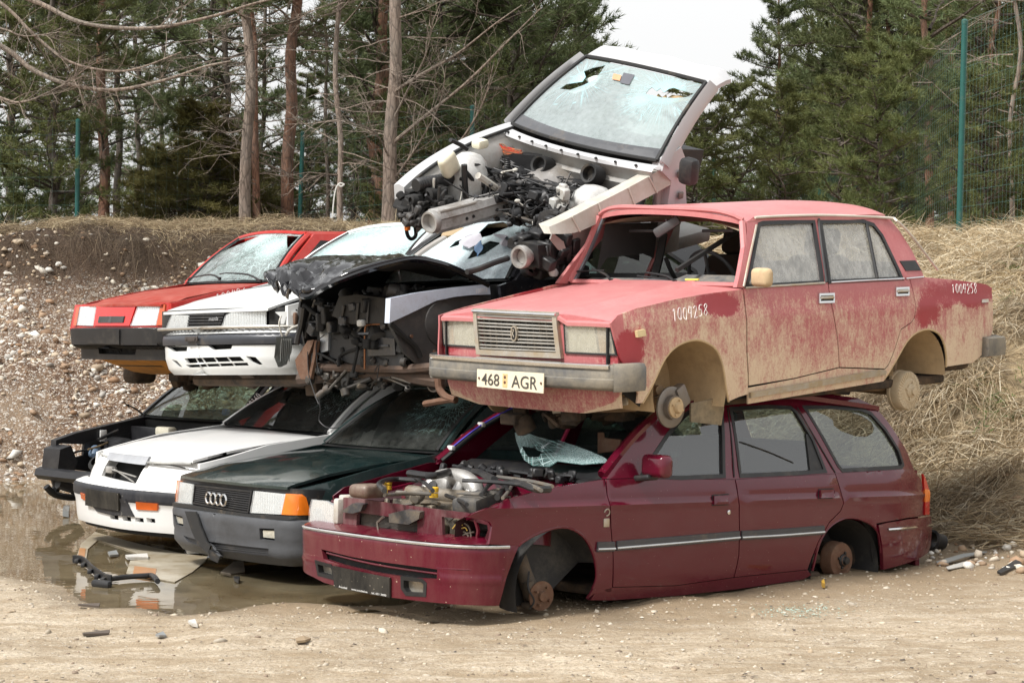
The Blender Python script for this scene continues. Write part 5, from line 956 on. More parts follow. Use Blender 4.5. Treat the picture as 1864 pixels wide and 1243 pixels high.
# cabin side with three window openings
H1 = sid([(1168, 868), (1186, 845), (1216, 800), (1226, 782), (1262, 748), (1312, 743), (1317, 868), (1240, 870)], (-1, 1))
H1 = sid([(1166, 867), (1184, 838), (1216, 790), (1246, 756), (1262, 745), (1313, 741), (1318, 866), (1240, 869.5)], (-1, 1))
H2 = sid([(1330, 744), (1400, 740), (1440, 742), (1450, 750), (1480, 800), (1502, 857), (1450, 861), (1348, 865.5)], (-2, 1))
H3 = sid([(1464, 741), (1510, 741), (1565, 744), (1585, 752), (1612, 782), (1636, 820), (1644, 845), (1640, 850), (1590, 853), (1533, 856), (1526, 848)], (-2.7, 1))
CAB = sid([(1104, 871), (1132, 832), (1165, 785), (1200, 752), (1226, 735), (1290, 724), (1400, 716), (1500, 716), (1560, 724), (1590, 738), (1618, 770), (1650, 820), (1664, 856), (1655, 853), (1520, 861.5), (1338, 872), (1240, 871), (1170, 869.5)], (-1.2, 1))
for mir in (False, True): panel('cabin_side', ES, CAB, EP, e, holes=[shrink(H1, -.006), shrink(H2, -.006), shrink(H3, -.006)], res=(.12, .05), th=(0, -.04, 0), mirror=mir)
GE = glass('clear_side_glass', (.66, .73, .72), dirt=.0, dirtcol=(.55, .60, .62), opacity=.03, ior=2.0)
for h in (H1, H2, H3): panel('window', ES, h, GE, e, th=(0, -.004, 0), res=(.2, .1), mirror=True, fn=lambda p: p+V((0, -.014, 0)))
def pane(h, par, mat=GE, hole=None):
    g_ = panel('window', ES, h, mat, par, holes=hole or [], th=(0, -.004, 0), res=(.2, .1), fn=lambda p: p+V((0, -.014, 0)))
    ring_panel('window_seal', ES, shrink(h, -.012), shrink(h, .012), BLACK, par, th=(0, -.016, 0), fn=lambda p: p+V((0, .003, 0))); return g_
pane(H1, dr); pane(H2, dq)
jag = sid([(1488, 748), (1510, 758), (1519, 765), (1521, 775), (1535, 785), (1560, 794), (1580, 795), (1592, 788), (1594, 779), (1589, 768), (1572, 757), (1545, 748), (1515, 744)], (-2.7, 1.2))
pane(H3, e, hole=[jag])
panel('quarter_filler', ES, sid([(1468, 790), (1478, 790), (1503, 857), (1476, 859)], (-2.2, 1)), BLACK, dq, th=(0, -.012, 0), fn=lambda p: p+V((0, -.004, 0)))
panel('mirror_sail', ES, sid([(1166, 867), (1184, 838), (1190, 829), (1184, 869)], (-.7, .95)), BLACK, dr, th=(0, -.012, 0), fn=lambda p: p+V((0, .006, 0)))
for pts in ([(1324, 742), (1331, 800), (1336, 868)], ): strip('pillar_gap', [ES(u.x, u.y)+V((0, .002, 0)) for u in sid(pts, (-1.5, 1))], .005, RUBBER, e, 5)
strip('pillar_gap', [ES(u.x, u.y)+V((0, .002, 0)) for u in sid([(1451, 742), (1485, 800), (1520, 860)], (-2.2, 1))], .005, RUBBER, e, 5)
for q, d_ in (([(1297, 902), (1325, 900), (1325, 917), (1297, 918)], dr), ([(1491, 891), (1516, 890), (1516, 905), (1491, 906)], dq)):
    U = sid(q, (-1.4, .8)); h_ = panel('door_handle', LS if 0 else ES, U, EP, d_, th=(0, -.03, 0), res=(.03, .02), fn=lambda p: p+V((0, .016, 0)))
    panel('handle_recess', ES, shrink(U, -.006), RUBBER, h_, th=(0, -.004, 0), fn=lambda p: p+V((0, .002, 0)))
u = sid([(1326, 932)], (-1.4, .7))[0]; T = MB(); T.lathe([(.014, 0), (.014, .006), (.009, .008), (0, .008)], ES(u.x, u.y), (0, 1, 0), 14); T.build('door_lock', CHROME, dr)
strip('scratch', [ES(u.x, u.y)+V((0, -.010, 0)) for u in sid([(1349, 804), (1400, 822), (1446, 842)], (-1.8, 1))], .004, RUBBER, dq, 5)
U = sid([(1686, 868), (1691, 905), (1690, 937), (1680, 937), (1681, 890)], (-3.2, .7)); panel('tail_light', ES, sid([(1679, 862), (1688, 886), (1690, 936), (1682, 937), (1681, 890)], (-3.2, .7)), REDLENS, e, th=(0, -.02, 0), fn=lambda p: p+V((0, .010, 0)))
panel('tail_light', ES, sid([(1681, 890), (1688.5, 890), (1689.5, 912), (1682, 913)], (-3.2, .7)), AMBER, e, th=(0, -.02, 0), fn=lambda p: p+V((0, .013, 0)))
c_ = sid([(1104, 940)], (-.35, .7))[0]; T = MB(); T.tube([ES(c_.x+.02*math.cos(a), c_.y+.025+.02*math.sin(a))+V((0, .003, 0)) for a in [i*.5 for i in range(11)]], .004, 5); T.box(ES(c_.x, c_.y-.035)+V((0, .002, 0)), (.045, .006, .05), bev=.004); T.build('wing_badge', MUDG, e)
# mirror
mc = f.hit(1196, 848, 'y', .93); T = MB(); T.box(mc, (.10, .21, .135), Matrix.Rotation(-.12, 3, 'Z'), bev=.035, seg=4); wm = T.build('wing_mirror', EP, dr)
T = MB(); T.box(mc+V((.01, -.10, -.075)), (.10, .18, .035), Matrix.Rotation(.12, 3, 'X'), bev=.015); T.build('mirror_arm', BLACK, wm)
# roof and tail
rt = f.uv([(1226, 735)], ES, (-1, 1.3))[0]; re_ = f.uv([(1592, 738)], ES, (-3, 1.3))[0]; YT = ez(rt.y)
def ER(x, y): return V((x, y, np.interp(x, [re_.x-.2, re_.x, -2.2, -1.6, rt.x, rt.x+.2], [1.28, re_.y, 1.40, 1.405, rt.y, rt.y-.05])+.035*(1-(y/.66)**2)))
panel('roof', ER, [V((rt.x+.05-.08*(y/.66)**2, y)) for y in np.linspace(-.655, .655, 9)]+[V((re_.x-.02-.04*(1-(y/.66)**2), y)) for y in np.linspace(.655, -.655, 9)], EP, e, th=(0, 0, -.03), res=(.12, .12))
T = MB()
for s in (1, -1): T.tube([ES(-1.35, 1.39)+V((0, -.03, .03)) if s > 0 else V((-1.35, -.58, 1.42)), V((-2.0, .6*s, 1.455)), V((-2.75, .6*s, 1.42))], .018, 6, sm=3)
T.build('roof_rail', BLACK, e)
T = MB(); T.loft([[V((re_.x, y*.60, 1.31)), V((re_.x-.2, y*.66, 1.1)), V((re_.x-.36, y*.72, .90))] for y in np.linspace(-1, 1, 7)], closed=False); T.build('tailgate_window', GE, e)
panel('tailgate', lambda y, z: V((-3.40+.04*(z-.3)-.03*(1-(y/.8)**2), y, z)), [V(p) for p in [(-.72, .22), (.72, .22), (.70, .90), (-.70, .90)]], EP, e, th=(.04, 0, 0), res=(.2, .1))
for mir in (True,): panel('far_side', ES, [V(p) for p in [(.40, .54), (.44, .70), (.35, .75), (-.3, .90), (-3.05, .92), (-3.34, .78), (-3.36, .24), (-2.86, .26), (-2.84, .45), (-2.7, .58), (-2.52, .61), (-2.33, .56), (-2.22, .4), (-2.18, .22), (-.38, .20), (-.33, .40), (-.2, .57), (0, .62), (.2, .58), (.36, .45)]], EP, e, res=(.2, .04), mirror=True)
# A-pillars and torn windscreen
bA = ES(sid([(1104, 871)])[0].x, .91); tA = ER(rt.x+.02, YT-.02)
for s in (1, -1):
    P = cr([V((bA.x+.0, (bA.y-.03)*s, bA.z)), V(((bA.x+tA.x)/2+.03, ((bA.y+tA.y)/2-.0)*s, (bA.z+tA.z)/2+.02)), V((tA.x, tA.y*s, tA.z))], 5)
    strip('windscreen_pillar', P, .030, EP, e, 7, 0); strip('pillar_seal', [p+V((-.012, -.03*s, .004)) for p in P], .015, RUBBER, e, 5, 0)
    if s < 0: strip('blue_cable', [p+V((.03, .035, .01)) for p in P[2:]], .006, plain('blue_cable', (.06, .05, .42), .4), e, 5, 0); [MB().box(P[i]+V((.02, .02, .01)), (.03, .05, .03), bev=.005).build('cable_clip', WHITEP, e) for i in (2, 5, 8)]
chalk('202361', [V((0, .2)), V((1, .2)), V((1, -.2)), V((0, -.2))], lambda a, b: P[0].lerp(P[0], 0) if 0 else V((bA.x, bA.y-.03, bA.z)).lerp(V((tA.x, tA.y, tA.z)), .78+.16*(1-a))+V((.02, .03, .0))+V((.0, .012, .02))*(b*2), (0, .012, 0), e, .0018)
strip('header_rail', [ER(rt.x+.05-.08*(y/.66)**2, y)+V((0, 0, -.015)) for y in np.linspace(-.64, .64, 9)], .022, EP, e, 6, 0)
def EW(u, v): a = V((-.40+.10*(1-(u/.68)**2), u, .90)); b = V((tA.x+.08*(1-(u/.6)**2), u*.83, tA.z-.02)); return a.lerp(b, v)
wsd = [(938, 788), (960, 789), (988, 798), (1003, 802), (1020, 803), (1048, 812), (1075, 822), (1100, 833), (1112, 842), (1060, 846), (1015, 840), (1000, 850), (970, 848), (955, 838), (945, 815)]
U = f.uv(wsd, EW, (0, .3)); SH = glass('shattered_glass', (.55, .75, .73), dirt=.15, dirtcol=(.5, .66, .64), opacity=.0, fill=.15, crack=[(*EW(U[1].x, U[1].y), .42), (*EW(U[6].x, U[6].y), .40)])
panel('broken_windscreen', EW, U, SH, e, holes=[[V(p) for p in f.uv([(950, 812), (972, 815), (988, 824), (980, 833), (962, 832)], EW, (0, .3))]], th=(.004, 0, .004), res=(.05, .05), step=.04)
T = MB(); T.prism(f.hits([(1090, 788), (1100, 788), (1102, 798), (1132, 801), (1128, 820), (1090, 826)], 'x', -.75), (.01, 0, .004)); T.build('rusty_plate', RUST, e)
# interior
T = MB(); T.loft([[V((-.36, y, .86)), V((-.55, y, .93)), V((-.85, y, .92)), V((-.95, y, .75)), V((-.4, y, .7))] for y in np.linspace(-.68, .68, 12)]); T.build('dashboard', BLACK, e)
steering((-1.05, .36, .92), e, BLACK, .45, .18)
for y in (.36, -.36): seat((-1.35, y, .48), e, DARKIN)
T = MB(); T.box((-2.2, 0, .55), (.5, 1.25, .2), bev=.06); T.box((-2.42, 0, .82), (.16, 1.25, .55), Matrix.Rotation(-.25, 3, 'Y'), bev=.06); T.build('rear_bench', DARKIN, e)
panel('inner_side', ES, [V(p) for p in [(-.36, .24), (-.36, .88), (-3.3, .9), (-3.3, .26), (-2.86, .30), (-2.80, .50), (-2.66, .62), (-2.50, .65), (-2.3, .60), (-2.2, .42), (-2.16, .24)]], DARKIN, e, th=(0, -.01, 0), res=(.3, .1), fn=lambda p: p+V((0, -.06, 0)))
# ---- engine bay
T = MB(); T.loft([[V((-.34, y, .885-.05*(y/.75)**2)), V((-.30, y, .87-.05*(y/.75)**2)), V((-.27, y, .80)), V((-.30, y, .45))] for y in np.linspace(-.74, .74, 13)], closed=False); T.build('bulkhead', EP, e); T = MB(); T.loft([[ER(x, y)+V((0, 0, -.045)) for y in np.linspace(-.58, .58, 7)] for x in (-1.2, -2, -2.9)], closed=False); T.build('headliner', DARKIN, e)
T = MB(); T.loft([[V((-.40, y, .905-.04*(y/.7)**2)), V((-.32, y, .90-.04*(y/.7)**2)), V((-.30, y, .885-.04*(y/.7)**2))] for y in np.linspace(-.70, .70, 13)], closed=False); T.build('scuttle', BLACK, e)
for s in (1, -1):
    T = MB(); T.loft([[V((x, s*(.70-.1*max(0, x)), .74+(-x)*.24*(x < 0)-.10*x)), V((x, s*(.60-.05*max(0, x)), .70-.08*x)), V((x, s*.54, .35))] for x in np.linspace(-.32, .60, 10)], closed=False); T.build('inner_wing', plain('grimy_maroon', (.035, .010, .013), .6, dirt=.4, dirtcol=(.05, .04, .032)), e)
    T = MB(); T.lathe([(.13, -.25), (.13, .0), (.09, .02), (.05, .03), (0, .032)], (-.02, .50*s, .74), (-.12, -.1*s, 1), 22); T.build('strut_tower', EPB, e)
    strip('wing_rail', [V((x, s*(.73-.15*max(0, x)**2*2), .745-.22*min(0, x)-.12*max(0, x))) for x in np.linspace(-.32, .58, 8)], .016, EP, e, 5, 2)
E1 = plain('oily_engine', (.10, .09, .075), .6, metal=.3, var=.5, dirt=.7, dirtcol=(.22, .17, .11), bump=.2)
T = MB(); T.box((.10, -.08, .55), (.42, .62, .32), bev=.03); T.box((.12, -.10, .70), (.17, .52, .07), bev=.025); T.box((.20, .34, .58), (.3, .2, .2), bev=.05); T.build('engine_block', E1, e)
T = MB(); T.tube([V((.17, -.40, .745)), V((.17, .18, .745))], .045, 10); T.tube([V((.10, -.38, .735)), V((.10, .16, .735))], .03, 8); T.build('cam_cover', plain('dull_alloy', (.28, .25, .21), .5, metal=.5, dirt=.6, dirtcol=(.2, .15, .09)), e)
mi_ = f.hits([(795, 893), (800, 873), (820, 868), (845, 872), (862, 885), (868, 903)], 'x', .03); T = MB(); T.tube(mi_, .056, 10, sm=5); T.tube([mi_[1]+V((.03, -.03, -.02)), mi_[1]+V((.10, -.05, -.10))], .04, 9); T.tube([mi_[3]+V((.0, 0, 0)), mi_[3]+V((.10, .02, -.12))], .036, 9); T.tube([mi_[4], mi_[4]+V((.10, .03, -.14))], .036, 9); T.box(mi_[2]+V((.02, -.02, -.05)), (.09, .12, .10), bev=.03); T.build('intake_manifold', ALU, e)
T = MB(); T.lathe([(.032, 0), (.032, .012), (.0, .013)], mi_[1]+V((.075, .03, -.035)), (.8, .25, .5), 16); T.build('intake_mouth', RUBBER, e)
for px_, z_ in (((822, 876), .86), ):
    pass
YC = plain('yellow_cap', (.72, .43, .03), .5, dirt=.3)
for q, nm in (((706, 877), 'oil_cap'), ((790, 891), 'filler_cap')): p = f.hit(*q, 'z', .80); T = MB(); T.lathe([(.026, -.015), (.028, .0), (.028, .012), (.022, .016), (0, .017)], p, (0, 0, 1), 14); T.lathe([(.026, -.045), (.026, -.02)], p, (0, 0, 1), 12); T.build(nm, YC, e)
p = f.hit(703, 900, 'z', .74); T = MB(); T.tube([p, p+V((0, 0, .06)), p+V((.03, .02, .07))], .009, 6); T.build('dipstick', YC, e)
T = MB(); q = f.hit(670, 893, 'z', .78); T.box(q, (.20, .15, .08), Matrix.Rotation(.2, 3, 'Z'), bev=.03, seg=3); T.build('coolant_tank', plain('stained_tank', (.20, .16, .12), .45, dirt=.7, dirtcol=(.10, .05, .04)), e)
T = MB(); q = f.hit(868, 915, 'z', .74); T.box(q, (.30, .17, .10), Matrix.Rotation(.35, 3, 'Z') @ Matrix.Rotation(.15, 3, 'Y'), bev=.025)
for i in range(6): T.box(q+Matrix.Rotation(.35, 3, 'Z') @ V((-.12+.045*i, 0, .055)), (.012, .15, .012), Matrix.Rotation(.35, 3, 'Z'), bev=.003, seg=1)
T.build('air_filter_box', plain('grey_box', (.055, .055, .055), .6, dirt=.5, dirtcol=(.2, .17, .13)), e)
hz_ = lambda pts, z: [f.hit(a, b, 'z', z) for a, b in pts]
hoses('hoses', BLACK, e, [(hz_([(745, 861), (790, 866), (830, 856), (870, 860), (900, 872)], .88), .022), (hz_([(876, 900), (890, 882), (905, 876), (918, 882), (925, 895)], .82), .013), (hz_([(905, 905), (915, 893), (932, 884)], .8), .018), (hz_([(755, 868), (775, 880), (788, 893)], .84), .012), (hz_([(842, 874), (880, 876), (930, 880), (980, 886)], .87), .012), (hz_([(930, 875), (955, 883), (975, 890), (1000, 890)], .87), .02), (hz_([(812, 901), (840, 912), (850, 918)], .76), .012), (hz_([(700, 893), (690, 880), (715, 872), (760, 874)], .82), .016)])
hoses('pipes', plain('dull_pipe', (.14, .13, .115), .5, metal=.4, dirt=.4), e, [(hz_([(700, 901), (740, 898), (785, 899)], .78), .011), (hz_([(905, 868), (960, 875), (1005, 885)], .885), .012), (hz_([(935, 878), (925, 895), (915, 906)], .82), .010), (hz_([(960, 880), (985, 892)], .88), .012)])
junk('engine_clutter', E1, e, (-.22, -.45, .56), (.42, .52, .72), 90, 8, .02, .09); junk('battery_tray_clutter', plain('dusty_grey', (.17, .155, .135), .8, var=.4, dirt=.5), e, (-.25, -.55, .55), (.45, .55, .78), 60, 9, .02, .08)
junk('scuttle_clutter', BLACK, e, (-.33, -.6, .86), (-.22, .6, .90), 34, 10, .02, .07)
# front carrier
EFX = lambda y, z: V((.66-(.16 if y > 0 else .035)*(y/.75)**2-(3*max(0, -y-.72)**2), y, z))
efu = lambda pts, g=(0, .6): f.uv(pts, EFX, g)
UR = efu([(650, 932), (760, 946), (759, 987), (648, 966)], (-.2, .65))
HL_ = efu([(804, 940), (845, 945), (887, 955), (888, 965), (878, 991), (830, 990), (806, 980)], (.5, .6))
SPN = efu([(625, 905), (660, 908), (700, 914), (760, 922), (840, 932), (870, 934), (892, 950), (893, 993), (800, 992), (640, 966), (620, 950)], (0, .65))
panel('front_carrier', EFX, SPN, paint('dusty_carrier_paint', (.085, .012, .02), dust=(.30, .24, .22), amount=.55, rough=.5, coat=.1, specks=.8, low=0, ss=22.), e, holes=[shrink(UR, .0), HL_], th=(-.02, 0, 0), res=(.06, .05))
rad = panel('radiator', EFX, shrink(UR, -.02), plain('radiator_fins', (.012, .011, .010), .6, dirt=.2, dirtcol=(.05, .045, .035)), e, th=(-.03, 0, 0), fn=lambda p: p+V((-.04, 0, 0)))
T = MB()
for i in range(15): T.tube([EFX(*bil(UR, s, (i+.5)/15))+V((-.035, 0, 0)) for s in (0, .33, .66, 1)], .0045, 4)
T.build('cooling_rows', plain('fin_rows', (.045, .04, .034), .6, dirt=.4, dirtcol=(.1, .085, .06)), rad)
strip('bracket_wire', [EFX(u.x, u.y)+V((.02, 0, 0)) for u in efu([(703, 940), (692, 950), (694, 968)], (-.2, .6))], .009, IRON, e, 5, 1)
for q in ([(716, 935), (746, 928), (773, 932), (771, 944), (752, 954), (717, 950)], [(628, 931), (650, 916), (670, 918), (665, 930), (650, 934)]):
    U = efu(q, (-.1, .7)); panel('air_duct', EFX, U, plain('duct_plastic', (.035, .036, .04), .4, dirt=.3), e, th=(-.06, 0, .012), res=(.05, .05), fn=lambda p: p+V((.035, 0, 0)))
hoses('loose_wires', plain('wire_loom', (.16, .13, .10), .7), e, [([EFX(u.x, u.y)+V((-.03, 0, 0)) for u in efu(p_, (.5, .62))], .006) for p_ in ([(818, 962), (832, 952), (845, 958), (850, 975), (848, 986)], [(825, 975), (838, 968), (848, 980)], [(815, 985), (840, 972), (856, 968)])], 5)
hoses('yellow_wires', plain('yellow_wire', (.55, .38, .08), .6), e, [([EFX(u.x, u.y)+V((-.015, 0, 0)) for u in efu(p_, (.5, .62))], .004) for p_ in ([(820, 962), (830, 951), (838, 956)], [(828, 965), (842, 960), (847, 966)])], 5)
strip('socket_bar', [EFX(u.x, u.y)+V((-.01, 0, 0)) for u in efu([(862, 946), (868, 965), (864, 988)], (.5, .62))], .012, EPB, e, 6, 2)
junk('socket_clutter', DARKIN, e, (.30, .42, .50), (.48, .72, .66), 26, 14, .03, .09)
U = efu([(574, 908), (601, 911), (620, 925), (618, 955), (600, 957), (568, 951), (570, 925)], (-.6, .65)); hd = panel('headlight', EFX, U, LAMP, e, th=(-.02, 0, 0), res=(.04, .04), fn=lambda p: p+V((.03, 0, 0)))
T = MB(); T.loft([[EFX(u.x, u.y)+V((.02, 0, 0)) for u in shrink(U, .004)], [EFX(u.x, u.y)+V((-.07, .01, 0)) for u in shrink(U, .025)]]); T.build('reflector', MATS['lamp_silver'], hd)
T = MB(); q = efu([(622, 930)], (-.5, .65))[0]; T.box(EFX(q.x, q.y)+V((-.03, -.01, .0)), (.14, .05, .15), bev=.012); T.box(EFX(q.x, q.y)+V((-.06, 0.0, .08)), (.10, .10, .03), bev=.01); T.build('lamp_housing', plain('pale_housing', (.48, .46, .42), .6, dirt=.5), hd)
# bumper
epl = cr([V(p) for p in [(.30, .835, 0), (.42, .825, 0), (.55, .79, 0), (.66, .70, 0), (.735, .52, 0), (.775, .25, 0), (.785, 0, 0), (.782, -.25, 0), (.765, -.52, 0), (.72, -.72, 0), (.62, -.815, 0), (.46, -.84, 0), (.30, -.845, 0)]], 6)
acc = [0.]
for a, b in zip(epl, epl[1:]): acc.append(acc[-1]+(b-a).length)
_m = np.interp(0, [-p.y for p in epl], acc); acc = [_m-q for q in acc][::-1]; epr = epl[::-1]
eo = lerp_table([(.12, -.10), (.16, -.03), (.20, -.012), (.32, .0), (.345, .008), (.355, .0), (.42, .002), (.50, .006), (.53, .0), (.56, -.03), (.575, -.08)])
def EB(u, z):
    x, y = np.interp(u, acc, [p.x for p in epr]), np.interp(u, acc, [p.y for p in epr]); x2, y2 = np.interp(u+.02, acc, [p.x for p in epr]), np.interp(u+.02, acc, [p.y for p in epr])
    t = V((x2-x, y2-y, 0)); n_ = V((t.y, -t.x, 0)); n_ = n_.normalized() if n_.length > 1e-9 else V((0, 1, 0)); return V((x, y, z))+n_*eo(z)
ebu = lambda pts, g=(0, .4): f.uv(pts, EB, g)
SLOT = ebu([(585, 999), (640, 1013), (700, 1023), (770, 1032), (796, 1036), (795, 1053), (740, 1050), (680, 1041), (620, 1027), (589, 1017)], (-.3, .4)); FGn = ebu([(733, 1052), (768, 1056), (774, 1062), (773, 1082), (740, 1080), (733, 1070)], (.1, .3)); FGf = ebu([(576, 1023), (603, 1030), (607, 1040), (606, 1051), (580, 1044)], (-.7, .3))
top = ebu([(557, 954), (640, 968), (752, 984), (848, 992), (938, 992)], (-.8, .55)); rb_ = ebu([(930, 1010), (915, 1050), (901, 1102)], (.9, .4)); bot = ebu([(860, 1101), (788, 1096), (713, 1087), (640, 1074), (590, 1060), (571, 1050)], (.6, .2)); lf = ebu([(566, 1030), (556, 990)], (-.8, .35))
bump = panel('front_bumper', EB, top+rb_+bot+lf, EPB, e, holes=[SLOT, FGn, FGf], th=(-.03, 0, 0), res=(.05, .02))
T = MB(); T.loft([[EB(u, .535)+V((.004, 0, .004)), EB(u, .55)+V((-.05, 0, .012)), EB(u, .56)+V((-.17, 0, .012))] for u in np.linspace(acc[0]+.22, acc[-1]-.10, 30)], closed=False); T.build('bumper_shelf', EPB, bump)
panel('slot_backing', EB, shrink(SLOT, -.02), RUBBER, bump, th=(-.01, 0, 0), fn=lambda p: p+V((-.05, 0, 0)))
strip('slot_bar', [EB(u.x, u.y)+V((-.015, 0, 0)) for u in ebu([(592, 1006), (680, 1027), (793, 1044)], (-.3, .4))], .007, EPB, bump, 6, 4)
s_ = [EB(u, .525) for u in np.linspace(acc[0]+.25, acc[-1]-.12, 30)]; strip('chrome_strip', [p+V((.002, .002, 0)) for p in s_], .009, RSC, bump, 6, 4)
strip('crease', [EB(u.x, u.y)+V((-.002, 0, 0)) for u in ebu([(795, 1033), (850, 1036), (918, 1036)], (.5, .4))], .005, EPB, bump, 5, 4)
for U in (FGn, FGf):
    fr = ring_panel('fog_recess', EB, shrink(U, -.012), shrink(U, .01), BLACK, bump, th=(-.05, 0, 0), fn=lambda p: p+V((.003, 0, 0))); panel('fog_lamp', EB, shrink(U, .006), plain('broken_fog_lamp', (.42, .40, .35), .25, metal=.4, dirt=.6, dirtcol=(.25, .2, .13)), fr, th=(-.01, 0, 0), fn=lambda p: p+V((-.035, 0, 0)))
q = ebu([(609, 1029), (713, 1051), (713, 1087), (612, 1068)], (-.2, .3)); pm = paint('specked_black_plate', (.012, .012, .012), dust=(.5, .44, .34), amount=.12, rough=.5, coat=0, specks=1., low=.0)
pl = panel('plate_holder', EB, q, pm, bump, th=(-.012, 0, 0), res=(.05, .05), fn=lambda p: p+V((.016, 0, 0)))
def onp(s0, s1, t0, t1): return lambda a, b: EB(*bil(q, s0+(s1-s0)*a, t1+(t0-t1)*b))+V((.018, .001, 0))
for s0, s1, tx in ((.10, .26, 'Autodeal'), (.34, .63, 'www.autodeal.ee'), (.70, .95, 'tel. 621 3400')): text_on(tx, onp(s0, s1, .86, .96), 'holder_lettering', WHITEP, pl, .008)
# ---- wheels gone
for s in (1, -1): wheel_well('wheel_well', -.0, .27, .345, .80*s, .62*s, plain('arch_liner', (.030, .030, .031), .75, var=.4, dirt=.35, dirtcol=(.12, .11, .09)), e, -20, 158); wheel_well('wheel_well', -2.53, .25, .345, .79*s, .44*s, MATS['arch_liner'], e, -5, 185)
hb = f.hit(985, 1084, 'y', .74); T = MB(); T.lathe([(.02, -.1), (.055, -.06), (.07, -.02), (.085, -.004), (.085, .004), (.055, .006), (.03, .008), (.028, .03), (0, .032)], hb, (0.1, 1, -.05), 24)
for i in range(4): a = i*1.57+.5; T.lathe([(.007, 0), (.007, .03), (0, .031)], hb+V((.055*math.cos(a), 0, .055*math.sin(a))), (.1, 1, -.05), 8)
T.build('hub', RUST, e); T = MB(); T.tube([hb+V((.02, -.05, 0)), hb+V((.06, -.08, .12)), hb+V((.09, -.10, .25)), hb+V((.06, -.14, .32))], [.055, .03], 9, sm=3); T.tube([hb+V((0, -.06, -.03)), hb+V((-.02, -.3, -.03))], .03, 8); T.box(hb+V((.05, -.04, .03)), (.07, .06, .12), Matrix.Rotation(.4, 3, 'Y'), bev=.02); T.box(hb+V((-.02, -.07, -.06)), (.16, .08, .04), bev=.015); T.build('steering_knuckle', plain('dirty_iron', (.09, .075, .06), .8, metal=.3, var=.4, dirt=.5, dirtcol=(.17, .12, .08), bump=.2), e)
strip('brake_hose', [hb+V((.08, -.02, .14)), hb+V((.10, .0, .05)), hb+V((.07, .02, -.02)), hb+V((.085, .0, -.07))], .006, BLACK, e, 5)
rb = f.hit(1532, 1019, 'y', .735); drum(rb, (0, 1, 0), e, .118, .085, RUST, hubm=BLACK); drum((rb.x, -.73, rb.z), (0, -1, 0), e, .118, .085, RUST, hubm=BLACK)
T = MB(); T.tube([rb+V((0, -.08, 0)), V((rb.x, 0, rb.z+.03)), V((rb.x, -.65, rb.z))], .04, 8); T.tube([rb+V((.05, -.1, 0)), rb+V((.45, -.16, .02))], .035, 8); T.box((-1.4, 0, .22), (2.0, 1.4, .06), bev=.02); T.box((-2.95, 0, .33), (.7, 1.2, .16), bev=.04); T.build('underbody', UNDER, e)
T = MB(); T.box(f.hit(1570, 1010, 'y', .42), (.30, .03, .28), bev=.01); T.tube([f.hit(1550, 1030, 'y', .5), f.hit(1603, 1022, 'y', .5)], .05, 8); T.build('rear_crossmember', DARKIN, e)
# ------------------------------------------------------------------ common body of the other cars
def curve_face(path, off=None):
    """a surface standing on a plan curve: u along it from the middle (+ to the near side), v = height; off(z) pushes it outward"""
    P = [V((*p, 0)) for p in path]; P = cr(P, 6); acc = [0.]
    for a, b in zip(P, P[1:]): acc.append(acc[-1]+(b-a).length)
    mid = np.interp(0, [p.y for p in P], acc); acc = [a-mid for a in acc]; X_, Y_ = [p.x for p in P], [p.y for p in P]; of = lerp_table(off) if off else (lambda z: 0.)
    def mp(u, z):
        x, y = np.interp(u, acc, X_), np.interp(u, acc, Y_); dx, dy = np.interp(u+.02, acc, X_)-np.interp(u-.02, acc, X_), np.interp(u+.02, acc, Y_)-np.interp(u-.02, acc, Y_); l = math.hypot(dx, dy) or 1
        return V((x+dy/l*of(z), y-dx/l*of(z), z))
    mp.lo, mp.hi = acc[0], acc[-1]; return mp
def two(far, near): return [(x, -y) for x, y in far]+[(x, y) for x, y in near[::-1]]
def shelf(name, mp, z, d, mat, par, a=.05):
    T = MB(); T.loft([[mp(u, z), mp(u, z)+V((-.03, 0, .008)), mp(u, z)+V((-d, 0, .008))] for u in np.linspace(mp.lo+a, mp.hi-a, 24)], closed=False); return T.build(name, mat, par)
def half(pts): return [(x, -y) for x, y in pts]+[(x, y) for x, y in pts[::-1]]     # plan curve given from the outer end to the middle
OFFS = {}
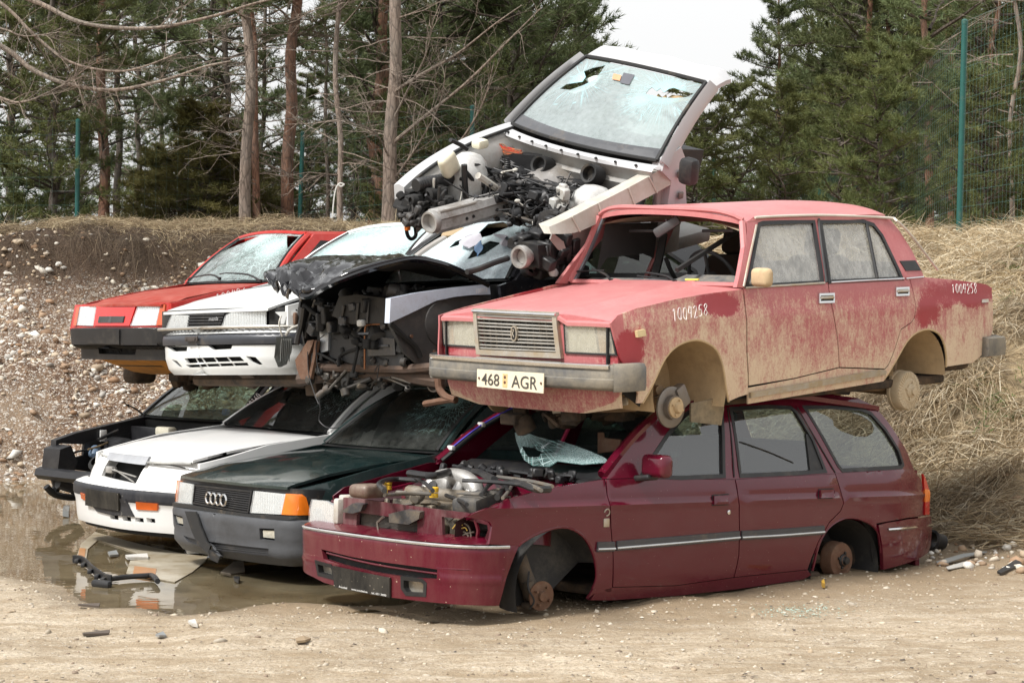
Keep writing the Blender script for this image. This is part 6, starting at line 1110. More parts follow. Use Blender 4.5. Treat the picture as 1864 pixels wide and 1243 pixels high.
def shell(f, pm, P):
    e = f.e; tab = lerp_table(P['prof']); S = lambda x, z: V((x, tab(z)-P.get('nose', .12)*max(0, (x-.35)/.4)**2-.1*max(0, (-2.95-x)/.5)**2, z)); G = {'S': S}
    xb, yb, zb = P['wsb']; xt, yt, zt = P['wst']; xr, zr = P['roof']; cx, cz, r = P['arch']; xf, zf, zbf = P['front']; cut = P.get('cut')
    ar = lambda c, z0, n=9: [V((c+r*math.cos(a), cz+r*math.sin(a))) for a in np.linspace(math.pi-.1, .1, n)]
    out = [V((xf, zbf)), V((xf, zf)), V(((xf+xb)/2, P.get('zmid', (zf+zb)/2+.025))), V((xb, zb)), V((-3.0, zb+P.get('tail_up', .0))), V((-3.35, zb-.03)), V((-3.36, .30)), V((-2.55-r-.02, .26))]+ar(-2.55, 0)+[V((-2.55+r+.02, .22)), V((cx-r-.02, .20))]+ar(cx, 0)+[V((cx+r+.02, .24))]
    if cut: out = [V((cut, .25)), V((cut, zb-.04)), V((xb, zb))]+out[4:8]+ar(-2.55, 0)+[V((-2.55+r+.02, .22))]
    for mir in (False, True): panel('body_side', S, out, pm, e, res=(.15, .035), th=(0, -.03, 0), mirror=mir)
    A = P.get('win', [[(xb-.16, zb+.03), (xt-.06, zt-.07), (xr+.42, zr-.07), (xr-.02, zb+.06), (xr-.02, zb+.03)]])
    cab = [V((xb, zb)), V((xt, zt)), V(((xt+xr)/2, max(zt, zr)+.02)), V((xr, zr)), V((xr-.45, zb))]
    for mir in (False, True):
        panel('cabin_side', S, cab, pm, e, holes=[[V(p) for p in h] for h in A], res=(.2, .06), th=(0, -.03, 0), mirror=mir)
        for h in A:
            g = panel('window', S, [V(p) for p in h], P['glass'], e, th=(0, -.004, 0), mirror=mir, fn=lambda p: p+V((0, -.016, 0)))
            ring_panel('window_seal', S, shrink([V(p) for p in h], -.015), shrink([V(p) for p in h], .02), RUBBER, g, th=(0, -.012, 0), mirror=mir, fn=lambda p: p+V((0, .003, 0)))
    RF = lambda x, y: V((x, y, np.interp(x, [xr, (xt+xr)/2, xt, xt+.1], [zr, max(zr, zt)+.025, zt, zt-.05])+P.get('crown', .05)*(1-(y/yt)**2)))
    panel('roof', RF, [V((xt+.06-.08*(y/yt)**2, y)) for y in np.linspace(-yt, yt, 9)]+[V((xr, y)) for y in np.linspace(yt, -yt, 5)], pm, e, th=(0, 0, -.03), res=(.15, .1))
    bulge = P.get('bulge', .10)
    def W(u, v): a = V((xb+bulge*(1-u*u), u*yb, zb+.01)); b = V((xt+.05+.06*(1-u*u), u*(yt-.03), zt+.03*(1-u*u))); q = a.lerp(b, v); return q+V((.03, 0, .035))*math.sin(math.pi*v)*.6
    G['W'] = W
    for s in (1, -1):
        strip('windscreen_pillar', [W(s*1.02, v)+V((-.01, 0, -.005)) for v in np.linspace(0, 1, 7)], .026, pm, e, 6, 0)
        strip('windscreen_seal', [W(s*.965, v)+V((.0, 0, .0)) for v in np.linspace(0, 1, 7)], .014, RUBBER, e, 5, 0)
    strip('header_rail', [W(u, 1.) for u in np.linspace(-1, 1, 9)], .022, pm, e, 6, 0)
    if P.get('ws'): G['ws'] = panel('windscreen', W, [V((-.95, .01)), V((.95, .01)), V((.95, .98)), V((-.95, .98))], P['ws'], e, holes=P.get('wsholes', []), th=(-.004, 0, -.004), res=(.12, .12), step=.12)
    zt_ = P['bonnet']; w0, w1 = P['bw']
    def B(x, y): w_ = np.interp(x, [xb, .6], [w1, w0]); return V((x, y, np.interp(x, [q[0] for q in zt_], [q[1] for q in zt_])-P.get('bcrown', .03)*(y/w_)**2))
    G['B'] = B; fx = P['bfront']
    if P.get('has_bonnet', True): G['bonnet'] = panel('bonnet', B, [V((fx(y), y)) for y in np.linspace(-w0, w0, 13)]+[V((xb+.02, w1)), V((xb+.02+bulge*.8, w1*.5)), V((xb+.02+bulge, 0)), V((xb+.02+bulge*.8, -w1*.5)), V((xb+.02, -w1))], P.get('bpaint', pm), e, th=(0, 0, -.018), res=(.05, .06), gap=.003)
    T = MB(); T.loft([[V((xb+.05, y, zb-.03)), V((xb-.15, y, zb+.01)), V((xb-.45, y, zb)), V((xb-.5, y, zb-.25)), V((xb+.02, y, zb-.3))] for y in np.linspace(-yb+.02, yb-.02, 12)]); T.build('dashboard', P.get('dash', DARKIN), e)
    T = MB(); T.loft([[V((xb+.10*(1-(y/yb)**2)+.03, y, zb-.005)), V((xb+.10*(1-(y/yb)**2)-.03, y, zb+.005)), V((xb-.06, y, zb-.02))] for y in np.linspace(-yb, yb, 11)], closed=False); T.build('scuttle', BLACK, e)
    if P.get('seats', True):
        steering((xb-.55, .36, zb+.02), e, BLACK, .45, .18)
        for y in (.36, -.36): seat((xb-.95, y, .50), e, DARKIN)
        T = MB(); T.box((-2.2, 0, .6), (.5, 1.2, .2), bev=.05); T.box((-2.4, 0, .85), (.15, 1.2, .5), bev=.05); T.build('rear_bench', DARKIN, e)
    T = MB(); T.box((-1.5, 0, .24), (2.6, 1.3, .08), bev=.02); (None if cut else T.box((.1, 0, .30), (.8, .8, .22), bev=.05)); T.box((-3.0, 0, .38), (.7, 1.1, .2), bev=.05); T.build('underbody', UNDER, e)
    T = MB(); T.box((-.22, 0, .55), (.05, 1.3, .6), bev=.01); T.build('bulkhead', P.get('bulk', DARKIN), e); T = MB(); T.box((-3.34, 0, .6), (.03, 1.4, .6), bev=.01); T.build('tail_panel', pm, e)
    for s in (1, -1): (None if cut else wheel_well('wheel_well', cx, cz, r+.01, .78*s, .45*s, DARKIN, e, -8, 188)); wheel_well('wheel_well', -2.55, cz, r+.01, .78*s, .45*s, DARKIN, e, -8, 188)
    T = MB(); T.loft([[V((xr, y*yt, zr)), V((xr-.3, y*(yt+yb)/2, (zr+zb)/2+.03)), V((xr-.5, y*yb, zb))] for y in np.linspace(-1, 1, 7)], closed=False); T.build('rear_window', P['glass'], e)
    T = MB(); T.loft([[V((xr-.5, y, zb)), V((-3.3, y, zb-.03))] for y in np.linspace(-.7, .7, 5)], closed=False); T.build('boot_lid', pm, e)
    return G
GD = glass('dark_glass', (.32, .38, .37), dirt=.12)
def rect(mp, f, q, g, name, mat, par, off=(.0, 0, 0), th=(-.02, 0, 0), inset=0., **kw):
    U = f.uv(q, mp, g); panel(name, mp, shrink(U, inset) if inset else U, mat, par, th=th, fn=(lambda p: p+V(off)) if any(off) else None, **kw); return U
def lamp(mp, f, q, g, par, mat=None, name='headlight', off=.006, refl=True):
    U = f.uv(q, mp, g); h = panel(name, mp, U, mat or LAMP, par, th=(-.012, 0, 0), res=(.05, .05), fn=lambda p: p+V((off, 0, 0)))
    if refl:
        T = MB(); c = sum(U, V((0, 0)))/len(U); T.loft([[mp(u.x, u.y)+V((-.006, 0, 0)) for u in U], [mp(*c.lerp(u, .8))+V((-.045, 0, 0)) for u in U], [mp(*c.lerp(u, .35))+V((-.09, 0, 0)) for u in U]]); T.build('reflector', MATS['lamp_silver'], h)
    return h, U
# ------------------------------------------------------------------ dark green saloon
GP = paint('dark_green_paint', (.010, .026, .026), dust=(.30, .30, .27), amount=.10, rough=.2, coat=.9, specks=.5, low=.05)
F3 = Frame('dark_green_saloon', (-1.322, 13.581, -1.885, -142.21, -2.23, .72), 'dark green saloon with four ring badge and orange corner lamp beside the maroon estate', 'car', 'scrap cars in the stack')
f = F3; e = f.e
G3 = shell(f, GP, dict(prof=[(.14, .76), (.3, .80), (.5, .815), (.6, .82), (.70, .815), (.80, .795), (.95, .765), (1.0, .75), (1.42, .56)], wsb=(-.47, .72, .955), wst=(-1.08, .575, 1.365), roof=(-2.35, 1.33), arch=(0, .30, .33), front=(.66, .725, .50), zmid=.855, glass=GD, bonnet=[(-.5, .965), (.0, .915), (.4, .85), (.65, .79), (.74, .762), (.80, .742)], bw=(.71, .72), bfront=lambda y: .80-.085*(abs(y)/.71)**2.2, bcrown=.03,
    ws=glass('green_car_windscreen', (.42, .5, .47), dirt=.10, web=(.45, .74, .74), fill=.6, crack=[(-.86, .34, 1.24, .20)]), wsholes=[[V((.50, .66)), V((.57, .68)), V((.60, .64)), V((.53, .61))]]))
AF = curve_face(two([(.42, .80), (.62, .80), (.715, .775), (.765, .60), (.79, .35), (.80, 0)], [(.42, .80), (.60, .79), (.70, .755), (.755, .60), (.79, .35)])); af = lambda q, g=(0, .6): f.uv(q, AF, g)
LA, LB_ = lamp(AF, f, [(325, 876), (352, 881), (350, 917), (321, 914)], (-.5, .6), e)[1], lamp(AF, f, [(463, 893), (521, 899), (513, 936), (456, 933)], (.4, .6), e)[1]
panel('front_panel', AF, [V((AF.lo+.03, .50)), V((AF.hi-.03, .50)), V((AF.hi-.03, .72)), V((0, .755)), V((AF.lo+.03, .72))], plain('black_trim', (.016, .017, .018), .5, dirt=.3), e, holes=[LA, LB_], th=(-.03, 0, 0), res=(.06, .05), fn=lambda p: p+V((-.035, 0, 0)))
ui = f.uv([(521, 898), (543, 899), (551, 905), (560, 937), (513, 936)], AF, (.7, .6)); panel('indicator', AF, ui, AMBER, e, th=(-.03, 0, 0), res=(.04, .04), fn=lambda p: p+V((.008, .008, 0))); panel('indicator', AF, f.uv([(322, 874), (326, 876), (322, 913), (318, 912)], AF, (-.75, .6)), AMBER, e, th=(-.03, 0, 0))
ug = af([(355, 881), (460, 893), (453, 934), (351, 916)]); gr = ring_panel('grille', AF, ug, shrink(ug, .012), BLACK, e, th=(-.03, 0, 0), fn=lambda p: p+V((.006, 0, 0)))
T = MB()
for i in range(10): T.tube([AF(*bil(ug, s, (i+.5)/10))+V((-.004, 0, 0)) for s in np.linspace(.02, .98, 9)], .0062, 5)
T.build('grille_bars', BLACK, gr)
ru = af([(377, 895), (418, 901), (416, 921), (377, 915)])
for k in range(4):
    c = bil(ru, .155+k*.23, .5); rr_ = .037; T = MB(); T.tube([AF(c.x+rr_*math.cos(a), c.y+rr_*1.0*math.sin(a))+V((.014+.002*(k % 2), 0, 0)) for a in [i*2*math.pi/24 for i in range(25)]], .0068, 6, cap=False); T.build('ring_badge', CHROME, gr)
panel('grille_lip', AF, af([(318, 914), (345, 917), (455, 935), (560, 938), (562, 945), (455, 942), (345, 924), (317, 921)]), MATS['black_trim'], e, th=(-.04, 0, 0), res=(.1, .03), fn=lambda p: p+V((.02, 0, 0)))
AB = curve_face(half([(.30, .84), (.50, .835), (.66, .81), (.75, .70), (.81, .42), (.83, 0)]), [(.22, -.07), (.265, -.03), (.30, .0), (.365, .006), (.372, .0), (.38, .008), (.50, .02), (.525, .012), (.60, .012)])
GB = plain('grey_bumper_plastic', (.065, .068, .074), .55, var=.35, scale=4, dirt=.45, dirtcol=(.03, .03, .03), bump=.08)
fn_, ff_ = f.uv([(472, 961), (499, 962), (500, 984), (473, 981)], AB, (.5, .4)), f.uv([(315, 935), (332, 940), (334, 958), (320, 955)], AB, (-.8, .4)); lg = f.uv([(378, 985), (489, 998), (488, 1011), (386, 1001)], AB, (0, .28)); lg2 = f.uv([(333, 974), (362, 983), (368, 995), (342, 985)], AB, (-.4, .28))
bu = panel('front_bumper', AB, [V((AB.lo+.05, .525)), V((AB.hi-.05, .525)), V((AB.hi-.08, .25)), V((AB.hi-.45, .235)), V((AB.lo+.45, .235)), V((AB.lo+.08, .25))], GB, e, holes=[fn_, ff_, lg, lg2], th=(-.04, 0, 0), res=(.06, .025))
shelf('bumper_shelf', AB, .525, .12, GB, bu)
for U in (fn_, ff_):
    panel('fog_pocket', AB, shrink(U, -.02), BLACK, bu, th=(-.01, 0, 0), fn=lambda p: p+V((-.05, 0, 0))); panel('fog_lamp', AB, shrink(U, .014), plain('fog_glass', (.70, .70, .62), .15, metal=.5, dirt=.35), bu, th=(-.03, 0, 0), fn=lambda p: p+V((-.015, 0, 0)))
for U in (lg, lg2):
    T = MB()
    for i in range(4): T.tube([AB(*bil(U, s, (i+.5)/4))+V((-.02, 0, 0)) for s in np.linspace(0, 1, 7)], .0085, 5)
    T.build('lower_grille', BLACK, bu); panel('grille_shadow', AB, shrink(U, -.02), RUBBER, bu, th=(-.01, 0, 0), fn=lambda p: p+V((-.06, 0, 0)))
AH = curve_face(half([(.30, .86), (.50, .855), (.68, .83), (.775, .72), (.84, .43), (.86, 0)]), [(.0, -.02), (.25, .0), (.56, .0)])
panel('hanging_trim', AH, f.uv([(339, 930), (359, 931), (366, 955), (378, 985), (402, 1015), (399, 1024), (386, 1018), (362, 990), (351, 965)], AH, (-.3, .45)), RUBBER, e, th=(.012, 0, 0), res=(.04, .04))
T = MB(); T.loft([[f.hit(q[0], q[1], 'x', x_) for q in ((653, 794), (800, 779), (798, 787), (655, 801))] for x_ in (-.85, -.86)]); T.build('sun_strip', CHROME, e)
strip('wiper_arm', f.hits([(650, 833), (700, 832), (760, 835)], 'x', -.36), .007, BLACK, e, 5)
mc = f.hit(860, 806, 'y', .92); T = MB(); T.box(mc, (.10, .20, .13), bev=.035); T.build('wing_mirror', plain('rose_mirror', (.35, .06, .09), .35), e)
# ------------------------------------------------------------------ white hatchback
WP = paint('white_paint', (.70, .70, .69), dust=(.45, .40, .32), amount=.12, rough=.3, coat=.4, specks=.5, low=.08)
F4 = Frame('white_hatchback', (-2.27, 15.05, -1.87, -139.5, -2.2, -.3), 'white hatchback with grey grille hood and black plate holder, its nose at the puddle edge', 'car', 'scrap cars in the stack')
f = F4; e = f.e
G4 = shell(f, WP, dict(prof=[(.14, .76), (.3, .80), (.5, .815), (.7, .82), (.80, .805), (.97, .775), (1.03, .75), (1.40, .56)], wsb=(-.50, .72, .985), wst=(-1.15, .57, 1.36), roof=(-2.4, 1.32), arch=(0, .30, .33), front=(.62, .775, .50), zmid=.91, glass=GD, bonnet=[(-.55, 1.0), (-.1, .955), (.3, .895), (.62, .825), (.74, .79), (.80, .77)], bw=(.66, .70), bfront=lambda y: .78-.16*(abs(y)/.66)**2, bcrown=.03,
    ws=glass('white_car_windscreen', (.25, .3, .3), dirt=.12, crack=[(-.95, .45, 1.24, .2)])))
SF = curve_face(two([(.40, .80), (.60, .79), (.70, .70), (.79, .50), (.84, .25), (.85, 0)], [(.30, .82), (.50, .79), (.64, .68), (.76, .45), (.835, .20)]), [(.5, .03), (.58, .0), (.66, -.02), (.78, -.09)]); sf = lambda q, g=(0, .65): f.uv(q, SF, g)
gq = sf([(201, 832), (272, 837), (247, 880), (184, 866)], (-.3, .7))
panel('front_panel', SF, [V((SF.lo+.15, .54)), V((SF.hi-.15, .54)), V((SF.hi-.2, .775)), V((0, .775)), V((SF.lo+.2, .775))], WP, e, holes=[gq], th=(-.03, 0, 0), res=(.06, .04))
gd = rect(SF, f, [(205, 826), (278, 834), (270, 849), (200, 839)], (-.3, .75), 'grille_hood', plain('grey_grille_hood', (.30, .31, .33), .5, dirt=.3, dirtcol=(.5, .5, .5)), e, off=(.03, 0, .012), th=(-.02, 0, 0), res=(.05, .03))
panel('grille_backing', SF, shrink(gq, -.02), MATS['opening_shade'], e, th=(-.01, 0, 0), fn=lambda p: p+V((-.10, 0, 0)))
T = MB(); a, b, c = SF(*bil(gq, .12, .55)), SF(*bil(gq, .95, .72)), SF(*bil(gq, .95, .95)); T.tube([a, b], .006, 5); T.tube([a+V((0, .1, 0)), c], .006, 5); T.box(a+V((-.02, .02, -.01)), (.05, .1, .05), bev=.01); T.build('grille_stay', ALU, e)
for q in ([(281, 844), (318, 847), (338, 852)], [(186, 829), (196, 832), (201, 834)], ): strip('lamp_cover_gap', [SF(u.x, u.y)+V((.004, .002, .0)) for u in sf(q, (.3, .75))], .004, RUBBER, e, 5)
strip('bonnet_edge', [G4['B'](G4_x, y)+V((.012, 0, -.022)) for G4_x, y in [(.78-.16*(abs(y)/.66)**2, y) for y in np.linspace(-.66, .66, 13)]], .010, plain('bonnet_lining', (.40, .40, .38), .6, dirt=.5, dirtcol=(.05, .05, .05)), e, 6, 0)
SB = curve_face(two([(.30, .87), (.52, .87), (.70, .83), (.79, .70), (.845, .45), (.87, .2), (.88, 0)], [(.25, .85), (.42, .835), (.56, .78), (.70, .62), (.81, .38), (.87, .15)]), [(.20, -.05), (.24, -.015), (.30, .0), (.46, .02), (.472, .036), (.55, .036), (.562, .02), (.575, .0), (.595, -.06)]); sb = lambda q, g=(0, .45): f.uv(q, SB, g)
O = lambda zl, zh: [V((SB.lo+.05, zl)), V((SB.hi-.05, zl)), V((SB.hi-.05, zh)), V((SB.lo+.05, zh))]
vent = [sb([(x, y), (x+16, y+2), (x+17, y+10), (x+2, y+8)], (.2, .3)) for x, y in ((199, 936), (222, 939), (245, 941), (266, 942))]
bu = panel('front_bumper', SB, O(.265, .467), WP, e, holes=vent, th=(-.04, 0, 0), res=(.06, .025)); panel('bumper_top', SB, O(.56, .59), WP, bu, th=(-.03, 0, 0), res=(.06, .015))
BB = paint('speckled_black_plastic', (.02, .021, .026), dust=(.45, .42, .36), amount=.10, rough=.5, coat=0, specks=.8, low=0); panel('bumper_band', SB, O(.465, .562), BB, bu, th=(-.04, 0, 0), res=(.06, .02)); panel('bumper_middle', SB, sb([(159, 905), (230, 908), (238, 925), (246, 940), (205, 937), (178, 930)], (-.3, .4)), BB, bu, th=(-.01, 0, 0), fn=lambda p: p+V((.012, 0, 0)))
panel('vent_shadow', SB, O(.23, .40), MATS['opening_shade'], bu, th=(-.01, 0, 0), fn=lambda p: p+V((-.05, 0, 0)))
ul = f.uv([(161, 888), (221, 897), (221, 929), (160, 919)], SB, (-.4, .45)); panel('plate_holder', SB, ul, pm, bu, th=(-.012, 0, 0), res=(.05, .05), fn=lambda p: p+V((.024, 0, 0)))
for q in ([(249, 913), (288, 916), (288, 929), (250, 927)], [(148, 896), (157, 900), (158, 911), (150, 907)]): panel('indicator', SB, sb(q, (.4 if q[0][0] > 200 else -.6, .42)), plain('deep_amber_lens', (.62, .11, .012), .25, coat=.6, var=.3), bu, th=(-.02, 0, 0), res=(.05, .03), fn=lambda p: p+V((.010, 0, 0)))
# ------------------------------------------------------------------ white saloon in the upper row
WQ = paint('chalky_white_paint', (.70, .71, .70), dust=(.5, .46, .40), amount=.10, rough=.3, coat=.4, specks=.3, low=.05)
F5 = Frame('white_saloon', (-1.75, 15.57, -.66, -135.3, -.8, 1.3), 'white saloon missing one corner lamp, dangling lamp on wires, stacked above the white hatchback', 'car', 'scrap cars in the stack')
f = F5; e = f.e
G5 = shell(f, WQ, dict(prof=[(.14, .76), (.3, .81), (.5, .825), (.7, .82), (.80, .80), (.95, .77), (1.0, .75), (1.42, .56)], wsb=(-.50, .72, .955), wst=(-1.12, .57, 1.365), roof=(-2.45, 1.34), arch=(0, .30, .33), front=(.62, .69, .50), zmid=.83, glass=GD, bonnet=[(-.55, .96), (0, .885), (.4, .80), (.65, .725), (.76, .69), (.85, .665)], bw=(.67, .71), bfront=lambda y: .85-.12*(abs(y)/.67)**2, bcrown=.03,
    ws=glass('smashed_white_windscreen', (.75, .9, .88), dirt=.45, dirtcol=(.62, .72, .73), opacity=.12, crack=[(-.85, .3, 1.22, .4), (-.75, -.2, 1.15, .5)])))
MF = curve_face(two([(.42, .83), (.62, .81), (.72, .74), (.79, .52), (.84, .25), (.86, 0)], [(.42, .83), (.56, .80), (.68, .68), (.77, .48), (.84, .25)])); mf = lambda q, g=(0, .6): f.uv(q, MF, g)
LA, LB_ = lamp(MF, f, [(313, 573), (344, 574), (341, 597), (303, 597)], (-.5, .6), e)[1], lamp(MF, f, [(411, 574), (420, 569), (484, 567), (484, 592), (404, 594)], (.4, .6), e)[1]
panel('front_panel', MF, [V((MF.lo+.08, .50)), V((MF.hi-.08, .50)), V((MF.hi-.08, .68)), V((0, .68)), V((MF.lo+.08, .68))], MATS['black_trim'], e, holes=[LA, LB_], th=(-.03, 0, 0), res=(.06, .05), fn=lambda p: p+V((-.03, 0, 0)))
ug = mf([(346, 571), (410, 570), (402, 596), (342, 597)]); T = MB()
for i in range(5): T.tube([MF(*bil(ug, s, (i+.5)/5))+V((.002, 0, 0)) for s in np.linspace(0, 1, 9)], .010, 5)
gr = T.build('grille', BLACK, e); ut = mf([(384, 577), (401, 576), (400, 583), (383, 584)]); text_on('mazda', lambda a, b: MF(*bil(ut, a, 1-b))+V((.016, 0, 0)), 'grille_lettering', CHROME, gr, .01)
strip('chrome_strip', [MF(u, .535)+V((.012, 0, 0)) for u in np.linspace(MF.lo+.1, MF.hi-.1, 15)], .013, plain('dull_chrome', (.5, .48, .44), .35, metal=.8, dirt=.4), e, 6, 0)
U = mf([(487, 568), (535, 563), (545, 575), (545, 590), (487, 592)], (.75, .6)); panel('lamp_socket', MF, U, DARKIN, e, th=(-.01, 0, 0), fn=lambda p: p+V((-.02, 0, 0))); panel('socket_bracket', MF, f.uv([(500, 568), (540, 566), (540, 573), (520, 577), (516, 590), (510, 590), (510, 577)], MF, (.8, .6)), WQ, e, th=(-.01, 0, 0), fn=lambda p: p+V((.0, .004, 0))); T = MB(); q = mf([(536, 580)], (.9, .6))[0]; T.box(MF(q.x, q.y)+V((0, .01, 0)), (.03, .03, .09), bev=.01); T.build('rusty_corner', RUST, e)
MBm = curve_face(half([(.30, .845), (.46, .84), (.62, .78), (.75, .60), (.84, .32), (.87, 0)]), [(.18, -.07), (.22, -.03), (.30, -.005), (.40, .0), (.412, .018), (.475, .018), (.487, .0), (.52, -.03), (.53, -.07)]); mb = lambda q, g=(0, .35): f.uv(q, MBm, g)
O = lambda zl, zh: [V((MBm.lo+.05, zl)), V((MBm.hi-.05, zl)), V((MBm.hi-.05, zh)), V((MBm.lo+.05, zh))]
hs_ = [mb([(304, 631), (341, 631), (340, 639), (316, 640)], (-.5, .38)), mb([(378, 629), (422, 627), (421, 635), (388, 637)], (0, .38)), mb([(335, 652), (437, 649), (445, 657), (340, 661)], (-.1, .28)), mb([(338, 664), (450, 660), (453, 665), (344, 669)], (-.1, .24)), mb([(447, 648), (465, 650), (478, 663), (468, 664), (455, 658)], (.4, .28)), mb([(312, 654), (322, 657), (332, 668), (324, 667)], (-.5, .26))]
bu = panel('front_bumper', MBm, O(.18, .400), WQ, e, holes=hs_, th=(-.03, 0, 0), res=(.06, .02)); panel('bumper_top', MBm, O(.492, .53), WQ, bu, th=(-.03, 0, 0), res=(.06, .02)); panel('bumper_band', MBm, O(.408, .484), plain('dark_band', (.035, .038, .046), .35, dirt=.2), bu, th=(-.03, 0, 0), res=(.06, .02)); panel('vent_shadow', MBm, O(.20, .40), MATS['opening_shade'], bu, th=(-.01, 0, 0), fn=lambda p: p+V((-.06, 0, 0)))
T = MB()
for s in (.2, .4, .6, .8): a, b = bil(hs_[2], s, 0), bil(hs_[3], s, 1); T.tube([MBm(*a)+V((-.02, 0, 0)), MBm(*b)+V((-.02, 0, 0))], .006, 5)
T.build('vent_rib', WQ, bu)
T = MB(); q = mb([(352, 617)], (-.2, .45))[0]
for dx in (-.06, .06): T.lathe([(.014, 0), (.012, .012), (0, .013)], MBm(q.x+dx, q.y)+V((.02, 0, 0)), (1, 0, 0), 8)
T.box(MBm(q.x, q.y)+V((.018, 0, 0)), (.012, .16, .035), bev=.004); T.build('plate_bracket', plain('dark_bracket', (.05, .04, .035), .7), bu)
# dangling lamp and its wires
dl = lambda q, y=.98: f.hit(q[0], q[1], 'y', y); T = MB(); P = [dl(q) for q in ((509, 613), (532, 613), (531, 640), (522, 663), (512, 668), (505, 650))]; T.prism(P, (.03, .0, 0)); dg = T.build('dangling_lamp', plain('grey_lamp_glass', (.30, .31, .30), .2, coat=.5, dirt=.3), e)
T = MB()
for i in range(6): T.tube([dl((511+i*3.5, 616), .985)+V((-.004, .004, 0)), dl((509+i*3.2, 658), .985)+V((-.004, .004, 0))], .003, 4)
T.build('lens_ribs', MATS['grey_lamp_glass'], dg); hoses('lamp_wires', plain('pale_wire', (.55, .52, .46), .6), e, [([dl(q, .95) for q in ((520, 610), (530, 598), (548, 590), (556, 575))], .010), ([dl(q, .95) for q in ((512, 575), (508, 590), (514, 612))], .006)])
junk('engine_underside', UNDER, e, (-.3, -.6, .10), (.5, .7, .24), 50, 21, .05, .18); strip('front_crossmember', [V((.45, y, .14)) for y in (-.6, 0, .75)], .05, UNDER, e, 8)
# ------------------------------------------------------------------ red hatchback
RP = paint('red_paint', (.42, .022, .018), dust=(.48, .33, .27), amount=.16, rough=.35, coat=.3, specks=.3, low=.05)
RPB = paint('flaking_red_bonnet', (.30, .035, .022), dust=(.58, .36, .30), amount=.30, rough=.5, coat=.1, specks=.9, low=0)
F6 = Frame('red_hatchback', (-2.9, 17.59, -.66, -138.1, -.5, .5), 'bright red hatchback with black bumper and flaking bonnet, furthest left in the upper row', 'car', 'scrap cars in the stack')
f = F6; e = f.e
G6 = shell(f, RP, dict(prof=[(.14, .76), (.3, .79), (.5, .805), (.7, .81), (.80, .79), (.93, .76), (1.0, .73), (1.42, .56)], wsb=(-.45, .70, .94), wst=(-.98, .56, 1.375), roof=(-2.75, 1.345), arch=(0, .30, .33), front=(.64, .73, .50), zmid=.85, glass=glass('grey_side_glass', (.55, .6, .62), dirt=.3, dirtcol=(.6, .62, .64), opacity=.3), bonnet=[(-.5, .945), (0, .885), (.45, .80), (.50, .775), (.66, .745), (.74, .73)], bw=(.68, .70), bfront=lambda y: .74-.06*(abs(y)/.68)**2, bcrown=.02, bpaint=RPB, nose=.06, bulge=.07,
    ws=glass('crushed_windscreen', (.75, .85, .83), dirt=.25, dirtcol=(.62, .68, .67), opacity=.05, crack=[(-.75, .33, 1.2, .30), (-.85, .0, 1.26, .3)]), wsholes=[[V((-.90, .62)), V((-.45, .78)), V((-.12, .93)), V((-.90, .93))], [V((.62, .93)), (V((.90, .93))), V((.90, .62))]]))
ZF = curve_face(two([(.45, .80), (.64, .80), (.72, .765), (.74, .5), (.745, 0)], [(.40, .79), (.56, .775), (.67, .70), (.72, .45)]), [(.5, .02), (.74, -.03)]); zf = lambda q, g=(0, .62): f.uv(q, ZF, g)
LA, LB_ = lamp(ZF, f, [(146, 558), (175, 558), (169, 593), (140, 592)], (-.5, .62), e)[1], lamp(ZF, f, [(252, 556), (292, 556), (284, 592), (238, 593)], (.5, .62), e)[1]
panel('front_panel', ZF, [V((ZF.lo+.05, .50)), V((ZF.hi-.05, .50)), V((ZF.hi-.08, .735)), V((0, .735)), V((ZF.lo+.08, .735))], RP, e, holes=[LA, LB_], th=(-.03, 0, 0), res=(.06, .04), fn=lambda p: p+V((-.012, 0, 0)))
for q, g in (([(293, 555), (301, 554), (298, 592), (285, 592)], (.7, .62)), ([(140, 560), (145, 558), (139, 593), (134, 592)], (-.75, .62))): panel('indicator', ZF, zf(q, g), plain('red_amber_lens', (.50, .09, .03), .3, coat=.5), e, th=(-.02, 0, 0), fn=lambda p: p+V((.004, 0, 0)))
up = zf([(177, 557), (248, 556), (236, 593), (171, 593)]); pn = panel('grille_panel', ZF, up, plain('bright_red_plastic', (.62, .018, .014), .25, coat=.6, var=.1), e, th=(-.02, 0, 0), fn=lambda p: p+V((.006, 0, 0)))
panel('grille_slot', ZF, [bil(up, a, b) for a, b in ((.13, .52), (.83, .52), (.84, .84), (.12, .84))], BLACK, pn, th=(-.012, 0, 0), fn=lambda p: p+V((.010, 0, 0)))
T = MB()
for i in range(7): T.tube([ZF(*bil(up, s, .55+.045*i))+V((.013, 0, 0)) for s in (.14, .48, .82)], .003, 4)
for s in (.455, .49): T.tube([ZF(*bil(up, s, .52))+V((.014, 0, 0)), ZF(*bil(up, s-.01, .84))+V((.014, 0, 0))], .008 if s > .46 else .005, 5)
T.build('slot_bars', plain('grey_slot_bar', (.12, .12, .12), .5), pn)
ZB = curve_face(half([(.25, .835), (.45, .825), (.66, .79), (.76, .66), (.79, .3), (.80, 0)]), [(.22, -.09), (.355, -.08), (.37, -.005), (.38, .0), (.51, .012), (.60, .012)])
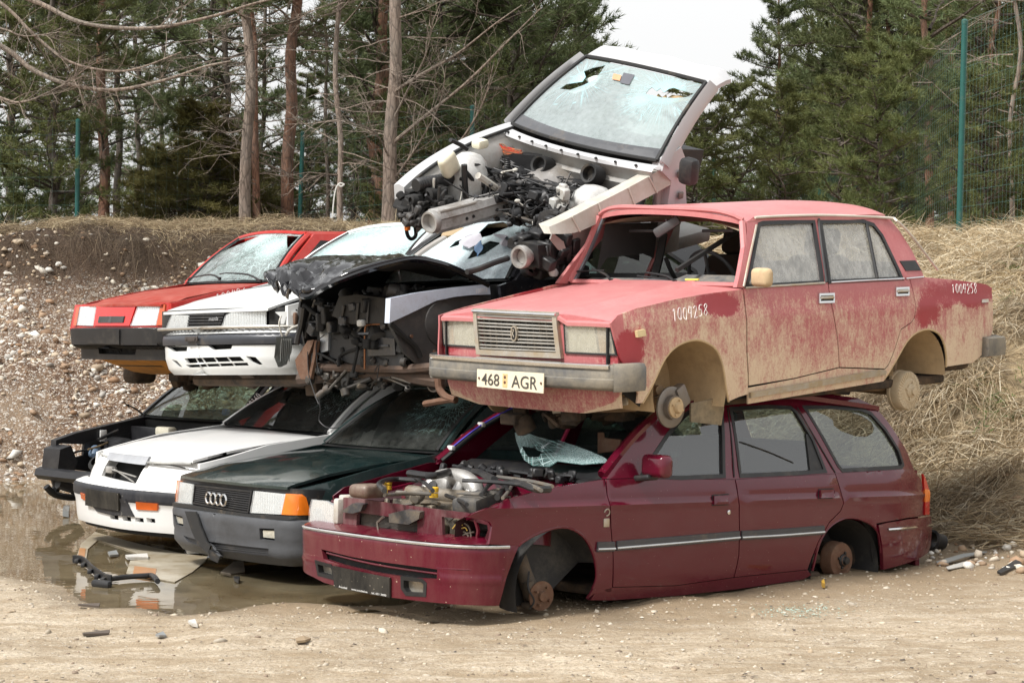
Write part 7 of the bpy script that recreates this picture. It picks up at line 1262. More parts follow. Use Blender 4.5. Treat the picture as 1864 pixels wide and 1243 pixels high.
bu = panel('front_bumper', ZB, [V((ZB.lo+.03, .365)), V((ZB.hi-.03, .365)), V((ZB.hi-.03, .52)), V((ZB.lo+.03, .52))], BLACK, e, th=(-.05, 0, 0), res=(.06, .02)); panel('bumper_valance', ZB, [V((ZB.lo+.2, .25)), V((ZB.hi-.2, .25)), V((ZB.hi-.12, .37)), V((ZB.lo+.12, .37))], BLACK, bu, th=(-.03, 0, 0), holes=[f.uv([(179, 632), (248, 636), (246, 646), (180, 644)], ZB, (0, .32))], res=(.06, .02)); panel('intake_shadow', ZB, [V((-.5, .26)), V((.5, .26)), V((.5, .36)), V((-.5, .36))], MATS['opening_shade'], bu, th=(-.01, 0, 0), fn=lambda p: p+V((-.07, 0, 0)))
shelf('bumper_shelf', ZB, .52, .12, BLACK, bu)
q = f.uv([(160, 600), (219, 600), (219, 627), (160, 625)], ZB, (-.1, .44)); panel('plate_recess', ZB, q, BLACK, bu, th=(-.02, 0, 0), fn=lambda p: p+V((.012, 0, 0)))
OR = plain('orange_undertray', (.58, .25, .035), .7, var=.4, dirt=.35, dirtcol=(.08, .05, .02)); T = MB(); T.loft([[V((x, y, .262-.15*min(1, (.66-x)/.45))) for y in np.linspace(-.42, .62, 7)] for x in np.linspace(.64, -.25, 6)], closed=False); T.build('undertray', OR, e)
junk('gearbox_underside', UNDER, e, (-.35, -.35, .02), (.0, .15, .12), 20, 23, .06, .16); T = MB(); T.box(f.hit(254, 682, 'x', .05), (.24, .26, .16), bev=.06, seg=3); T.build('differential', UNDER, e); T = MB(); T.box(f.hit(325, 682, 'x', .2), (.12, .16, .12), bev=.02); T.build('engine_mount', UNDER, e)
chalk('100426', f.uv([(392, 535), (448, 523), (448, 537), (394, 550)], lambda x, z: G6['S'](x, z), (.0, .82)), lambda x, z: G6['S'](x, z), (0, .006, 0), e, .0028)
for (a, b, c, d_) in (((400, 508), (384, 500), (345, 506), (342, 510)), ((474, 512), (452, 500), (412, 497), (400, 499))):
    h_ = lambda q_: f.hit(q_[0], q_[1], 'x', -.36); wiper(h_(a), h_(b), h_(c), (h_(c), h_(d_)), e)
# ------------------------------------------------------------------ black smashed wreck in the upper row
KP = paint('black_paint', (.006, .006, .008), dust=(.20, .19, .17), amount=.04, rough=.10, coat=.8, specks=.4, low=.05)
F7 = Frame('black_wreck', (-.82, 13.97, -.72, -136.6, .83, .73), 'black smashed wreck with crumpled bonnet, between the white and the muddy red saloons', 'car', 'scrap cars in the stack')
f = F7; e = f.e
sg = glass('caved_in_windscreen', (.80, .88, .90), dirt=.7, dirtcol=(.64, .72, .76), opacity=.30, crack=[(-.75, .25, 1.2, .4), (-.7, -.1, 1.15, .4)])
G7 = shell(f, KP, dict(prof=[(.14, .76), (.3, .80), (.5, .815), (.7, .82), (.80, .80), (.95, .77), (1.0, .75), (1.42, .56)], wsb=(-.46, .71, .935), wst=(-1.05, .56, 1.36), roof=(-2.35, 1.33), arch=(0, .30, .33), front=(.6, .7, .5), cut=-.30, glass=GD, bonnet=[(-.5, .95), (.8, .8)], bw=(.6, .7), bfront=lambda y: .8, has_bonnet=False, ws=sg, dash=BLACK, seats=False,
    wsholes=[[V((-.94, .10)), V((-.70, .30)), V((-.52, .62)), V((-.40, .90)), V((-.94, .97))], [V((.10, .62)), V((.35, .70)), V((.52, .88)), V((.30, .96)), V((.05, .93))], [V((.30, .30)), V((.50, .38)), V((.62, .56)), V((.42, .60)), V((.28, .46))], [V((-.2, .5)), V((-.06, .54)), V((-.1, .66)), V((-.2, .62))]]))
W7 = G7['W']
for q, m_ in (([(846, 433), (868, 428), (879, 427), (872, 448), (858, 455), (850, 446)], plain('torn_film', (.52, .50, .55), .3, coat=.5)), ([(905, 428), (930, 432), (938, 445), (925, 452), (912, 440)], MATS['torn_film']), ([(868, 452), (890, 440), (884, 458), (866, 470)], plain('blue_film', (.10, .28, .55), .25, coat=.6))):
    panel('torn_glass', W7, f.uv(q, W7, (.1, .7)), m_, e, th=(-.004, 0, 0), res=(.05, .05), step=.05, fn=lambda p: p+V((.03+.05*math.sin(p.y*31)*math.sin(p.z*27), 0, .01)))
T = MB(); P = cr([W7(-.93, .05)+V((-.05, .03, 0)), W7(-.90, .5)+V((-.06, .06, 0)), W7(-.82, .95)+V((-.06, .08, -.02))], 4); T.tube(P, .045, 8); T.build('pillar_trim', plain('grey_trim', (.30, .285, .265), .7, dirt=.2), e)
T = MB(); T.box(W7(-.55, .92)+V((.0, 0, -.03)), (.05, .34, .12), Matrix.Rotation(-.7, 3, 'Y'), bev=.03); T.build('sun_visor', plain('tan_visor', (.36, .27, .16), .8), e)
strip('header_lining', [W7(u, 1.)+V((-.02, 0, -.035)) for u in np.linspace(-.9, .9, 7)], .018, MATS['tan_visor'], e, 6, 0)
# crumpled bonnet
near = [f.hit(*q) for q in ((545, 532, 'y', .10), (562, 533, 'y', .18), (588, 519, 'y', .30), (612, 507, 'y', .40), (663, 488, 'y', .52), (712, 474, 'y', .60), (753, 467, 'y', .66), (795, 474, 'y', .69), (830, 486, 'y', .71), (888, 514, 'y', .72))]
far = [f.hit(*q) for q in ((476, 500, 'y', -.55), (490, 493, 'y', -.57), (506, 487, 'y', -.58), (548, 473, 'y', -.60), (605, 466, 'y', -.60), (650, 478, 'y', -.62), (690, 478, 'y', -.64), (725, 486, 'y', -.66), (745, 492, 'y', -.67), (760, 500, 'y', -.68))]
N_, A_ = cr(near, 6), cr(far, 6); rows = []
for i, (a, b) in enumerate(zip(N_, A_)):
    row = []
    for k in range(25):
        t = k/24; p = a.lerp(b, t); fr = max(0, 1-i/26); amp = (.02+.075*fr)*math.sin(math.pi*min(1, max(0, t*1.0)))**.5
        n3 = noise.noise(V((i*.16, k*.30, 1.7))); n4 = abs(noise.noise(V((i*.30, k*.55, 4.2)))); p = p+V((.05*n3*fr, 0, amp*(n3*1.2-1.5*n4)+.03*math.sin(math.pi*t)*(1-fr)))
        row.append(p)
    rows.append(row)
T = MB(); T.loft(rows, closed=False); bo = T.build('bonnet', KP, e, angle=22); md = bo.modifiers.new('s', 'SOLIDIFY'); md.thickness = .012; md.offset = 0
T = MB(); T.tube([p+V((-.01, -.01, -.02)) for p in N_[2:]], .022, 6); T.build('bonnet_hem', KP, bo)
T = MB(); T.loft([[r_[2]+V((0, 0, -.03)), r_[6]+V((-.03, 0, -.075)), r_[16]+V((-.03, 0, -.08)), r_[22]+V((0, 0, -.03))] for r_ in rows[10:50:3]], closed=False); T.build('bonnet_lining', plain('matt_lining', (.022, .022, .024), .8, var=.3), bo)
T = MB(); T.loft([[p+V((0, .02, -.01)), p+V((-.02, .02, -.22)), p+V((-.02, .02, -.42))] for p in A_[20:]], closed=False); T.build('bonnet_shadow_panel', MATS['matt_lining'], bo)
LW = plain('pale_blue_silver', (.60, .66, .76), .35, metal=.15, coat=.3, dirt=.25); DG = plain('dusty_dark_grey', (.055, .053, .052), .6, var=.5, dirt=.5, dirtcol=(.12, .10, .085), bump=.1); SOOT = plain('sooty_engine', (.018, .017, .016), .6, var=.6, dirt=.4, dirtcol=(.06, .05, .04), bump=.2)
hy_ = lambda pts, y: f.hits(pts, 'y', y)
T = MB(); T.prism(hy_([(711, 543), (760, 533), (830, 523), (891, 517), (893, 536), (860, 537), (830, 540), (795, 547), (750, 569), (709, 588)], .72), (0, -.05, 0)); T.build('inner_wing_rail', LW, e, angle=30)
T = MB(); T.prism(hy_([(709, 586), (750, 568), (795, 546), (840, 540), (893, 538), (905, 600), (860, 700), (800, 705), (770, 670), (735, 640)], .66), (0, -.03, 0)); T.lathe([(.16, -.02), (.15, .03), (.06, .06), (0, .06)], f.hit(800, 590, 'y', .64), (0, 1, 0), 20); T.build('inner_wing', DG, e, angle=30)
for q in ((777, 545), (748, 612), (790, 640)): T = MB(); T.lathe([(.012, 0), (.012, .012), (0, .013)], f.hit(*q, 'y', .67), (0, 1, 0), 10); T.build('bolt', RUST, e)
strip('brace', hy_([(712, 590), (735, 612), (757, 632), (765, 650)], .68), .018, DARKIN, e, 6)
hx = lambda pts, x: f.hits(pts, 'x', x)
T = MB(); T.prism(hx([(617, 540), (650, 536), (700, 543), (712, 548), (709, 588), (640, 590), (604, 575)], .45), (-.12, 0, 0)); T.build('lamp_carrier', SOOT, e, angle=30)
plain('satin_black', (.03, .031, .034), .3, coat=.3, dirt=.2)
for a, b in (((626, 556), (620, 586)), ((652, 552), (648, 588)), ((670, 550), (668, 588))): T = MB(); T.tube(hx([a, b], .46), .012, 5); T.build('carrier_rib', MATS['satin_black'], e)
T = MB(); T.prism(hx([(596, 594), (606, 590), (712, 590), (735, 612), (735, 668), (700, 668), (640, 662), (600, 650)], .38), (-.06, 0, 0)); T.build('radiator_panel', plain('radiator_black', (.016, .017, .019), .5, var=.5, dirt=.25, dirtcol=(.05, .045, .04), bump=.15), e, angle=30)
T = MB(); T.prism(hx([(669, 612), (720, 616), (722, 646), (672, 648)], .39), (.012, 0, 0)); T.box(hx([(690, 630)], .40)[0], (.02, .22, .02), bev=.005); T.build('cooler', MATS['satin_black'], e, angle=30)
T = MB(); T.prism(hx([(581, 594), (598, 596), (597, 638), (584, 642)], .40), (-.06, 0, 0)); T.build('cooler_tank', plain('alloy_tank', (.50, .54, .58), .3, metal=.7), e, angle=30)
strip('copper_pipe', hx([(664, 672), (664, 640), (665, 598), (672, 591), (700, 590)], .41), .007, plain('copper_pipe', (.30, .13, .06), .4, metal=.6), e, 6)
T = MB(); T.box(hx([(658, 588)], .46)[0], (.05, .06, .05), bev=.015); T.build('white_plug', WHITEP, e)
T = MB(); T.tube(hx([(548, 690), (600, 682), (660, 680), (740, 684), (800, 694)], .30), .05, 8); T.tube(hx([(556, 668), (640, 670), (740, 672), (790, 668)], .36), .032, 8); T.tube(hx([(600, 660), (610, 690), (600, 700)], .33), .03, 6); T.build('crossmember', plain('rusty_brown_beam', (.095, .06, .042), .85, var=.5, dirt=.5, dirtcol=(.05, .04, .035), bump=.3), e)
T = MB(); T.prism(hx([(537, 655), (560, 620), (572, 618), (560, 650), (562, 690), (548, 690), (540, 672)], .42), (-.05, 0, 0)); T.tube(hx([(578, 620), (574, 650), (566, 688)], .42), .022, 6); T.build('rusty_bracket', RUST, e, angle=30)
T = MB(); P = hx([(552, 560), (548, 590), (543, 610), (540, 625)], .45); T.tube(P, .022, 7, sm=3); T.tube(hx([(575, 545), (563, 580), (556, 615)], .4), .014, 6, sm=3); T.build('washer_hose', MATS['satin_black'], e)
T = MB(); T.tube(hx([(632, 672), (607, 700), (594, 715)], .38), .010, 6); T.lathe([(.024, 0), (.026, .06), (.014, .10), (.03, .11), (.03, .14), (.012, .15)], hx([(578, 722)], .38)[0], hx([(607, 698)], .38)[0]-hx([(578, 722)], .38)[0], 12); T.build('tie_rod', IRON, e)
hoses('hanging_wires', BLACK, e, [(hx(q, .44), .004) for q in ([(560, 640), (562, 680), (572, 715), (580, 735)], [(580, 722), (583, 745), (581, 765), (596, 778), (617, 778)], [(541, 600), (538, 612), (541, 618)], [(590, 610), (576, 625), (577, 660), (582, 680)], [(682, 676), (690, 662), (686, 690)])], 5)
T = MB(); T.lathe([(.055, -.08), (.055, .0), (.045, .0), (.045, -.08)], hx([(788, 699)], .20)[0], (1, .2, 0), 16); T.build('exhaust_pipe', IRON, e)
T = MB(); T.tube(hx([(790, 668), (797, 690), (800, 708), (812, 722), (830, 728)], .55), .024, 8, sm=4); T.tube(hx([(773, 735), (800, 730), (830, 726)], .55), .022, 7); T.build('rusty_arm', RUST, e)
junk('engine_clutter', SOOT, e, (-.2, -.6, .20), (.34, .6, .70), 130, 31, .04, .18); panel('far_inner_wing', lambda x, z: V((x, -.64, z)), [V((-.25, .2)), V((.27, .22)), V((.36, .74)), V((.34, .90)), V((-.25, .91))], SOOT, e, th=(0, .02, 0), res=(.2, .2)); junk('metal_clutter', plain('dark_iron', (.07, .065, .06), .5, metal=.5, dirt=.4), e, (.26, -.5, .18), (.40, .62, .40), 40, 32, .02, .07); junk('cable_clutter', DARKIN, e, (.30, -.5, .30), (.44, .65, .82), 60, 33, .02, .08)
junk('cavity_clutter', SOOT, e, (.05, -.45, .60), (.46, .58, .90), 90, 34, .04, .13); junk('cavity_pipes', MATS['satin_black'], e, (.2, -.45, .58), (.46, .5, .78), 80, 35, .03, .08)
chalk('100416', f.uv([(866, 526), (888, 523), (888, 531), (866, 534)], lambda x, z: V((x, .725, z)), (-.2, .85)), lambda x, z: V((x, .725, z)), (0, .002, 0), e, .0014)

# ------------------------------------------------------------------ black stripped car, bottom left
F8 = Frame('stripped_black_car', (-3.16, 17.279, -1.864, -133.69, -1.37, -.28), 'black car stripped of bonnet, wings and lamps, half behind the white hatchback at the bank', 'car', 'scrap cars in the stack')
f = F8; e = f.e
G8 = shell(f, KP, dict(prof=[(.14, .76), (.3, .80), (.5, .815), (.7, .82), (.80, .80), (.95, .77), (1.0, .75), (1.42, .56)], wsb=(-.40, .70, .935), wst=(-1.02, .56, 1.37), roof=(-2.35, 1.34), arch=(0, .30, .33), front=(.6, .7, .5), cut=-.25, glass=glass('pale_back_glass', (.75, .82, .80), dirt=.15), bonnet=[(-.5, .95), (.8, .8)], bw=(.6, .7), bfront=lambda y: .8, has_bonnet=False, seats=False,
    ws=glass('stripped_car_windscreen', (.72, .80, .74), dirt=.30, dirtcol=(.42, .47, .40)), bulk=plain('sooty_panel', (.014, .014, .016), .4, var=.5, dirt=.3, dirtcol=(.06, .06, .06))))
SPl = MATS['sooty_panel']; hy_ = lambda pts, y=-.68: f.hits(pts, 'y', y)
T = MB(); T.prism(hy_([(93, 800), (130, 787), (200, 770), (262, 756), (268, 768), (240, 790), (180, 800), (150, 808), (100, 806), (92, 812)]), (0, .08, 0)); T.build('wing_rail', SPl, e, angle=30)
T = MB(); T.prism(hy_([(150, 806), (180, 798), (240, 786), (270, 770), (278, 850), (175, 860), (100, 850), (110, 838), (148, 828)], -.62), (0, .03, 0)); T.build('inner_wing', SPl, e, angle=30)
T = MB(); T.prism(hy_([(80, 815), (100, 808), (112, 838), (100, 868), (78, 870), (76, 850)], -.66), (0, .25, 0)); T.build('front_panel', SPl, e, angle=30)
T = MB(); a, b = f.hit(72, 860, 'x', .68), f.hit(178, 858, 'x', .62); T.tube([a, V((.70, -.3, a.z)), V((.68, .3, a.z)), V((.62, .68, a.z))], .055, 6); T.tube([V((.60, .6, .70)), V((.0, .62, .78)), V((-.3, .64, .88))], .05, 6); T.build('crossmember', SPl, e, angle=30)
T = MB(); T.tube(hy_([(100, 870), (104, 885), (98, 897)], -.6), .04, 7); T.tube(hy_([(84, 885), (100, 900), (135, 905), (145, 898)], -.55), .03, 7, sm=3); T.tube(hy_([(105, 880), (130, 888), (148, 900)], -.45), .045, 7); T.build('suspension_arm', BLACK, e)
hoses('cables', BLACK, e, [(hy_([(100, 848), (120, 830), (140, 822), (160, 818), (185, 812)], -.55), .010), (hy_([(108, 838), (106, 860), (98, 880)], -.6), .012), (hy_([(178, 800), (200, 790), (215, 783)], -.5), .014)])
strip('metal_rod', hy_([(160, 818), (180, 812), (205, 801)], -.5), .009, plain('brass_rod', (.28, .21, .12), .4, metal=.6), e, 6)
T = MB(); T.box(f.hit(188, 793, 'y', -.58), (.07, .01, .10), bev=.004); T.build('paper_tag', WHITEP, e)
T = MB(); T.lathe([(.05, -.06), (.05, .03), (.02, .06), (0, .06)], f.hit(172, 824, 'y', -.52), (.6, .6, -.3), 14); T.build('blue_motor', plain('blue_grey', (.10, .15, .22), .5), e)
T = MB(); T.lathe([(.14, -.25), (.14, 0), (.08, .03), (0, .03)], (-.02, -.50, .72), (-.1, .1, 1), 20); T.build('strut_tower', SPl, e); T = MB(); T.lathe([(.14, -.25), (.14, 0), (.08, .03), (0, .03)], (-.02, .50, .72), (-.1, -.1, 1), 20); T.build('strut_tower', SPl, e)
T = MB(); T.box(f.hit(302, 785, 'x', -.15), (.10, .20, .08), bev=.02); T.build('fluid_tank', plain('cream_tank', (.60, .57, .46), .45, dirt=.3), e)
wiper(f.hit(262, 757, 'y', -.66), f.hit(250, 746, 'y', -.70), f.hit(232, 736, 'y', -.74), (f.hit(236, 742, 'y', -.72), f.hit(226, 732, 'y', -.76)), e)
chalk('1004160', f.uv([(441, 748), (470, 716), (478, 722), (449, 756)], G8['W'], (.85, .3)), G8['W'], (.03, .03, .01), e, .0028)
junk('engine_clutter', DARKIN, e, (-.2, -.4, .35), (.3, .4, .58), 70, 41, .05, .18)
T = MB(); T.box(G8['W'](.62, .05)+V((-.1, 0, .04)), (.05, .08, .06), bev=.02); T.build('blue_clip', plain('blue_plastic', (.02, .08, .45), .4), e)
# ------------------------------------------------------------------ silver white front end on top
SV = paint('silver_white_paint', (.46, .465, .475), dust=(.42, .38, .33), amount=.20, rough=.3, coat=.4, specks=.3, low=0); SVD = plain('grey_white_inner', (.33, .325, .31), .5, var=.2, dirt=.5, dirtcol=(.24, .21, .18), bump=.06); SVB = plain('dusty_cream_rail', (.46, .44, .39), .55, var=.15, dirt=.45, dirtcol=(.36, .31, .24), bump=.1)
F9 = Frame('cut_front_end', (.152, 14.063, .192, -133.82, 11.45, -14.65), 'white cut off front end with shattered windscreen, tipped up on top of the stack', 'car part', 'scrap cars in the stack')
f = F9; e = f.e
def W9(u, v): a = V((-.45+.12*(1-u*u), u*.70, .985)); b = V((-1.10+.07*(1-u*u), u*.575, 1.43+.03*(1-u*u))); return a.lerp(b, v)+V((.03, 0, .035))*math.sin(math.pi*v)*.6
wu = lambda pts, g=(0, .5): f.uv(pts, W9, g)
h1 = wu([(1019, 162), (1030, 154), (1046, 151), (1060, 149), (1066, 140), (1063, 130), (1078, 124), (1102, 119), (1094, 131), (1084, 144), (1063, 155), (1038, 164)], (-.5, .8)); h2 = wu([(1175, 171), (1181, 163), (1187, 159), (1195, 166), (1202, 161), (1209, 168), (1218, 162), (1226, 160), (1240, 165), (1263, 171), (1250, 177), (1227, 179), (1204, 178)], (.6, .8))
m1, m2 = W9(*(sum(h1, V((0, 0)))/len(h1))), W9(*(sum(h2, V((0, 0)))/len(h2)))
sg = glass('upended_windscreen_glass', (.70, .80, .77), dirt=.25, dirtcol=(.50, .545, .555), opacity=.30, web=(.40, .72, .78), fill=.55, crack=[(*m1, .17), (*m2, .19), (*(m2+V((.12, -.12, -.08))), .10)])  # pale film paints the white sky's reflection into the pane
ws = panel('windscreen', W9, [V((-.96, .03)), V((-.5, .01)), V((0, 0)), V((.5, .01)), V((.96, .03)), V((.96, .97)), V((-.96, .97))], sg, e, holes=[h1, h2], th=(-.004, 0, -.004), res=(.1, .1), step=.03)
for s in ((-.97, 0), (.97, 0)): strip('windscreen_seal', [W9(s[0], v)+V((.004, 0, .004)) for v in np.linspace(0, 1, 8)], .016, RUBBER, e, 6, 0)
for v in (.0, 1.): strip('windscreen_seal', [W9(u, v)+V((.004, 0, .004)) for u in np.linspace(-.97, .97, 12)], .014, RUBBER, e, 6, 0)
panel('glass_band', W9, [V((u, .015)) for u in np.linspace(-.95, .95, 9)]+[V((u, .10+.03*u*u)) for u in np.linspace(.95, -.95, 9)], plain('black_band', (.06, .062, .068), .2, coat=.7, dirt=.2), ws, th=(-.002, 0, 0), fn=lambda p: p+V((.007, 0, .007)))
panel('toll_sticker', W9, wu([(1118, 136), (1132, 139), (1129, 149), (1115, 146)], (0, .85)), plain('orange_sticker', (.66, .30, .16), .5), ws, th=(-.002, 0, 0), fn=lambda p: p+V((.007, 0, .007))); panel('mirror_patch', W9, wu([(1136, 134), (1156, 138), (1146, 156), (1129, 152)], (.1, .85)), plain('mirror_patch', (.10, .10, .115), .3), ws, th=(-.002, 0, 0), fn=lambda p: p+V((.006, 0, .006)))
for hh, k in ((h1, 0), (h2, 1)):
    c = sum(hh, V((0, 0)))/len(hh); panel('torn_lining', W9, [c.lerp(u, .75)+V((.01*math.sin(i*2.1), -.02+.012*math.sin(i*3.3))) for i, u in enumerate(hh)], plain('tan_lining', (.40, .28, .15), .8, var=.4) if k else plain('white_shards', (.62, .66, .64), .4, var=.3), e, th=(-.01, 0, 0), step=.05, fn=lambda p: p+V((-.05, 0, -.04)))
for s in (1, -1):
    T = MB(); rings = []
    for v in np.linspace(-.02, 1.0, 10):
        p = W9(s*1.0, v); o = V((0, s*.058, 0)); rings.append([p, p+o*.55+V((.03, 0, .035)), p+o+V((-.02, 0, -.01)), p+o*.6+V((-.08, 0, -.05))])
    T.loft(rings); T.build('windscreen_pillar', SV, e, angle=60)
RF9 = lambda u, v: W9(u, 1.)+V((-.20*v, u*.01*v, .05*math.sin(min(1, v*1.5)*1.4)+.02-.05*(1 if abs(u) > 1 else 0)))
panel('roof', RF9, [V((u, .0)) for u in np.linspace(-1.06, 1.06, 11)]+[V((1.08, .5))]+[V((u, 1.+.15*math.sin(u*9))) for u in np.linspace(1.06, -1.06, 11)]+[V((-1.08, .5))], SV, e, th=(0, 0, -.03), res=(.15, .15), step=.1)
T = MB(); T.loft([[V((-.42+.14*(1-(y/.72)**2), y, .965)), V((-.36+.14*(1-(y/.72)**2), y, .955)), V((-.34+.12*(1-(y/.72)**2), y, .93))] for y in np.linspace(-.72, .72, 17)], closed=False); T.build('scuttle', SV, e, angle=60); T = MB(); T.loft([[V((-.345+.12*(1-(y/.72)**2), y, .93)), V((-.37+.09*(1-(y/.72)**2), y, .84)), V((-.31+.07*(1-(y/.72)**2), y, .82)), V((-.33+.05*(1-(y/.72)**2), y, .745))] for y in np.linspace(-.72, .72, 17)], closed=False); T.build('cowl_wall', SVD, e, angle=60)
T = MB()
for y in np.linspace(-.6, .6, 9): T.lathe([(.012, 0), (.010, .008), (0, .009)], V((-.355+.14*(1-(y/.72)**2), y, .957)), (.2, 0, 1), 8)
T.build('clip_strip', RUBBER, e)
T = MB(); T.loft([[V((-.33+.06*(1-(y/.72)**2), y, .75)), V((-.28, y, .62)), V((-.30, y, .30))] for y in np.linspace(-.70, .70, 9)], closed=False); T.build('bulkhead', plain('bulkhead_sound_mat', (.022, .022, .023), .75, var=.4, dirt=.3), e)
hy9 = lambda pts, y: f.hits(pts, 'y', y); hx9 = lambda pts, x: f.hits(pts, 'x', x)
# far wing, near rail, door post
fw = cr(hy9([(717, 337), (745, 312), (785, 284), (835, 256), (880, 238), (921, 224)], -.76), 5); T = MB(); T.loft([[p+V((0, .0, 0)), p+V((.005, .05, .02)), p+V((0, .10, .005)), p+V((0, .11, -.05)), p+V((0, .02, -.06-.10*max(0, 1-i/8)))] for i, p in enumerate(fw)]); T.build('far_wing', SV, e, angle=50)
strip('wing_seal', [p+V((0, .12, .0)) for p in fw[3:]], .012, RUBBER, e, 6, 0)
T = MB(); T.loft([[p+V((0, .12, -.02)), p+V((0, .20, -.10)), p+V((0, .24, -.30))] for p in fw], closed=False); T.build('far_inner_wing', SVD, e)
nr = [hy9([a], .70)[0] for a in ((999, 413), (1030, 400), (1075, 377), (1130, 349), (1180, 322), (1222, 296))]; nb = [hy9([a], .74)[0] for a in ((1003, 426), (1045, 424), (1085, 408), (1140, 380), (1195, 351), (1232, 330))]
A_, B_ = cr(nr, 4), cr(nb, 4); T = MB(); T.loft([[a+V((0, -.09, .0)), a, b, b+V((0, -.06, -.01))] for a, b in zip(A_, B_)]); T.build('wing_rail', SVB, e, angle=40)
for i in (5, 9, 13, 16): T = MB(); T.tube([A_[i]+V((0, .008, 0)), B_[i]+V((0, .008, 0))], .006, 5); T.build('rail_bead', SVB, e)
T = MB(); T.prism(hy9([(1212, 290), (1240, 268), (1252, 300), (1248, 340), (1250, 372), (1215, 374), (1222, 330), (1205, 312)], .74), (0, -.10, 0)); T.build('door_post', SV, e, angle=30)
T = MB(); T.box(hy9([(1238, 318)], .76)[0], (.05, .02, .05), bev=.008); T.build('door_hinge', IRON, e); T = MB(); T.box(hy9([(1239, 356)], .76)[0], (.05, .02, .05), bev=.008); T.build('door_hinge', IRON, e)
T = MB(); T.box(hy9([(1254, 312)], .92)[0], (.11, .13, .19), bev=.04); T.build('wing_mirror', BLACK, e)
T = MB(); T.box((-.85, 0, .33), (.6, 1.35, .10), bev=.02); T.box((-.60, -.70, .62), (.35, .10, .62), bev=.02); T.box((-.62, .66, .58), (.30, .05, .6), bev=.02); T.build('floor_stub', SVD, e)
T = MB(); T.loft([[V((-.45, y, .97)), V((-.75, y, 1.02)), V((-1.0, y, .98)), V((-.95, y, .78)), V((-.5, y, .72))] for y in np.linspace(-.66, .66, 9)]); T.build('dashboard', BLACK, e)
# strut towers, tanks, hoses, rails
for q, y, r_ in (((1082, 352), .50, .16), ((856, 292), -.46, .14)):
    c = f.hit(*q, 'y', y); T = MB(); T.lathe([(r_*1.05, -.30), (r_, -.08), (r_*.85, .0), (r_*.5, .045), (.03, .055), (0, .055)], c, (-.15, 0, 1), 26); T.build('strut_tower', plain('white_dome', (.52, .52, .51), .4, var=.3, scale=6, dirt=.5, dirtcol=(.22, .20, .17), bump=.05), e)
CRM = plain('cream_plastic', (.70, .67, .52), .4, dirt=.25)
T = MB(); T.box(hy9([(817, 300)], -.45)[0], (.15, .08, .17), Matrix.Rotation(.5, 3, 'Y'), bev=.035, seg=3); T.build('washer_tank', CRM, e); T = MB(); T.box(hy9([(874, 262)], -.50)[0], (.11, .09, .07), bev=.025); T.build('fluid_tank', CRM, e)
hb9 = lambda pts, x=-.20: f.hits(pts, 'x', x)
T = MB(); T.prism(hb9([(890, 288), (935, 280), (975, 284), (978, 336), (900, 345), (888, 320)]), (-.10, 0, 0)); T.build('heater_box', BLACK, e, angle=30)
for q in ((988, 302), (1079, 318)): c = hb9([q], -.18)[0]; T = MB(); T.lathe([(.045, -.06), (.052, .05), (.068, .055), (.072, .02), (.072, -.06)], c, (.9, 0, .35), 24); T.lathe([(.05, .0), (0, .0)], c, (.9, 0, .35), 20); T.build('duct_ring', RUBBER, e)
r = random.Random(3)
for nm, col, k in (('orange_wires', (.52, .12, .04), 8), ('brown_wires', (.20, .10, .06), 8), ('red_wires', (.45, .03, .02), 4)): hoses('wire_bundle', plain(nm, col, .6), e, [(hb9([(888+r.uniform(0, 12), 262+r.uniform(-3, 5)), (905+r.uniform(-5, 10), 268+r.uniform(-6, 6)), (925+r.uniform(-8, 8), 276+r.uniform(-6, 6)), (948+r.uniform(-6, 4), 277+r.uniform(-3, 5))], -.22), .006) for _ in range(k)], 5)
hose = hy9([(757, 338), (775, 334), (800, 330), (832, 322)], -.50); P = cr(hose, 9); T = MB(); T.tube(P, [.045+.006*(i % 2) for i in range(len(P))], 10); T.build('corrugated_hose', BLACK, e)
P = cr(hb9([(922, 288), (924, 300), (921, 312)], -.08), 8); T = MB(); T.tube(P, [.020+.005*(i % 2) for i in range(len(P))], 8); T.build('corrugated_hose', BLACK, e)
hoses('hoses', BLACK, e, [(hy9(q, -.35), r_) for q, r_ in (([(847, 312), (862, 330), (872, 352), (880, 362)], .016), ([(845, 300), (846, 330), (848, 360)], .022), ([(820, 255), (840, 265), (850, 272)], .016), ([(800, 340), (798, 365), (806, 352), (812, 346)], .010), ([(775, 355), (790, 368), (805, 360), (808, 350)], .010), ([(865, 300), (880, 302), (895, 318), (905, 330)], .010), ([(880, 305), (900, 310), (912, 322)], .008))]+[(hy9(q, .40), r_) for q, r_ in (([(1037, 352), (1030, 370), (1033, 392)], .022), ([(1016, 354), (1030, 345), (1048, 342)], .012), ([(1045, 330), (1060, 333), (1072, 340)], .012))])
hoses('pale_hoses', plain('pale_pipe', (.55, .53, .48), .5, dirt=.4), e, [(hy9([(870, 320), (885, 330), (902, 342)], -.25), .026), (hy9([(790, 325), (787, 360), (777, 378)], -.45), .009)])
rl = hy9([(790, 403), (840, 390), (900, 372), (940, 360), (975, 345)], -.20); R_ = cr(rl, 4); T = MB(); T.loft([[p+V((0, a, b)) for a, b in ((-.06, .070), (.05, .075), (.070, .03), (.058, .015), (.070, -.045), (.04, -.08), (-.06, -.075), (-.075, .0))] for p in R_]); T.build('chassis_rail', plain('dirty_silver_rail', (.50, .49, .475), .45, metal=.35, var=.25, dirt=.5, dirtcol=(.17, .14, .11), bump=.08), e, angle=30)
T = MB(); d = (R_[0]-R_[2]).normalized(); T.lathe([(.052, -.03), (.076, -.03), (.080, .0), (.074, .02), (.060, .02), (.055, .0), (.05, -.08)], R_[0]+d*.03, d, 28); T.build('rail_flange', ALU, e)
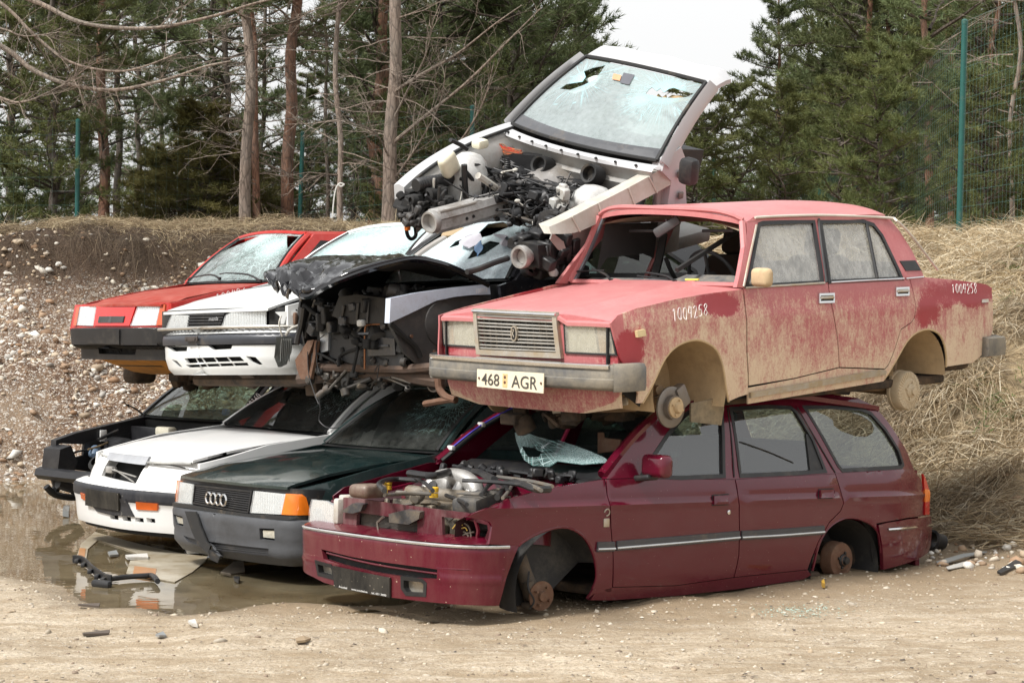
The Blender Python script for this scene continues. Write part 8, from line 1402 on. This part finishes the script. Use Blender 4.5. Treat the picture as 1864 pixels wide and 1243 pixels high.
for q in ((862, 394), (905, 382), (917, 377), (850, 398)): T = MB(); T.lathe([(.012, 0), (.010, .006), (0, .004)], hy9([q], -.13)[0], (0, 1, .2), 10); T.build('rail_hole', RUBBER, e)
strip('strut_bar', hy9([(800, 388), (870, 370), (925, 355), (955, 330), (985, 318)], -.16), .015, IRON, e, 8, 3); strip('strut_bar', hy9([(905, 344), (950, 330), (985, 318)], -.22), .013, IRON, e, 8, 3)
T = MB(); c = hy9([(955, 354)], -.10)[0]; T.lathe([(.11, -.10), (.11, .0), (.085, .012), (.08, .02), (0, .022)], c, (.25, .9, .35), 26); T.loft([[c+V((-.06-.09*i, .02, -.0))+V((0, .16*math.cos(a)*(1+.15*i), .13*math.sin(a)*(1+.15*i))) for a in np.linspace(0, 6.28, 15)[:-1]] for i in range(5)]); T.build('heat_shield', plain('heat_shield', (.40, .38, .36), .4, metal=.6, var=.35, dirt=.4, bump=.3), e)
T = MB(); T.prism(hy9([(915, 388), (990, 380), (1035, 405), (1000, 414), (975, 412), (930, 396)], -.05), (0, .25, 0)); T.build('tunnel_plate', plain('dark_underfloor', (.10, .092, .085), .6, var=.35, dirt=.5), e, angle=30)
junk('bracket_clutter', plain('white_bracket', (.42, .42, .40), .45, dirt=.4), e, tuple(f.hit(1030, 380, 'y', .42)-V((.06, .04, .08))), tuple(f.hit(1030, 365, 'y', .42)+V((.08, .04, .12))), 16, 51, .03, .08)
c = hy9([(1000, 402)], .45)[0]; T = MB(); T.lathe([(.075, -.04), (.08, .0), (.075, .04), (.03, .045), (0, .045)], c, (.8, .5, .2), 22); T.build('abs_pump', BLACK, e); junk('pump_clutter', BLACK, e, tuple(c-V((.10, .10, .06))), tuple(c+V((.10, .10, .10))), 26, 52, .02, .07)
c = hy9([(765, 375)], -.50)[0]; junk('lamp_clutter', DARKIN, e, tuple(c-V((.16, .12, .12))), tuple(c+V((.12, .14, .10))), 60, 53, .03, .11); junk('grey_clutter', DG, e, tuple(c-V((.10, .05, .12))), tuple(c+V((.22, .16, .06))), 30, 54, .02, .08)
strip('hanging_cable', hy9([(741, 385), (740, 405), (741, 425), (748, 435), (757, 428), (754, 405), (752, 385)], -.55), .014, BLACK, e, 7); T = MB(); T.lathe([(.03, -.03), (.035, .0), (.022, .03), (0, .03)], hy9([(742, 398)], -.55)[0], (0, 0, 1), 12); T.build('bulb_holder', WHITEP, e); T = MB(); T.lathe([(.0, -.05), (.022, -.045), (.024, .0), (0, .0)], hy9([(742, 407)], -.55)[0], (0, 0, 1), 12); T.build('amber_bulb', AMBER, e)
junk('bay_clutter', BLACK, e, (-.26, -.35, .50), (.30, .42, .74), 170, 57, .03, .11); junk('bay_pipes', DG, e, (-.2, -.5, .55), (.25, .5, .75), 85, 58, .02, .09)
def wires(name, mats, lo, hi, k, seed, r0=.003, r1=.007):
    q = random.Random(seed)
    for i in range(k):
        a = V([q.uniform(u, v) for u, v in zip(lo, hi)]); b = V([q.uniform(u, v) for u, v in zip(lo, hi)]); b = a.lerp(b, .6); m_ = a.lerp(b, .5)+V((q.uniform(-.05, .08), q.uniform(-.06, .06), -q.uniform(.0, .12)))
        T = MB(); T.tube([a, a.lerp(m_, .5)+V((0, 0, q.uniform(-.02, .04))), m_, b], q.uniform(r0, r1), 5, sm=4); T.lathe([(.012, -.015), (.014, .01), (.006, .02), (0, .02)], b, (q.gauss(0, 1), q.gauss(0, 1), .3), 7); T.build(name, q.choice(mats), e)
wires('loose_wire', [BLACK, BLACK, DG, MATS['pale_pipe'] if 'pale_pipe' in MATS else WHITEP, MATS['satin_black']], (-.2, -.55, .45), (.55, .55, .85), 56, 61)
hoses('bay_loom', BLACK, e, [([V((r.uniform(-.25, .2), r.uniform(-.5, .5), r.uniform(.62, .80))) for _ in range(4)], r.uniform(.004, .009)) for _ in range(26)], 5)
# torn subframe below the near rail
c = hy9([(985, 465)], .45)[0]; T = MB(); a, b = hy9([(948, 468)], .50)[0], hy9([(1060, 450)], .50)[0]; T.loft([[p+V((0, q, z)) for q, z in ((-.1, .08), (.08, .09), (.10, -.06), (-.08, -.09))] for p in (a.lerp(b, .12), a.lerp(b, .5), b)]); T.build('subframe', BLACK, e, angle=30)
d = (a-b).normalized(); T = MB(); T.lathe([(.050, -.03), (.076, -.03), (.080, .0), (.074, .02), (.058, .02), (.053, .0), (.05, -.1)], a, d, 26); T.tube([a-d*.02, a.lerp(b, .2)], .05, 10); T.build('rail_flange', ALU, e)
T = MB(); T.prism(hy9([(1040, 425), (1085, 405), (1090, 430), (1062, 470), (1045, 468)], .62), (0, -.04, 0)); T.build('grey_bracket', SVD, e, angle=30); junk('subframe_clutter', BLACK, e, tuple(c-V((.22, .14, .14))), tuple(c+V((.16, .18, .16))), 70, 55, .03, .12)
T = MB(); T.prism(hy9([(1006, 424), (1026, 440), (1030, 452), (1018, 456), (1002, 436)], .66), (0, -.01, 0)); T.build('torn_sheet', plain('torn_foil', (.55, .54, .50), .35, metal=.4), e, angle=30)
strip('hanging_cable', hy9([(1012, 470), (1010, 485), (1008, 500), (1013, 512)], .55), .008, BLACK, e, 6); T = MB(); T.lathe([(.03, -.02), (.035, .0), (.02, .03), (0, .03)], hy9([(1008, 496)], .55)[0], (0, 0, 1), 12); T.build('bulb_holder', WHITEP, e)
hoses('subframe_hoses', BLACK, e, [(hy9([(925, 470), (900, 478), (870, 490), (850, 495)], .40), .02), (hy9([(1005, 440), (985, 425), (965, 430), (950, 445)], .4), .014), (hy9([(930, 440), (955, 430), (990, 420)], .35), .026)])
# ------------------------------------------------------------------ things lying about
def ground_z(p): return max(hz(p.x, p.y), WZ)
def lie(px, py, dz=0.): p = onz(px, py, 0); p = onz(px, py, ground_z(p)); return p+V((0, 0, dz))
WB = plain('drowned_white_plastic', (.40, .36, .28), .3, var=.3, scale=5, dirt=.6, dirtcol=(.22, .165, .09))
bm_o = lie(250, 1010); BE = empty('loose_bumper', tuple(bm_o), 0, 'dirty white loose bumper with orange lamps lying half sunk in the puddle', 'bumper')
def wp(q, z): p = onz(q[0], q[1], z); return p-bm_o
T = MB(); T.prism([wp(q, WZ+.002) for q in [(140, 1012), (148, 990), (173, 969), (250, 990), (330, 1008), (379, 1014), (372, 1024), (350, 1042), (318, 1060), (230, 1044), (238, 1018), (262, 1012), (225, 998), (178, 984), (160, 1000), (157, 1018)]], (0, 0, .006)); T.build('shell', WB, BE, angle=30)
for q in ([(145, 998), (156, 999), (154, 1016), (142, 1014)], [(245, 1031), (285, 1036), (281, 1054), (241, 1048)]):
    T = MB(); T.prism([wp(k, WZ+.006) for k in q], (0, 0, .006)); T.build('indicator', plain('drowned_amber', (.36, .16, .05), .3, dirt=.3), BE, angle=30)
p = lie(190, 1058); BR = empty('plastic_bracket', tuple(p), 0, 'black toothed plastic bracket with a curved arm at the puddle edge', 'car part')
P = cr([lie(q[0], q[1], .03)-p for q in [(133, 1026), (150, 1028), (170, 1046), (190, 1060), (203, 1063)]], 5); T = MB(); T.loft([[k+V((0, a*.018, b)) for a, b in ((-1, -.02), (1, -.02), (1, .03), (-1, .03))] for k in P])
for i in range(4, len(P)-3, 3): T.box(P[i]+V((-.01, -.05, .0)), (.03, .07, .03), bev=.008)
T.build('toothed_bar', BLACK, BR); T = MB(); T.tube([lie(q[0], q[1], .03)-p for q in [(200, 1062), (230, 1058), (260, 1056), (278, 1056), (287, 1066)]], .018, 8, sm=4); T.build('arm', BLACK, BR); T = MB(); T.box(lie(185, 1068, .02)-p, (.16, .05, .05), Matrix.Rotation(-.6, 3, 'Z'), bev=.02); T.build('clip', BLACK, BR)
def scrap(name, mat, label, cat, pts, th=.012, dz=.01, group=None):
    P = [lie(q[0], q[1], dz) for q in pts]; c = sum(P, V((0, 0, 0)))/len(P); T = MB(); T.prism([k-c+V((0, 0, .006*math.sin(i*2.3))) for i, k in enumerate(P)], (0, 0, th)); o = T.build(name, mat, None, angle=30); o.location = c; return tag(o, label, cat, group)
PW = plain('grey_white_scrap', (.50, .49, .46), .5, dirt=.4); PG = plain('blue_grey_scrap', (.22, .23, .23), .35, dirt=.3)
scrap('plastic_scrap', PW, 'small crumpled white plastic scrap floating by the loose bumper', 'plastic scrap', [(336, 1000), (346, 1003), (370, 1004), (366, 1010), (340, 1010)], .04)
scrap('plastic_scrap', PW, 'thin white plastic strip lying in the puddle above the toothed bracket', 'plastic scrap', [(228, 1017), (268, 1015), (270, 1020), (232, 1022)], .02)
scrap('plastic_scrap', PG, 'silvery torn flake in the puddle left of the white strip', 'plastic scrap', [(196, 1010), (212, 1008), (216, 1013), (200, 1017)], .015)
scrap('plastic_scrap', PG, 'blue grey scrap in shallow water below the stripped black car', 'plastic scrap', [(116, 932), (127, 932), (125, 942), (114, 942)], .05)
scrap('plastic_scrap', BLACK, 'tiny black scrap in the water before the dark green saloon', 'plastic scrap', [(425, 1056), (437, 1058), (434, 1063), (427, 1061)], .02)
scrap('cardboard_piece', plain('wet_cardboard', (.30, .25, .19), .8), 'pale flat angular piece lying under the nose of the dark green saloon', 'scrap', [(402, 1042), (425, 1025), (443, 1020), (446, 1042), (420, 1046)], .008, .0)
for q, lb, m_ in (([(342, 1136), (355, 1134), (360, 1143), (350, 1144)], 'pale flat stone chip in the open sand before the toothed bracket', PW), ([(283, 1161), (297, 1157), (303, 1161), (290, 1164)], 'dark slate chip in the sand right of two thin twigs', PG), ([(538, 1168), (552, 1165), (566, 1166), (556, 1173), (540, 1174)], 'brown clod near the bottom of the picture, left of the middle', plain('brown_clod', (.27, .20, .125), .9))): scrap('chip', m_, lb, 'stone chip', q, .012)
for q, lb in (([(150, 1158), (200, 1154), (198, 1157), (152, 1161)], 'longer dark twig lying flat in the foreground sand'), ([(142, 1105), (182, 1105), (180, 1107), (144, 1107)], 'thin dark twig near the puddle edge')): scrap('twig', plain('dark_twig', (.09, .07, .055), .8), lb, 'twig', q, .012)
scrap('metal_strip', PG, 'long grey metal strip at the foot of the straw slope, topmost of three', 'scrap', [(1704, 1026), (1752, 1013), (1790, 1006), (1797, 1009), (1756, 1018), (1710, 1031)], .006, .012); scrap('metal_strip', PW, 'short pale strip just below the long grey metal strip', 'scrap', [(1722, 1036), (1768, 1024), (1770, 1030), (1726, 1041)], .006, .012)
scrap('rubber_strip', BLACK, 'black rubber strip by the right edge at the slope foot', 'scrap', [(1815, 1046), (1852, 1024), (1860, 1030), (1822, 1051)], .015, .012)
T = MB(); c = lie(1697, 1003, .08); T.lathe([(.055, -.10), (.06, -.02), (.075, .0), (.06, .01), (.05, -.08)], (0, 0, 0), (-.8, -.5, .2), 20); o = T.build('hose_end', BLACK); o.location = c; tag(o, 'black rubber hose end behind the rear bumper of the maroon estate', 'hose')
scrap('plastic_scrap', plain('yellow_scrap', (.60, .36, .05), .5), 'tiny yellow scrap in the dirt below the rear drum of the estate', 'plastic scrap', [(1495, 1068), (1500, 1066), (1502, 1071), (1497, 1073)], .03)
r = random.Random(9); gv, gfs = [], []
for i in range(420):
    px_, py_ = r.gauss(1455, 50), r.gauss(1113, 6); p = lie(px_, py_, .004); s_ = r.uniform(.003, .009); a = r.random()*6; k = len(gv)
    gv += [p+V((s_*math.cos(a+j*2.1), s_*math.sin(a+j*2.1), r.uniform(0, .006))) for j in range(3)]; gfs.append((k, k+1, k+2))
tag(mesh('glass_crumbs', gv, gfs, plain('glass_crumb', (.42, .58, .50), .15, coat=.5), None, False), kind='stuff')
for nm, m_, lab, k, (xa, xb), (ya, yb) in (('litter', plain('dark_litter', (.07, .055, .045), .8, var=.5), None, 260, (0, 1864), (1085, 1243)), ('pale_litter', plain('pale_litter', (.60, .55, .46), .7, var=.3), None, 200, (900, 1864), (1040, 1200))):
    gv, gfs = [], []
    for i in range(k):
        px_, py_ = r.uniform(xa, xb), r.uniform(ya, yb)
        p = lie(px_, py_, .003); s_ = r.uniform(.004, .016)*(1 if r.random() < .9 else 1.8); a = r.random()*6; asp = r.uniform(.2, .8); q = len(gv)
        for j in range(4): c_, s__ = math.cos(j*1.571+.4), math.sin(j*1.571+.4)*asp; gv.append(p+V((s_*(c_*math.cos(a)-s__*math.sin(a)), s_*(c_*math.sin(a)+s__*math.cos(a)), r.uniform(0, .007))))
        gfs.append((q, q+1, q+2, q+3))
    tag(mesh(nm, gv, gfs, m_, None, False), kind='stuff')
